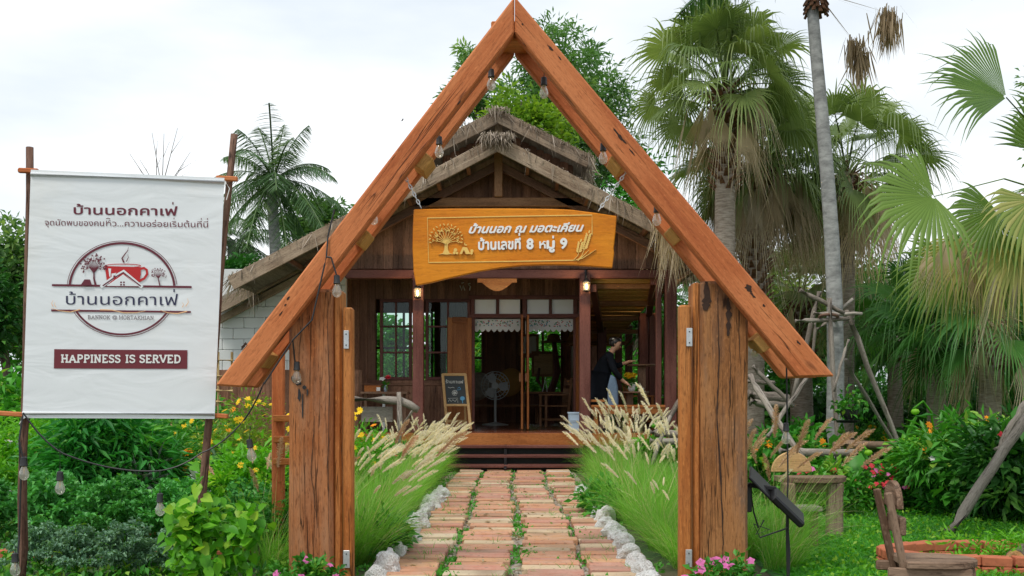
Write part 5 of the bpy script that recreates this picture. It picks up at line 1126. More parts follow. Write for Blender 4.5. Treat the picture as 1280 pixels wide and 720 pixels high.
# ladder-like rack beside the left gate post
Y = 7.5; t = thing('wooden_rack', 'brown wooden rack with rungs standing just left of the left gate post', 'rack', (PX(349, Y), Y, 0))
for a in (348, 392): m = MB(); m.timber((PX(a, Y), Y, 0), (PX(a, Y), Y, PZ(440, Y)), .09, .06, (0, 1, 0), .008, 8, .003); m.build('upright', MT['rafter'], t)
for py in (523, 549, 577): m = MB(); m.timber(P(342, py, Y - .06), P(394, py, Y - .06), .05, .05); m.build('rung', MT['plank'], t)
# bamboo ladder trellises
def trellis(px0, px1, pt, pb, Y, label, rows, bar=.018):
    t = thing('bamboo_trellis', label, 'trellis', (PX((px0 + px1) / 2, Y), Y, 0)); n = max(2, round((px1 - px0) / 24) + 1)
    for k in range(n): x = PX(px0 + (px1 - px0) * k / (n - 1), Y); m = MB(); m.tube([(x, Y, 0), (x + .01, Y, PZ(pt, Y))], bar, 8); m.build('upright', MT['bamboo'], t)
    for py in rows: m = MB(); m.tube([P(px0 - 2, py, Y - .03), P(px1 + 2, py + .6, Y - .03)], bar * .9, 8); m.build('crosspiece', MT['bamboo'], t)
trellis(272, 289, 440, 560, 14, 'bamboo ladder leaning by the plank wall at the right edge of the banner', (450, 470, 488, 502, 520, 536, 556)); trellis(154, 214, 515, 560, 13, 'low bamboo trellis in the flower bed under the banner', (537, 556))
# ------------------------------------------------------------------ person (one continuous skinned body)
def skin(name, pts, edges, rad, mat, parent, sub=2, root=0):
    me = bpy.data.meshes.new(name); o0 = ORG[parent.name]; me.from_pydata([Vector(p) - o0 for p in pts], edges, []); o = bpy.data.objects.new(name, me); COL.objects.link(o)
    md = o.modifiers.new('s', 'SKIN'); md.use_smooth_shade = True
    sv = me.skin_vertices[0].data
    for i, r in enumerate(rad): sv[i].radius = (r, r) if not hasattr(r, '__len__') else r; sv[i].use_root = (i == root)
    sb = o.modifiers.new('d', 'SUBSURF'); sb.levels = sub; sb.render_levels = sub
    bpy.context.view_layer.update(); m2 = bpy.data.meshes.new_from_object(o.evaluated_get(bpy.context.evaluated_depsgraph_get())); bpy.data.objects.remove(o)
    m2.polygons.foreach_set('use_smooth', [True] * len(m2.polygons)); return link(name, m2, mat, parent)
YQ = 18.05; pc = Vector((PX(756, YQ), YQ, DZ))
PR = thing('person', 'woman in a black dress and blue apron leaning over the flower table', 'person', pc)
q = lambda x, y, z: pc + Vector((x, y, z))
body = [q(-.09, 0, .90), q(-.07, 0, 1.02), q(.0, 0, 1.20), q(.06, 0, 1.36), q(.12, 0, 1.44), q(.155, 0, 1.49), q(.19, 0, 1.58), # pelvis spine neck head
 q(.06, -.17, 1.36), q(.15, -.2, 1.10), q(.30, -.14, .93), q(.36, -.13, .89), # near arm
 q(.09, .16, 1.36), q(.22, .2, 1.19), q(.38, .1, 1.25), q(.44, .07, 1.27), # far arm
 q(-.08, -.09, .84), q(-.02, -.1, .46), q(-.08, -.1, .08), q(.06, -.1, .03), q(-.08, .09, .84), q(.0, .1, .46), q(-.06, .1, .08), q(.08, .1, .03)]
be = [(0, 1), (1, 2), (2, 3), (3, 4), (4, 5), (5, 6), (3, 7), (7, 8), (8, 9), (9, 10), (3, 11), (11, 12), (12, 13), (13, 14), (0, 15), (15, 16), (16, 17), (17, 18), (0, 19), (19, 20), (20, 21), (21, 22)]
br = [(.13, .16), (.12, .15), (.11, .15), (.1, .14), .05, .055, .07, .055, .042, .034, .028, .055, .042, .034, .028, .065, .052, .04, .035, .065, .052, .04, .035]
for (wr, dr, up) in ((10, Vector((.8, .05, -.55)), Vector((.2, .5, .3))), (14, Vector((.85, -.2, .2)), Vector((.1, -.3, 1)))):
    dr = dr.normalized(); sd = dr.cross(Vector((0, 1, .2))).normalized(); sd2 = Vector((0, 1, 0)); w0 = body[wr]
    palm = len(body); body.append(w0 + dr * .045); be.append((wr, palm)); br.append((.026, .032))
    for k, (off, ln) in enumerate(((-.027, .055), (-.009, .066), (.009, .062), (.027, .048))):
        a = len(body); body += [w0 + dr * .075 + sd2 * off, w0 + dr * (.078 + ln * .5) + sd2 * off * 1.1 - sd * .006, w0 + dr * (.075 + ln * .85) + sd2 * off * 1.1 - sd * .025]; be += [(palm, a), (a, a + 1), (a + 1, a + 2)]; br += [.0095, .0085, .007]
    a = len(body); body += [w0 + dr * .035 - sd2 * .035, w0 + dr * .065 - sd2 * .05 - sd * .02]; be += [(palm, a), (a, a + 1)]; br += [.011, .009]
bo = skin('body', body, be, br, MT['skin'], PR)
hc = q(.205, -.0, 1.585); hx, hz = Vector((.9, -.25, -.38)).normalized(), Vector((.38, 0, .92)); hy = hz.cross(hx).normalized(); hz = hx.cross(hy)
hp = lambda a, b, c: hc + hx * a + hy * b + hz * c
m = MB(); m.ball((0, 0, 0), (1, 1, 1), 18)
def hv(v):
    x, y, z = v.x * .098, v.y * .076, v.z * .115
    if z < 0: x *= 1 + .35 * z; x += -.10 * z * (1 if x > 0 else 0) * .6; y *= 1 + 2.2 * z
    if x > .07: x = .07 + (x - .07) * .5
    return hp(x, y, z)
m.vs = [hv(v) for v in m.vs]
m.prism([hp(.078, 0, .02), hp(.112, .0, -.028), hp(.102, 0, -.035), hp(.078, 0, -.034)], hy * .02); 
for s in (-1, 1): m.ball(hp(-.005, s * .074, -.01), (.018, .008, .028), 8)
m.build('head', MT['skin'], PR, smooth=True)
m = MB()
for s in (-1, 1): m.ball(hp(.083, s * .03, .012), .011, 8)
m.build('eye', MT['hair'], PR); m = MB(); m.ball(hp(.086, 0, -.055), (.008, .022, .007), 8); m.build('mouth', MT['red'], PR)
m = MB(); m.ball((0, 0, 0), (1, 1, 1), 18); m.vs = [hp(v.x * .112 - .022, v.y * .087, v.z * .115 + .022) if not (v.x > .3 and v.z < .45) else hp(min(v.x * .07, .05) - .01, v.y * .078, max(v.z, .1) * .1 + .03) for v in m.vs]; m.ball(hp(-.115, 0, .045), (.05, .05, .05), 10); m.build('hair', MT['hair'], PR, smooth=True)
m = MB(); m.ball(hp(-.07, -.06, .07), (.03, .012, .014), 8); m.build('hair_clip', MT['lace'], PR)
dp = [q(-.09, 0, .90), q(-.07, 0, 1.02), q(.0, 0, 1.20), q(.06, 0, 1.36), q(.11, 0, 1.43), q(.06, -.17, 1.36), q(.15, -.2, 1.10), q(.29, -.143, .938), q(.09, .16, 1.36), q(.22, .2, 1.19), q(.36, .11, 1.24), q(-.1, 0, .7), q(-.08, 0, .42)]
skin('dress', dp, [(0, 1), (1, 2), (2, 3), (3, 4), (3, 5), (5, 6), (6, 7), (3, 8), (8, 9), (9, 10), (0, 11), (11, 12)], [(.17, .19), (.145, .175), (.135, .175), (.125, .165), .07, .075, .062, .05, .075, .06, .048, (.2, .23), (.21, .25)], MT['shirt'], PR)
m = MB(); pts = [q(.06, -.22, 1.06), q(.1, -.2, .9), q(.16, -.17, .72), q(.17, -.15, .45), q(.02, -.24, .45), q(-.0, -.24, .75), q(.0, -.24, 1.02)]
m.prism([q(.08, -.205, 1.03), q(.16, -.19, .98), q(.2, -.18, .8), q(.21, -.18, .42), q(.03, -.26, .42), q(.02, -.26, .8)], (.03, .05, 0), (0, 0, 1), .01); m.build('apron', MT['denim'], PR)
m = MB()
for s in (-1, 1): m.ball(q(0, s * .1, .035), (.13, .05, .045), 10)
m.build('shoe', MT['black'], PR, smooth=True)
# ------------------------------------------------------------------ fountain grass along the path
GL = [grass_proto(620, .72, .62, 5, (.06, -.08), .98, 11), grass_proto(700, .66, .75, 2, (.08, -.1), .9, 12), grass_proto(600, .78, .55, 6, (.08, -.02), 1.0, 13), grass_proto(650, .62, .8, 1, (.05, -.1), .8, 14)]
GR = [grass_proto(620, .72, .62, 5, (.02, -.05), 1.1, 21), grass_proto(700, .66, .75, 2, (-.05, -.1), .9, 22), grass_proto(600, .76, .55, 7, (.04, -.02), 1.15, 23)]
BIG = grass_proto(420, .85, .5, 5, (.2, -.02), 1.05, 31, (2,), ps=1.0)
used = set()
def clump(proto, x, y, s, label, group, rz=0):
    if proto.name in used: r = dup(proto, (x, y, 0), rz, label, s, group)
    else: used.add(proto.name); r = proto; r.location = (x, y, 0); r.rotation_euler = (0, 0, rz); r.scale = (s,) * 3; r['label'] = label; r['group'] = group
    return r
lab, gp = 'fountain grass clump in the row along the left edge of the brick path', 'fountain grass left of the path'
y = 7.35
while y < 16.3:
    f = (y - 6.9) / 9.4
    for x in ((-1.27, -1.66) if y > 7.6 else (-1.2,)):
        k = 3 if (y < 9 and random.random() < .4) else random.choice([0, 2, 0] if y > 11.5 else [1, 0, 0, 2])
        if y > 14.2 and x < -1.4: k = 2
        clump(GL[k], x + random.gauss(0, .07), y + random.gauss(0, .07), random.uniform(.85, 1.05) * (.92 if y < 9 else 1.02), lab, gp, random.uniform(-.5, .5))
    y += .43
lab, gp = 'fountain grass clump in the row along the right edge of the brick path', 'fountain grass right of the path'
y = 7.35
while y < 16.2:
    for x in ((1.5, 1.85) if y > 14 else (1.27, 1.68) if y > 7.5 else (1.3,)):
        k = 1 if (y < 9.5 and random.random() < .5) else random.choice([0, 2, 1])
        if y > 13: k = random.choice([0, 2])
        clump(GR[k], x + random.gauss(0, .07), y + random.gauss(0, .07), random.uniform(.85, 1.05) * (.92 if y < 9 else 1.08), lab, gp, random.uniform(-.5, .5))
    y += .43
lab, gp = 'fountain grass clump with rosy plumes beside the solar lamp', 'rosy fountain grass right of the gate'
for (x, y, s, rz) in ((1.95, 7.25, .92, .1), (2.15, 8.2, 1.0, -.3), (1.75, 8.6, .9, .5), (1.72, 7.9, .85, .2)): clump(BIG, x, y, s, lab, gp, rz)
lab, gp = 'fountain grass clump with rosy plumes behind the left gate post', 'rosy fountain grass by the left gate post'
for (x, y, s, rz) in ((-1.15, 7.55, 1.0, -.2), (-1.72, 7.15, .82, .3), (-1.95, 7.6, .8, 2.4)): clump(BIG, x, y, s, lab, gp, rz)
for p in GL + GR + [BIG]:
    if p.name not in used: raise RuntimeError('unused prototype ' + p.name)
# white painted stones edging the path
def stone_mesh(seed):
    bm = bmesh.new(); bmesh.ops.create_icosphere(bm, subdivisions=3, radius=1)
    for v in bm.verts:
        n = mnoise.noise(v.co * 1.6 + Vector((seed * 9, 0, 0))) * .45 + abs(mnoise.noise(v.co * 3.5 + Vector((seed, 3, 0)))) * .3; v.co *= .82 + n * .85
    me = bpy.data.meshes.new('white_stone'); bm.to_mesh(me); bm.free(); me.polygons.foreach_set('use_smooth', [True] * len(me.polygons)); me.set_sharp_from_angle(angle=R(17)); me.materials.append(MT['stonew']); return me
M = NT('whitewashed_stone'); o = M.n('TexCoord').outputs['Object']; oi = M.n('ObjectInfo').outputs['Random']; ov = M.n('VectorMath', {0: o, 1: M.n('CombineXYZ', {0: M.math('MULTIPLY', oi, 30.0)}).outputs[0]}, operation='ADD').outputs[0]
n1 = M.n('TexNoise', {'Vector': ov, 'Scale': 2.2, 'Detail': 7.0, 'Roughness': .65}).outputs['Fac']; n2 = M.n('TexNoise', {'Vector': ov, 'Scale': 9.0, 'Detail': 5.0}).outputs['Fac']
c = M.mix(M.ramp(n1, [(.56, (0, 0, 0)), (.74, (.7, .7, .7))]), (.78, .78, .76), (.3, .26, .2)); c = M.mix(M.ramp(n2, [(.58, (0, 0, 0)), (.7, (.6, .6, .6))]), c, (.2, .2, .13)); M.set(color=c, rough=.9, normal=bump(M, n2, .03)); MT['stonew'] = M.m; SM = [stone_mesh(k) for k in range(4)]
for sx, lab, gp in ((-1, 'whitewashed stone edging the left side of the brick path', 'white stones left of the path'), (1, 'whitewashed stone edging the right side of the brick path', 'white stones right of the path')):
    y = 6.3; k = 0
    while y < 12.5:
        o = link('white_stone', SM[k % 4], None, None, (sx * (.89 + .02 * math.sin(k * 2.1)), y, .07)); tag(o, lab, 'stone', gp); o.rotation_euler = (R(random.uniform(-25, 25)), R(random.uniform(-25, 25)), random.random() * 6); s = random.choice([random.uniform(.05, .08), random.uniform(.075, .115)]); o.scale = (s * .75, s * 1.15, s * random.uniform(.9, 1.5)); y += random.uniform(.17, .36); k += 1
# weeds between pavers, ground cover
nm = NM()
for k in range(150):
    gx = random.choice([-.465, .03, .52, -.465, .92, -.92]) + random.gauss(0, .08); gy = 6.2 + 10.5 * random.random(); n = random.randint(12, 40)
    b = np.array([gx, gy, .02]) + RNG.normal(size=(n, 3)) * [.05, .06, .004]; nm.leaves(b, rdir(n, .6), .05, .025, np.clip(.4 + .3 * RNG.random(n), 0, 1))
for k in range(110):
    gx = random.choice([-.485, 0, .485, -.8, .8]) + random.gauss(0, .09); gy = 6.2 + 8 * random.random(); n = 9
    b = np.array([gx, gy, .02]) + RNG.normal(size=(n, 3)) * [.02, .02, 0]; nm.blades(b, rdir(n, 1.2), .13, .006, .3, 3, .5)
tag(nm.build('path_weeds', LF['mid'], None), kind='stuff')
def scatter_cover(name, mat, n, xf, yf, leaf, h):
    nm = NM(); x, y = xf(n), yf(n); p = np.stack([x, y, h * RNG.random(n) ** 1.5], 1); nm.leaves(p, rdir(n, .8), leaf * (.6 + .8 * RNG.random(n)), leaf * .45); tag(nm.build(name, mat, None), kind='stuff')
scatter_cover('ground_cover', LF['mid'], 26000, lambda n: -1.3 - 6.5 * RNG.random(n), lambda n: 6.4 + 12 * RNG.random(n) ** 1.3, .07, .12)
scatter_cover('ground_cover', LF['dark'], 24000, lambda n: 1.5 + 9 * RNG.random(n), lambda n: 15 + 15 * RNG.random(n), .14, .25)
scatter_cover('ground_cover', LF['mid'], 12000, lambda n: -9 + 5 * RNG.random(n), lambda n: 17 + 13 * RNG.random(n), .14, .3)
# lawn
M = NT('lawn_soil'); o = M.n('TexCoord').outputs['Object']; n1 = M.n('TexNoise', {'Vector': o, 'Scale': 3.0, 'Detail': 8.0}).outputs['Fac']; M.set(color=M.ramp(n1, [(.3, (.012, .06, .008)), (.7, (.04, .15, .015))]), rough=.95)
m = MB(); m.add([(1.75, 5, .005), (11, 5, .005), (14, 17.5, .005), (2.2, 17.5, .005)], [(0, 1, 2, 3)], [(0, 0, 0)] * 4); tag(m.build('lawn_ground', M.m), kind='structure')
n = 120000; y = 5.2 + 12.2 * RNG.random(n) ** 1.9; x = 1.9 + (y * .56 - 1.5) * RNG.random(n); pn = np.array([mnoise.noise(Vector((a * .9, b * .9, 0))) for a, b in zip(x, y)])
nm = NM(); nm.blades(np.stack([x, y, np.zeros(n)], 1), rdir(n, .9), (.075 + .05 * RNG.random(n)) * (1 + .5 * pn), .009, .35, 2, np.clip(.4 + .45 * pn + .35 * (RNG.random(n) - .5), 0, .97), .15); tag(nm.build('lawn_grass', LF['lawn'], None), kind='stuff')
n = 9000; y = 5.4 + 9 * RNG.random(n) ** 1.5; x = 2 + (y * .55 - 1.5) * RNG.random(n); nm = NM(); nm.leaves(np.stack([x, y, .02 + .05 * RNG.random(n)], 1), rdir(n, .5), .05, .025); tag(nm.build('lawn_weeds', LF['bright'], None), kind='stuff')
n = 130; nm = NM(); nm.leaves(np.stack([RNG.normal(size=n) * .45, 6 + 10 * RNG.random(n), np.full(n, .062)], 1), rdir(n, .0, .1), .045 + .04 * RNG.random(n), .022, RNG.random(n)); tag(nm.build('fallen_leaves', LF['dry'], None), kind='stuff')
# ------------------------------------------------------------------ left flower bed
def kale(x, y, s, mat, rz, label, grp, seed):
    global RNG; keep = RNG; RNG = np.random.default_rng(seed)
    t = thing('kale_plant', label, 'kale', (0, 0, 0), grp); nm = NM(); m = MB()
    for k in range(15):
        a = k * 2.39996; el = R(20 + 55 * (k / 15)); L_ = .36 * (1.1 - .4 * k / 15); d = np.array([math.cos(a) * math.cos(el), math.sin(a) * math.cos(el), math.sin(el)]); hz = .12 + .012 * k
        b = np.array([0, 0, hz]); tip = b + d * L_ - np.array([0, 0, .07 * math.cos(el)]); m.tube([Vector(b), Vector(b + d * L_ * .5 + [0, 0, .02]), Vector(tip)], [.008, .006, .002], 5)
        n = 110; t_ = .25 + .8 * RNG.random(n); w = .1 * np.sin(np.pi * np.clip(t_ * .85, 0, 1)) ** .7; sd = np.cross(d, [0, 0, 1.0]); sd /= np.linalg.norm(sd); q = (RNG.random(n) * 2 - 1)
        p = b + np.outer(t_ * L_, d) + np.outer(q * w, sd) + RNG.normal(size=(n, 3)) * .012; p[:, 2] -= .07 * math.cos(el) * t_ ** 2
        nm.leaves(p, np.outer(np.sign(q), sd) + d * .4 + RNG.normal(size=(n, 3)) * .7, .03 + .025 * RNG.random(n), .03, np.clip(.25 + .5 * np.abs(q) + .3 * (RNG.random(n) - .5), 0, 1), .5)
    m.tube([(0, 0, 0), (0, 0, .3)], [.016, .01], 7); m.build('stem', LF['bright'], t); nm.build('leaves', mat, t); RNG = keep; return t
KA = [kale(0, 0, 1, LF['kale'], 0, 'x', 'x', s) for s in (1, 2)]; KG = kale(0, 0, 1, LF['kaleg'], 0, 'x', 'x', 3)
lab, gp = 'curly dark green kale plant in the front vegetable bed below the banner', 'kale plants in the front bed'; kk = 0
for r, yy in enumerate((8.1, 8.75)):
    for c in range(8):
        x = -4.3 + c * .52 + (.26 if r % 2 else 0) + random.gauss(0, .05)
        if x < -yy * .56 or x > -1.75: continue
        p = KA[kk % 2]; s = random.uniform(.95, 1.25)
        if kk < 2: p.location = (x, yy, 0); p.scale = (s,) * 3; p['label'] = lab; p['group'] = gp
        else: dup(p, (x, yy + random.gauss(0, .06), 0), random.random() * 6, lab, s, gp)
        kk += 1
lab, gp = 'small grey-green kale in the nearest row at the bottom edge', 'greyish kale in the nearest row'
for k, (x, y, s) in enumerate(((-2.95, 6.75, .72), (-2.6, 6.7, .8), (-2.28, 6.75, .7), (-3.25, 6.85, .75), (-2.75, 7.1, .6))):
    if k == 0: KG.location = (x, y, 0); KG.scale = (s,) * 3; KG['label'] = lab; KG['group'] = gp
    else: dup(KG, (x, y, 0), k * 1.3, lab, s, gp)
blossom_mesh('marigold_o', 12, LF['oflower'], None, .05, .2, 3); blossom_mesh('cosmos_y', 8, LF['yflower'], None, .035, .1); blossom_mesh('cosmos_o', 8, LF['oflower'], None, .04, .1); blossom_mesh('vinca', 5, LF['pflower'], None, .03, .08); blossom_mesh('impatiens', 5, LF['rflower'], None, .04, .1); blossom_mesh('phlox', 5, LF['wflower'], None, .04, .1)
# leafy vine on the banner pole, leaf shrubs
def vine(name, label, pts, n, mat, leaf, spread):
    t = thing(name, label, 'vine', pts[0]); m = MB(); m.tube(pts, [.012] * len(pts), 6); m.build('stem', LF['mid'], t); nm = NM(); pts = [np.array(p) for p in pts]
    k = RNG.integers(0, len(pts) - 1, n); f = RNG.random((n, 1)); A_ = np.array(pts); p = A_[k] * (1 - f) + A_[k + 1] * f + RNG.normal(size=(n, 3)) * spread; d = rdir(n, -.35); d[:, 1] -= .35
    nm.hearts(p, d, leaf * (.55 + .6 * RNG.random(n)), leaf * .75); nm.build('leaves', mat, t); return t
vine('climbing_vine', 'bright green heart-leaved vine climbing the right banner pole', [(PX(240, 6.3), 6.3, 0), P(245, 700, 6.3), P(240, 672, 6.3), P(238, 648, 6.32), P(250, 635, 6.35)], 260, LF['bright'], .095, .075)
vine('climbing_vine', 'bright green heart-leaved vine shoot just right of the banner pole vine', [(PX(290, 6.4), 6.4, 0), P(284, 700, 6.4), P(290, 670, 6.4), P(300, 655, 6.45), P(318, 655, 6.5)], 170, LF['bright'], .085, .065)
bush('cut_leaf_shrub', 'tall shrub with deeply divided fresh green leaves behind the kale, below the banner', 'shrub', (PX(130, 10), 10, 0), (.62, .5, .6), 90, 60, .15, LF['cut'], asp=.22, clr=.32, droop=.25, lift=.02)
bush('cut_leaf_shrub', 'lower divided-leaf shrub at the right shoulder of the taller one', 'shrub', (PX(172, 10), 10.1, 0), (.42, .35, .4), 50, 45, .14, LF['cut'], asp=.22, clr=.32, droop=.25)
bush('leafy_shrub', 'yellow-green shrub at the far left edge behind the grey planter', 'shrub', (PX(20, 10.4), 10.4, 0), (.6, .5, .5), 70, 50, .1, LF['bright'], asp=.3)
bush('marigold_bush', 'marigold bush with big orange heads left of the right banner pole', 'flower bush', (PX(195, 10.6), 10.6, 0), (.5, .4, .47), 70, 55, .085, LF['mid'], flowers=(('marigold_o', 7, 1.25), ('vinca', 2, .7)), asp=.3)
bush('marigold_bush', 'flowering bush with small yellow blooms under the bamboo trellis', 'flower bush', (PX(222, 12), 12, 0), (.75, .4, .55), 90, 55, .085, LF['mid'], flowers=(('cosmos_y', 12, 1.1), ('marigold_y', 4, .8)), asp=.3)
bush('marigold_bush', 'low flowering bush behind the divided-leaf shrub', 'flower bush', (PX(95, 12.5), 12.5, 0), (.9, .4, .55), 80, 55, .09, LF['bright'], flowers=(('cosmos_y', 6, 1), ('marigold_o', 2, .9)), asp=.3)
bush('cosmos_bush', 'airy yellow cosmos bush left of the wooden rack', 'flower bush', (PX(318, 10.2), 10.2, 0), (.5, .45, .62), 70, 60, .07, LF['yel'], flowers=(('cosmos_y', 34, 1.15), ('cosmos_o', 6, 1)), asp=.22)
bush('cosmos_bush', 'lower green cosmos bush in front of the wooden rack', 'flower bush', (PX(318, 8.6), 8.6, 0), (.42, .4, .42), 70, 60, .08, LF['bright'], flowers=(('cosmos_y', 10, 1.0),), asp=.3)
bush('cosmos_bush', 'yellow cosmos bush between the left gate post and the driftwood rail', 'flower bush', (PX(452, 11), 11, 0), (.3, .35, .55), 50, 60, .07, LF['bright'], flowers=(('cosmos_y', 16, 1.1), ('cosmos_o', 3, 1)), asp=.22)
bush('begonia_bush', 'low leafy bush with small red flowers below the driftwood rail', 'flower bush', (PX(487, 13.6), 13.6, 0), (.45, .3, .36), 50, 40, .12, LF['mid'], flowers=(('impatiens', 8, .9),))
bush('silver_plant', 'silvery dusty plant at the foot of the right banner pole', 'plant', (PX(268, 9), 9, 0), (.36, .3, .26), 40, 30, .13, LF['silver'], asp=.25, stem=False)
bush('silver_plant', 'silvery long-leaved plant before the marigolds', 'plant', (PX(180, 10), 9.95, .25), (.2, .2, .2), 12, 16, .22, LF['silver'], asp=.14, stem=False, clr=.2)
bush('dark_leaf_plant', 'dark purple-green leafy plant right of the banner pole', 'plant', (PX(283, 9.8), 9.8, 0), (.3, .3, .36), 40, 40, .1, LF['dark'], asp=.4)
bush('leafy_shrub', 'soft green low shrub at the foot of the left gate post', 'shrub', (PX(335, 7.4), 7.6, 0), (.35, .3, .3), 60, 50, .06, LF['mid'], asp=.3)
bush('leafy_shrub', 'broad-leaved low shrub between the marigolds and the cosmos', 'shrub', (PX(262, 10.8), 11, 0), (.45, .35, .42), 60, 45, .1, LF['mid'], asp=.4)
# planter troughs on the far left
def trough(c, sx, sy, h, label, mat):
    t = thing('planter_box', label, 'planter', c); m = MB(); boxprof(m, Vector(c), [(sx * .9, sy * .9, 0), (sx, sy, h - .04), (sx * 1.06, sy * 1.06, h - .04), (sx * 1.06, sy * 1.06, h), (sx * .97, sy * .97, h), (sx * .95, sy * .95, h - .05)]); m.build('trough', mat, t)
    m = MB(); m.box((c[0], c[1], c[2] + h - .045), (sx * 1.88, sy * 1.88, .01), 0); m.build('potting_soil', MT['soil'], t)
trough((PX(0, 9.0), 9.0, .16), .17, .2, .24, 'white plastic planter trough at the left edge, behind the kale', MT['white'])
trough((PX(2, 11.0), 11.0, .68), .2, .25, .1, 'grey shallow planter tray on legs at the left edge', MT['pot'])
tr = [o for o in COL.objects if o.get('label') == 'grey shallow planter tray on legs at the left edge'][0]; m = MB()
for a in (-.17, .17):
    for b in (-.2, .2): m.tube([(PX(2, 11) + a, 11 + b, 0), (PX(2, 11) + a, 11 + b, .68)], .015, 6)
m.build('stand', MT['dark'], tr)
bush('planter_herb', 'thin grassy herb growing in the white trough', 'plant', (PX(0, 9), 9.0, .37), (.16, .15, .17), 14, 20, .12, LF['bright'], asp=.15, stem=False)
# brick edging (left bed, right ring)
bm_ = MB(); bm_.box((0, 0, 0), (.2, .1, .07), 0, .008); BRK = bm_.build('brick', MT['terracotta'], None, (0, 0, 0)); brick0 = BRK; first = True
def brick(loc, rz, label, gp, rx=0):
    global first
    o = brick0 if first else brick0.copy()
    if not first: COL.objects.link(o)
    first = False; o.location = loc; o.rotation_euler = (rx, R(random.uniform(-4, 4)), rz); tag(o, label, 'brick', gp); return o
for k in range(15): brick((-4.35 + k * .21, 7.68 + random.gauss(0, .02), .05), random.gauss(0, .06), 'orange brick in the low edging between the kale rows', 'bricks edging the kale bed')
for k in range(9): brick((-3.3 + k * .21, 9.0 + random.gauss(0, .02), .05), random.gauss(0, .06), 'orange brick in the edging behind the kale bed', 'bricks behind the kale bed')
for k in range(22):
    a = R(20 + k * 13.5); c = Vector((3.72, 7.35, 0)); r = .95
    for z in (.04, .11): brick((c.x + r * math.cos(a), c.y + r * math.sin(a) * .42, z), math.atan2(.42 * math.cos(a), -math.sin(a)) + random.gauss(0, .05), 'orange brick in the round planting ring right of the small chair', 'bricks of the round planting ring')
t = thing('cut_log', 'short pale cut log lying inside the brick ring', 'log', P(1275, 712, 7)); c = Vector((PX(1278, 7.1), 7.1, .12)); m = MB(); m.tube([c + Vector((-.1, -.1, 0)), c + Vector((.1, .12, .02))], .07, 12); m.build('bark', BK['tree'], t); m = MB(); m.tube([c + Vector((-.101, -.101, 0)), c + Vector((-.104, -.104, 0))], .064, 12); m.build('cut_face', MT['pale'], t)
bush('ring_weeds', 'pale weeds sprouting inside the brick ring', 'plant', (3.6, 7.3, 0), (.5, .25, .13), 24, 25, .08, LF['bright'], asp=.2, stem=False)
# pink flowers at the feet of the gate posts
for (px, Y, lab, n, w) in ((388, 6.35, 'pink vinca at the foot of the left gate post', 6, .2), (905, 6.3, 'pink vinca at the foot of the right gate post', 11, .27)): bush('vinca_plant', lab, 'flowers', (PX(px, Y), Y - .1, 0), (w, .12, .125), 26, 26, .05, LF['mid'], flowers=(('vinca', n, 1.05),))
# ------------------------------------------------------------------ rustic seats on the lawn
def halfdisc(c, r, u, th): return [c + u * (r * math.cos(a)) + Vector((0, 0, r * math.sin(a))) for a in np.linspace(0, math.pi, 15)]
def rustic_chair(name, label, c, ang, sw, sh, bh, mat='rustic'):
    t = thing(name, label, 'chair', (c[0], c[1], 0)); o = Vector((c[0], c[1], 0)); f = Vector((math.cos(ang), math.sin(ang), 0)); s = Vector((-f.y, f.x, 0)); Z = Vector((0, 0, 1))
    m = MB(); pts = [o + f * (-.02) + s * (-sw * .5) + Z * sh] + [o + f * (.16 + .2 * math.cos(a)) + s * (sw * .5 * math.sin(a)) + Z * sh for a in np.linspace(-math.pi / 2, math.pi / 2, 12)] + [o + f * (-.02) + s * (sw * .5) + Z * sh]; m.prism(pts, -Z * .035, f, .005); m.build('seat', MT[mat], t)
    for a in (-1, 1):
        m = MB(); m.timber(o + f * .1 + s * a * sw * .3, o + f * .1 + s * a * sw * .3 + Z * (sh - .035), .06, .06, f, .006, 4, .004); m.build('leg', MT[mat], t)
        m = MB(); m.timber(o + s * a * sw * .33 + f * .06, o + s * a * sw * .33 - f * .1 + Z * (bh - .08), .036, .034, f, .005, 4, .003); m.build('back_post', MT[mat], t)
        m = MB(); m.timber(o + s * a * sw * .36 - f * .1 + Z * (sh - .06), o + s * a * sw * .36 + f * .3 + Z * (sh - .06), .03, .05, Z); m.build('rail', MT[mat], t)
    m = MB(); m.timber(o + f * .34 - s * .09, o + f * .3 - s * .0 + Z * (sh - .035), .16, .05, f); m.build('front_leg', MT[mat], t)
    m = MB(); cc = o - f * .06 + Z * (bh - .16); m.prism([p for p in halfdisc(cc, sw * .42, s, .03)], f * .03, s, .004); cc = o - f * .03 + Z * (sh + .17); m.timber(cc - s * sw * .4, cc + s * sw * .4, .03, .09, Z, .006); m.build('backrest', MT[mat], t); return t
rustic_chair('rustic_chair', 'small weathered chair with half-round backrest in the foreground grass', (PX(1128, 5.05), 5.05), R(-6), .32, .445, .86)
Y = 8.95; t = thing('rustic_bench', 'weathered half-round table seat on stump legs beside the solar lamp', 'seat', (PX(1020, Y), Y, 0)); o = Vector((PX(1019, Y), Y, PZ(596, Y)))
m = MB(); m.prism([o + Vector((-.32, -.12, 0))] + [o + Vector((.31 * math.sin(a), .22 - .24 * math.cos(a) - .1, 0)) for a in np.linspace(-1.6, 1.6, 14)] + [o + Vector((.32, .2, 0)), o + Vector((-.32, .2, 0))], (0, 0, -.05), (1, 0, 0), .008); m.build('seat', MT['rustic'], t)
for px, w in ((1043, .13), (985, .12)): m = MB(); m.timber((PX(px, Y), Y, 0), (PX(px, Y), Y, o.z - .05), w, .12, (0, 1, 0), .015, 6, .008); m.build('leg', MT['fascia'] if px == 1043 else MT['rustic'], t)
m = MB(); m.timber((PX(990, Y), Y + .02, o.z - .1), (PX(1055, Y), Y + .02, o.z - .1), .05, .08); m.build('rail', MT['rustic'], t)
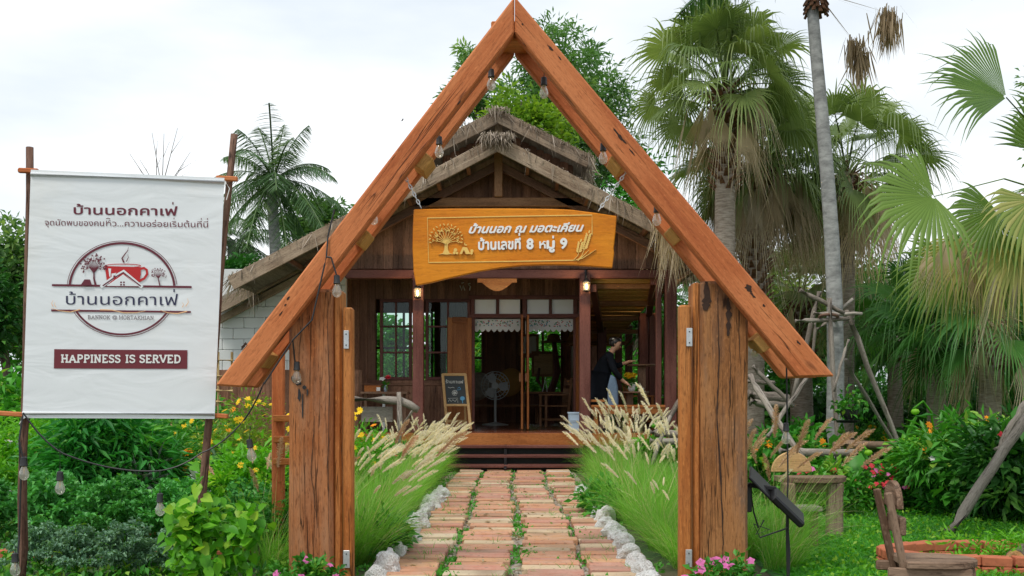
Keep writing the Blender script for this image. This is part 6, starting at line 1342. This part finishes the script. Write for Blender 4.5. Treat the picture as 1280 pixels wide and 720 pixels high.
m = MB(); cc = Vector((PX(990, Y + .3), Y + .3, o.z + .02)); m.prism(halfdisc(cc, .19, Vector((1, 0, 0)), .03), (0, .035, 0), (1, 0, 0), .006); m.build('backrest', MT['pale'], t)
Y = 8.3; t = thing('low_stool', 'low pale stool tucked under the half-round seat', 'stool', (PX(1008, Y), Y, 0)); m = MB(); m.timber(P(993, 635, Y), P(1024, 635, Y), .2, .04); m.build('seat', MT['grey'], t)
for px in (998, 1017): m = MB(); m.timber((PX(px, Y), Y, 0), (PX(px, Y), Y, PZ(637, Y)), .06, .06); m.build('leg', MT['rustic'], t)
# solar flood lamp
Y = 6.75; t = thing('solar_lamp', 'black solar flood lamp with tilted panel clamped beside the right gate post', 'lamp', P(968, 620, Y))
m = MB(); a, b = P(937, 590, Y), P(975, 628, Y); m.timber(a, b, .24, .018, (.6, -.35, .7)); m.timber(P(935, 606, Y), P(970, 611, Y), .05, .03); m.build('panel', MT['dark'], t)
m = MB(); m.timber(P(966, 616, Y - .08), P(1003, 652, Y - .08), .2, .05, (.55, -.3, .6), .012); h = m.build('lamp_body', MT['dark'], t)
m = MB(); c = P(981, 632, Y - .115); m.prism([c + Vector((x, 0, z)) for x, z in ((-.013, -.013), (.013, -.013), (.013, .013), (-.013, .013))], (0, -.004, 0)); m.build('marking', MT['white'], h)
m = MB(); m.timber(P(936, 606, Y), P(936, 640, Y), .04, .03, (0, 1, 0)); m.tube([P(955, 650, Y), P(945, 668, Y), P(962, 662, Y), P(942, 655, Y), P(950, 672, Y), P(985, 660, Y)], .006, 5); m.tube([P(938, 610, Y), P(942, 640, Y), P(948, 660, Y)], .006, 5); m.tube([P(984, 640, Y), P(986, 690, Y), (PX(985, Y), Y, 0)], .012, 6); m.build('bracket', MT['black'], t)
# poles
def poleset(name, label, cat, segs, loc, r=.035, mat='grey'):
    t = thing(name, label, cat, loc)
    for (a, b, k) in segs:
        m = MB(); a, b = Vector(a), Vector(b); m.tube([a.lerp(b, i / 6) + Vector((random.gauss(0, .006), 0, random.gauss(0, .006))) for i in range(7)], [r * k * (1 - .04 * i) for i in range(7)], 8); m.build('pole', MT[mat], t, smooth=True)
    return t
Y = 13; S_ = lambda a, b, c, d, y0=Y, y1=Y, k=1: (P(a, b, y0), P(c, d, y1), k)
t = poleset('tree_support', 'grey pole frame lashed round the tall smooth palm trunk', 'support', [S_(1000, 363, 1056, 392, 12.6, 12.6), S_(995, 401, 1062, 398, 12.7, 12.7, .9), S_(1016, 392, 1077, 393, 12.8, 12.8, .8), S_(1022, 412, 1066, 374, 13.3, 13.3, .8), S_(1036, 372, 1051, 628, 12.55, 12.4, 1.05), S_(1057, 388, 1140, 598, 13, 13.5, 1.1), S_(1056, 450, 1122, 560, 13.4, 14.2, .8), S_(1024, 365, 990, 500, 13, 12.8, 1), S_(1060, 425, 1042, 490, 12.5, 12.4, .6), S_(1020, 400, 1014, 470, 13.5, 13.6, .7)], P(1040, 600, Y), .034)
m = MB(); m.tube([P(1036 + 12 * math.cos(a), 397 + 4 * math.sin(a), 12.75 + .2 * math.sin(a)) for a in np.linspace(0, 6.28, 16)], .02, 6); m.build('lashing', MT['stick'], t)
poleset('log_rail', 'brown log rail with sawn round end right of the tall palm trunk', 'log', [(P(1044, 557, 11.5), P(1136, 556, 11.8), 1)], P(1044, 557, 11.5), .055, 'rustic'); poleset('log_rail', 'grey log rail just above the half-round seat', 'log', [(P(975, 565, 11), P(1070, 566, 11), 1)], P(975, 565, 11), .05)
poleset('leaning_poles', 'crossed grey poles leaning behind the right gate post', 'poles', [(P(936, 470, 10.5), P(1003, 572, 9.8), 1), (P(940, 458, 11.5), P(992, 508, 11.5), .8), (P(935, 478, 12), P(968, 478, 12), .8), (P(960, 545, 10), P(1010, 470, 10.4), .7)], P(970, 520, 10.5), .036)
poleset('log_pile', 'grey logs stacked on rails behind the right gate post', 'logs', [(P(935, 493, 14), P(985, 499, 14), 1.4), (P(938, 502, 14), P(986, 506, 14), 1.2), (P(810, 541, 13.5), P(872, 544, 13.5), 1), (P(812, 552, 13.4), P(872, 552, 13.4), .9)], P(950, 500, 14), .06)
poleset('prop_pole', 'grey pole leaning to the right against the flowering bush', 'pole', [((PX(1186, 9.15), 9.15, 0), P(1292, 508, 9.4), 1), (P(1248, 562, 9.6), P(1285, 500, 9.7), .8)], (PX(1186, 9.15), 9.15, 0), .055)
poleset('porch_prop', 'grey stick propped on the lounge railing near the right gate post', 'pole', [(P(829, 536, 16.5), P(856, 488, 16.8), 1), (P(812, 590, 13), P(838, 520, 13.2), .6)], P(829, 536, 16.5), .05)
t = thing('hanging_pot', 'dark hanging pot with a small plant beside the tall palm trunk', 'pot', P(1061, 515, 12)); c = P(1061, 518, 12); m = MB(); m.lathe(c, [(.07, -.06), (.1, 0), (.11, .06), (.095, .06)], 12); m.lathe(c + Vector((-.01, 0, -.1)), [(.13, 0), (.15, .03), (.13, .03)], 12); m.build('pot', MT['dark'], t); m = MB(); m.tube([c + Vector((0, 0, .06)), c + Vector((0, 0, .45))], .005, 5); m.build('hanger', MT['dark'], t); nm = NM(); nm.leaves(np.tile(np.array(c) + [0, 0, .1], (160, 1)) + RNG.normal(size=(160, 3)) * [.09, .09, .09], rdir(160, .4), .09, .045); nm.build('foliage', LF['mid'], t)
# ------------------------------------------------------------------ right garden planting
bush('flower_shrub', 'green narrow-leaved shrub with orange blooms under the leaning prop pole', 'shrub', (PX(1215, 10.6), 10.6, 0), (.64, .5, .54), 80, 50, .15, LF['mid'], flowers=(('cosmos_o', 5, 1.15), ('impatiens', 3, 1.1), ('phlox', 3, 1)), asp=.26, droop=.2)
bush('flower_shrub', 'dark narrow-leaved shrub at the right edge with a red bloom low down', 'shrub', (PX(1275, 10.0), 10.0, 0), (.5, .5, .5), 80, 50, .15, LF['dark'], flowers=(('impatiens', 4, 1.2), ('phlox', 3, 1.0)), asp=.26, droop=.2)
bush('flower_shrub', 'mid green shrub with yellow blooms left of the prop pole', 'shrub', (PX(1160, 11.6), 11.6, 0), (.42, .4, .42), 56, 46, .13, LF['bright'], flowers=(('cosmos_o', 2, 1.1), ('cosmos_y', 5, 1.1)), asp=.35, droop=.2)
bush('round_shrub', 'small dark clipped ball shrub on the lawn', 'shrub', (PX(1150, 13.6), 13.6, 0), (.27, .27, .27), 60, 60, .05, LF['dark'])
bush('impatiens_bush', 'low bush of red and pink impatiens at the edge of the lawn', 'flower bush', (PX(1112, 11.2), 11.2, 0), (.55, .3, .25), 70, 45, .08, LF['mid'], flowers=(('impatiens', 24, 1), ('vinca', 7, 1.1)))
bush('impatiens_bush', 'pink-flowered low bush behind the half-round seat', 'flower bush', (PX(1030, 10.6), 10.6, 0), (.35, .3, .26), 50, 40, .09, LF['mid'], flowers=(('vinca', 6, 1.2), ('impatiens', 5, 1)))
bush('leafy_shrub', 'leafy green shrub behind the half-round seat with orange blooms', 'shrub', (PX(985, 11.6), 11.6, 0), (.5, .4, .45), 60, 45, .13, LF['mid'], flowers=(('cosmos_o', 7, 1.4),))
for i, (px, Y, w, h, lab) in enumerate(((1088, 18.5, .9, .38, 'bed of small yellow marigolds between the support legs'), (1150, 17.5, .8, .36, 'patch of yellow marigolds right of the support legs'), (1215, 16, .9, .45, 'patch of yellow marigolds behind the dark shrub'), (985, 17, 1, .42, 'patch of yellow marigolds left of the tall palm trunk'))): bush('marigold_bed', lab, 'flower bed', (PX(px, Y), Y, 0), (w, .5, h), 90, 40, .1, LF['mid'], flowers=(('marigold_y', 20, 1.15),), asp=.3)
def sunflower(px0, Y, h, label, n=9, lean=.2):
    t = thing('sunflower_plant', label, 'sunflower', (PX(px0, Y), Y, 0)); b = Vector((PX(px0, Y), Y, 0)); pts = [b, b + Vector((lean * .3, 0, h * .5)), b + Vector((lean * .5, 0, h * .9)), b + Vector((lean * .9, -.05, h)), b + Vector((lean * 1.35, -.1, h * .93))]
    m = MB(); m.tube(pts, [.018, .016, .014, .012, .014], 7); m.ball(pts[-1] + Vector((.02, 0, -.03)), (.05, .05, .035), 8); m.build('stem', LF['bright'], t, smooth=True); nm = NM()
    for k in range(n):
        a = k * 2.4; p = np.array(b.lerp(pts[2], .25 + .75 * k / n)); d = np.array([math.cos(a), math.sin(a) * .8, .1]); e = p + d * .16; nm.blades(p[None], d[None], .2, .012, .1, 3, .6)
        nm.hearts(e[None], (d * .5 + [0, -.1, -.9])[None], .24 + .08 * RNG.random(1), .2, np.array([.35 + .3 * RNG.random()]), up=np.array([[d[0], d[1], .6]]))
    nm.build('leaves', LF['mid'], t); return t
sunflower(1180, 11.0, 1.22, 'drooping sunflower plant with big heart leaves left of the dark shrub', 10, -.28); sunflower(1274, 9.8, 1.38, 'drooping sunflower head beside the top of the prop pole', 8, .1); sunflower(1072, 11.3, .72, 'short broad-leaved sunflower in front of the log rail end', 8, .05); sunflower(1060, 12.2, .95, 'young broad-leaved sunflower by the palm support poles', 7, -.1)
sunflower(838, 14.5, .95, 'wilting pale sunflower in the grass beside the right gate post', 9, -.2)
bush('leafy_shrub', 'bright broad-leaved plant among the grass plumes left of the right gate post', 'shrub', (PX(815, 13.8), 13.8, .25), (.25, .25, .22), 20, 22, .16, LF['bright'], asp=.55, clr=.3)
bush('leafy_shrub', 'low green leafy weeds in front of the right row of white stones', 'shrub', (.97, 10.6, 0), (.18, .7, .16), 40, 34, .09, LF['mid'], asp=.45, stem=False)
bush('leafy_shrub', 'low green leafy weeds beside the left row of white stones', 'shrub', (-.98, 7.9, 0), (.14, .6, .13), 36, 30, .08, LF['mid'], asp=.4, stem=False)
# ------------------------------------------------------------------ palms
fan_palm('fan_palm', 'tall fan palm with brown booted trunk and shaggy green crown right of the gate peak', (PX(896, 15), 15, 0), P(906, 112, 15), .155, .8, 52, LF['fan'], .95, 17, None, 1.55, -24, 85, (.05, 0), .7, .95)
fan_palm('fan_palm', 'second fan palm with shaggy brown trunk and hanging dry leaves, just below the tallest crown', (PX(938, 16.2), 16.2, 0), P(950, 205, 16.2), .2, .85, 42, LF['fan'], .9, 46, None, 2.6, -40, 75, (-.05, 0), .85, 1.15, .9)
fan_palm('fan_palm', 'fan palm behind the smooth grey trunk with leaves reaching right', (PX(1052, 17), 17, 0), P(1058, 215, 17), .17, .95, 32, LF['fan'], 1.1, 38, None, 1.2, -30, 70, (0, 0), .8, 1.2, 2.1)
fan_palm('fan_palm', 'shorter yellow-green fan palm low behind the right rafter', (PX(1003, 19), 19, 0), P(1000, 370, 19), .2, 1.0, 22, LF['fan'], .9, 8, None, 1.2, -35, 70, (0, 0), .5, .8, .3)
fan_palm('fan_palm', 'dark bushy fan palm at the middle right behind the flower beds', (PX(1175, 15.5), 15.5, 0), P(1165, 405, 15.5), .14, .9, 26, LF['fand'], .85, 5, None, .6, -45, 75, (0, 0), .5, .6)
fan_palm('fan_palm', 'low fan palm with drooping leaves at the right behind the dark shrub', (PX(1235, 14), 14, 0), P(1240, 395, 14), .15, .95, 26, LF['fand'], .9, 12, None, .8, -45, 75, (0, 0), .6, .9, 1.2)
fan_palm('fan_palm', 'small fan palm low behind the marigolds near the grey support poles', (PX(1120, 18), 18, 0), P(1118, 420, 18), .13, .9, 20, LF['fand'], .8, 0, None, .5, -40, 75, (0, 0), .5)
fan_palm('fan_palm', 'dark fan palm in the shade just right of the lounge roof', (PX(868, 22), 22, 0), P(868, 395, 22), .15, 1.0, 22, LF['fand'], 1.0, 4, None, .6, -40, 75)
# near palm at the right edge, leaves placed as seen
YN = 8.2; t = thing('fan_palm', 'near fan palm at the right edge whose big leaves hang into the view', 'palm tree', (PX(1345, YN), YN, 0)); tp = P(1340, 250, YN); m = MB(); m.tube([(PX(1345, YN), YN, 0), tp], [.2, .16], 14); m.build('trunk', BK['palm'], t, smooth=True)
nm = NM()
for (hx, hy, dx, dz, L_, spr, dr, v, dy) in ((1258, 122, -.85, .42, .78, 62, .55, .3, -.2), (1168, 246, -1, -.25, .68, 95, 1.0, .6, -.3), (1245, 262, -.45, -.6, .5, 100, .7, .4, -.3), (1290, 250, .1, -.6, .6, 110, .7, .8, -.4), (1278, 300, -.3, -.8, .55, 80, .8, .9, -.3), (1220, 300, -.5, -.8, .55, 60, .9, .95, .2), (1310, 190, .3, .8, .6, 100, .4, .4, 0), (1330, 150, -.1, 1, .6, 100, .4, .3, .4), (1190, 330, -.6, -.6, .55, 90, .8, .5, .5), (1255, 330, -.2, -.9, .55, 80, .8, .35, .4)):
    hub = P(hx, hy, YN + dy); fan_leaf(nm, hub, (dx, dy * .4, dz), (.1, -.8, .45), L_ * 1.08, 34, spr, dr, v, petiole=tp, pw=.014, join=.58)
for i in range(14):
    a = i * 2.4; d = Vector((abs(math.cos(a)) + .25, math.sin(a), .3)); fan_leaf(nm, tp + d * .9, d, (0, 0, 1), .8, 30, 110, .5, .4, petiole=tp)
nm.build('crown', LF['fanw'], t); nm = NM()
for (hx, hy, L_) in ((1215, 262, .9), (1235, 300, .85), (1262, 300, .95), (1180, 300, .6), (1275, 330, .8), (1205, 320, .7), (1250, 350, .7), (1225, 285, .8), (1190, 285, .7), (1278, 290, .9), (1160, 310, .5)): fan_leaf(nm, P(hx, hy, YN + random.uniform(-.3, .6)), (random.gauss(-.12, .12), random.gauss(0, .3), -1), Vector(RNG.normal(size=3)), L_ * .8, 20, random.uniform(12, 30), .1, random.uniform(.15, .9), petiole=tp, pw=.012, tatter=1.1)
nm.build('dry_leaf_skirt', LF['dry'], t)
# tall smooth trunk
t = pinnate_palm('feather_palm', 'tall palm with smooth grey trunk tied into the pole frame', (PX(1042, 13), 13, 0), P(1020, -22, 13), .1, 2.4, 14, LF['coco'], 28, 88, .5)
m = MB(); tp = P(1020, -10, 13)
for k in range(34): a = k * 2.4; d = Vector((math.cos(a), math.sin(a), 0)); z = Vector((0, 0, -.22 + .3 * k / 60)); m.timber(tp + z + d * .1, tp + z + d * .16 + Vector((0, 0, -.1)), .05, .02)
m.build('leaf_base', BK['boot'], t); nm = NM()
for (px, py, L_) in ((1068, 52, .42), (1108, 14, .6), (1076, 66, .5), (1112, 22, .5)):
    c = np.array(P(px, py, 12.9)); n = 90; b = c + RNG.normal(size=(n, 3)) * [.06, .06, .04]; nm.blades(b, np.tile([0, 0, -1.0], (n, 1)) + RNG.normal(size=(n, 3)) * .16, L_ * (.5 + .6 * RNG.random(n)), .022, .0, 3, .2 * RNG.random(n)); nm.blades(np.array(tp)[None], (c - np.array(tp))[None], np.linalg.norm(c - np.array(tp)), .03, .02, 3, .1)
nm.build('dry_flower_stalk', LF['dry'], t)
pinnate_palm('coconut_palm', 'coconut palm rising behind the left slope of the thatched roof', (PX(347, 32), 32, 0), P(342, 226, 32), .22, 2.75, 30, LF['coco'], -55, 82, .66, None, .4)
pinnate_palm('coconut_palm', 'lower coconut palm crown half hidden behind the right banner pole', (PX(290, 34), 34, 0), P(292, 300, 34), .2, 2.6, 20, LF['coco'], -40, 70, .6, None, 1.0)
# ------------------------------------------------------------------ background trees and shrubs
def T(px, pyt, Y, wpx, hpx, lab, mat='treel', ncl=70, per=90, leaf=.2, **k):
    h = PZ(pyt, Y); rz = hpx / F * Y; rx = wpx / F * Y; k.setdefault('cz', (h - rz) / h); return tree('leafy_tree', lab, (PX(px, Y), Y, 0), h, (rx, rx * .8, rz), ncl, per, leaf, LF[mat], **k)
T(690, 12, 33, 62, 88, 'airy feathery tree rising behind the roof peak', ncl=95, per=66, leaf=.25, asp=.25, clr=.2, shell=.15, r0=.14)
T(590, 55, 36, 42, 62, 'sparse airy tree behind the roof, left of the gate peak', ncl=46, per=70, leaf=.26, asp=.25, clr=.2, shell=.2, r0=.12)
T(745, 60, 36, 48, 100, 'feathery tree between the roof and the fan palms', ncl=80, per=80, leaf=.26, asp=.25, clr=.2, shell=.2, r0=.14)
T(655, 120, 30, 60, 50, 'yellow-green bushy tree crown just above the thatched ridge', 'yel', ncl=80, per=90, leaf=.2)
T(800, 190, 30, 40, 110, 'dark tree behind the first fan palm', 'mid', ncl=80, per=80, leaf=.22)
T(8, 283, 26, 46, 80, 'dark green tree at the far left edge behind the banner', 'treel', ncl=90, per=90, leaf=.2)
T(-40, 320, 24, 50, 70, 'bushy tree cut off by the left edge of the view', 'dark', ncl=80, per=80, leaf=.2)
T(70, 360, 28, 60, 60, 'wide dark tree hidden mostly behind the banner', 'mid', ncl=80, per=80, leaf=.22)
T(395, 246, 36, 42, 42, 'pale small-leaved tree right of the coconut palm trunk', 'treel', ncl=70, per=70, leaf=.22, clr=.25)
T(300, 320, 30, 36, 45, 'bushy dark tree below the coconut palm', 'dark', ncl=70, per=80, leaf=.2)
T(160, 400, 22, 90, 40, 'low bushy tree in the shade behind the flower bed', 'mid', ncl=90, per=80, leaf=.18)
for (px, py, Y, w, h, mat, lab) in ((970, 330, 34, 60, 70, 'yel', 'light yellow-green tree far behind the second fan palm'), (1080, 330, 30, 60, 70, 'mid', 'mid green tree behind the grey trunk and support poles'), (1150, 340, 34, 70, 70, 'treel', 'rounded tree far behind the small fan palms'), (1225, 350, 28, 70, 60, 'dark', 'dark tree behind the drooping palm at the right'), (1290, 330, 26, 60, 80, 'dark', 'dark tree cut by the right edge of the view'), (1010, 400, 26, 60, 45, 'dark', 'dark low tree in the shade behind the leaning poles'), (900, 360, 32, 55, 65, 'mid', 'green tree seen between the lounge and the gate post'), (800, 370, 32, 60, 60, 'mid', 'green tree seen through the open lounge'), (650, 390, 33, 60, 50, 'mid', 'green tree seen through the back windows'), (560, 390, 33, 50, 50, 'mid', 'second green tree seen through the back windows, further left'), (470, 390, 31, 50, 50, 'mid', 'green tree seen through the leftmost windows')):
    T(px, py, Y, w, h, lab, mat, ncl=80, per=80, leaf=.22)
T(1310, 60, 16, 34, 80, 'small-leaved tree whose branches reach in at the upper right edge', 'treel', ncl=30, per=40, leaf=.1, clr=.22, r0=.06)
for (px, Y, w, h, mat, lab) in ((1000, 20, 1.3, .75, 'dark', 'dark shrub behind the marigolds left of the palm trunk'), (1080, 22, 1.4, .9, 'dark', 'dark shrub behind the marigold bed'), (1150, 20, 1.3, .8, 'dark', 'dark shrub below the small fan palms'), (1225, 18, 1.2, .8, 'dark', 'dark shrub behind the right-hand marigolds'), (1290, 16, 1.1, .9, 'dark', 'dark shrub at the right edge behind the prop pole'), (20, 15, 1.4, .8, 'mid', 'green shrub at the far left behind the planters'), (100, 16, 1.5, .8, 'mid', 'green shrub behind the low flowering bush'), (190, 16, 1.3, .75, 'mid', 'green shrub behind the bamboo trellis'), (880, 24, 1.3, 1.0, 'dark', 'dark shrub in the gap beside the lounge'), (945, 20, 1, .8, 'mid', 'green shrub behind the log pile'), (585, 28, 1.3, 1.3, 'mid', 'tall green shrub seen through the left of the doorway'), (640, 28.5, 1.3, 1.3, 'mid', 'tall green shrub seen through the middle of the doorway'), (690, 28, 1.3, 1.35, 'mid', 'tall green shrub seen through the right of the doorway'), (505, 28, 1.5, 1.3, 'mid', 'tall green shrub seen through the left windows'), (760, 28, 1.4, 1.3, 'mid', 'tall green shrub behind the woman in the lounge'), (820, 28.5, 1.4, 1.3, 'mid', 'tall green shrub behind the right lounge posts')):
    bush('garden_shrub', lab, 'shrub', (PX(px, Y), Y, 0), (w, .7, h), 90, 50, .17, LF[mat], asp=.4)
# bare twigs above the banner
t = thing('bare_tree', 'leafless twiggy sapling rising behind the top of the banner', 'tree', (PX(200, 24), 24, 0)); m = MB(); m.tube([(PX(200, 24), 24, 0), P(200, 260, 24)], [.06, .03], 7); m.build('trunk', BK['tree'], t); m = MB()
for (a, b, c) in ((200, 190, 166), (196, 195, 185), (203, 205, 167), (206, 222, 160), (208, 238, 190), (192, 162, 192), (200, 175, 200), (204, 230, 205)): m.tube([P(200, 262, 24), P(a, (262 + c) / 2 + 10, 24), P(b, c, 24)], [.02, .012, .004], 5); m.tube([P((a + b) / 2, (262 + 3 * c) / 4 + 6, 24), P(b + 7, c + 10, 24.2)], [.008, .003], 4)
m.build('twig', BK['tree'], t)
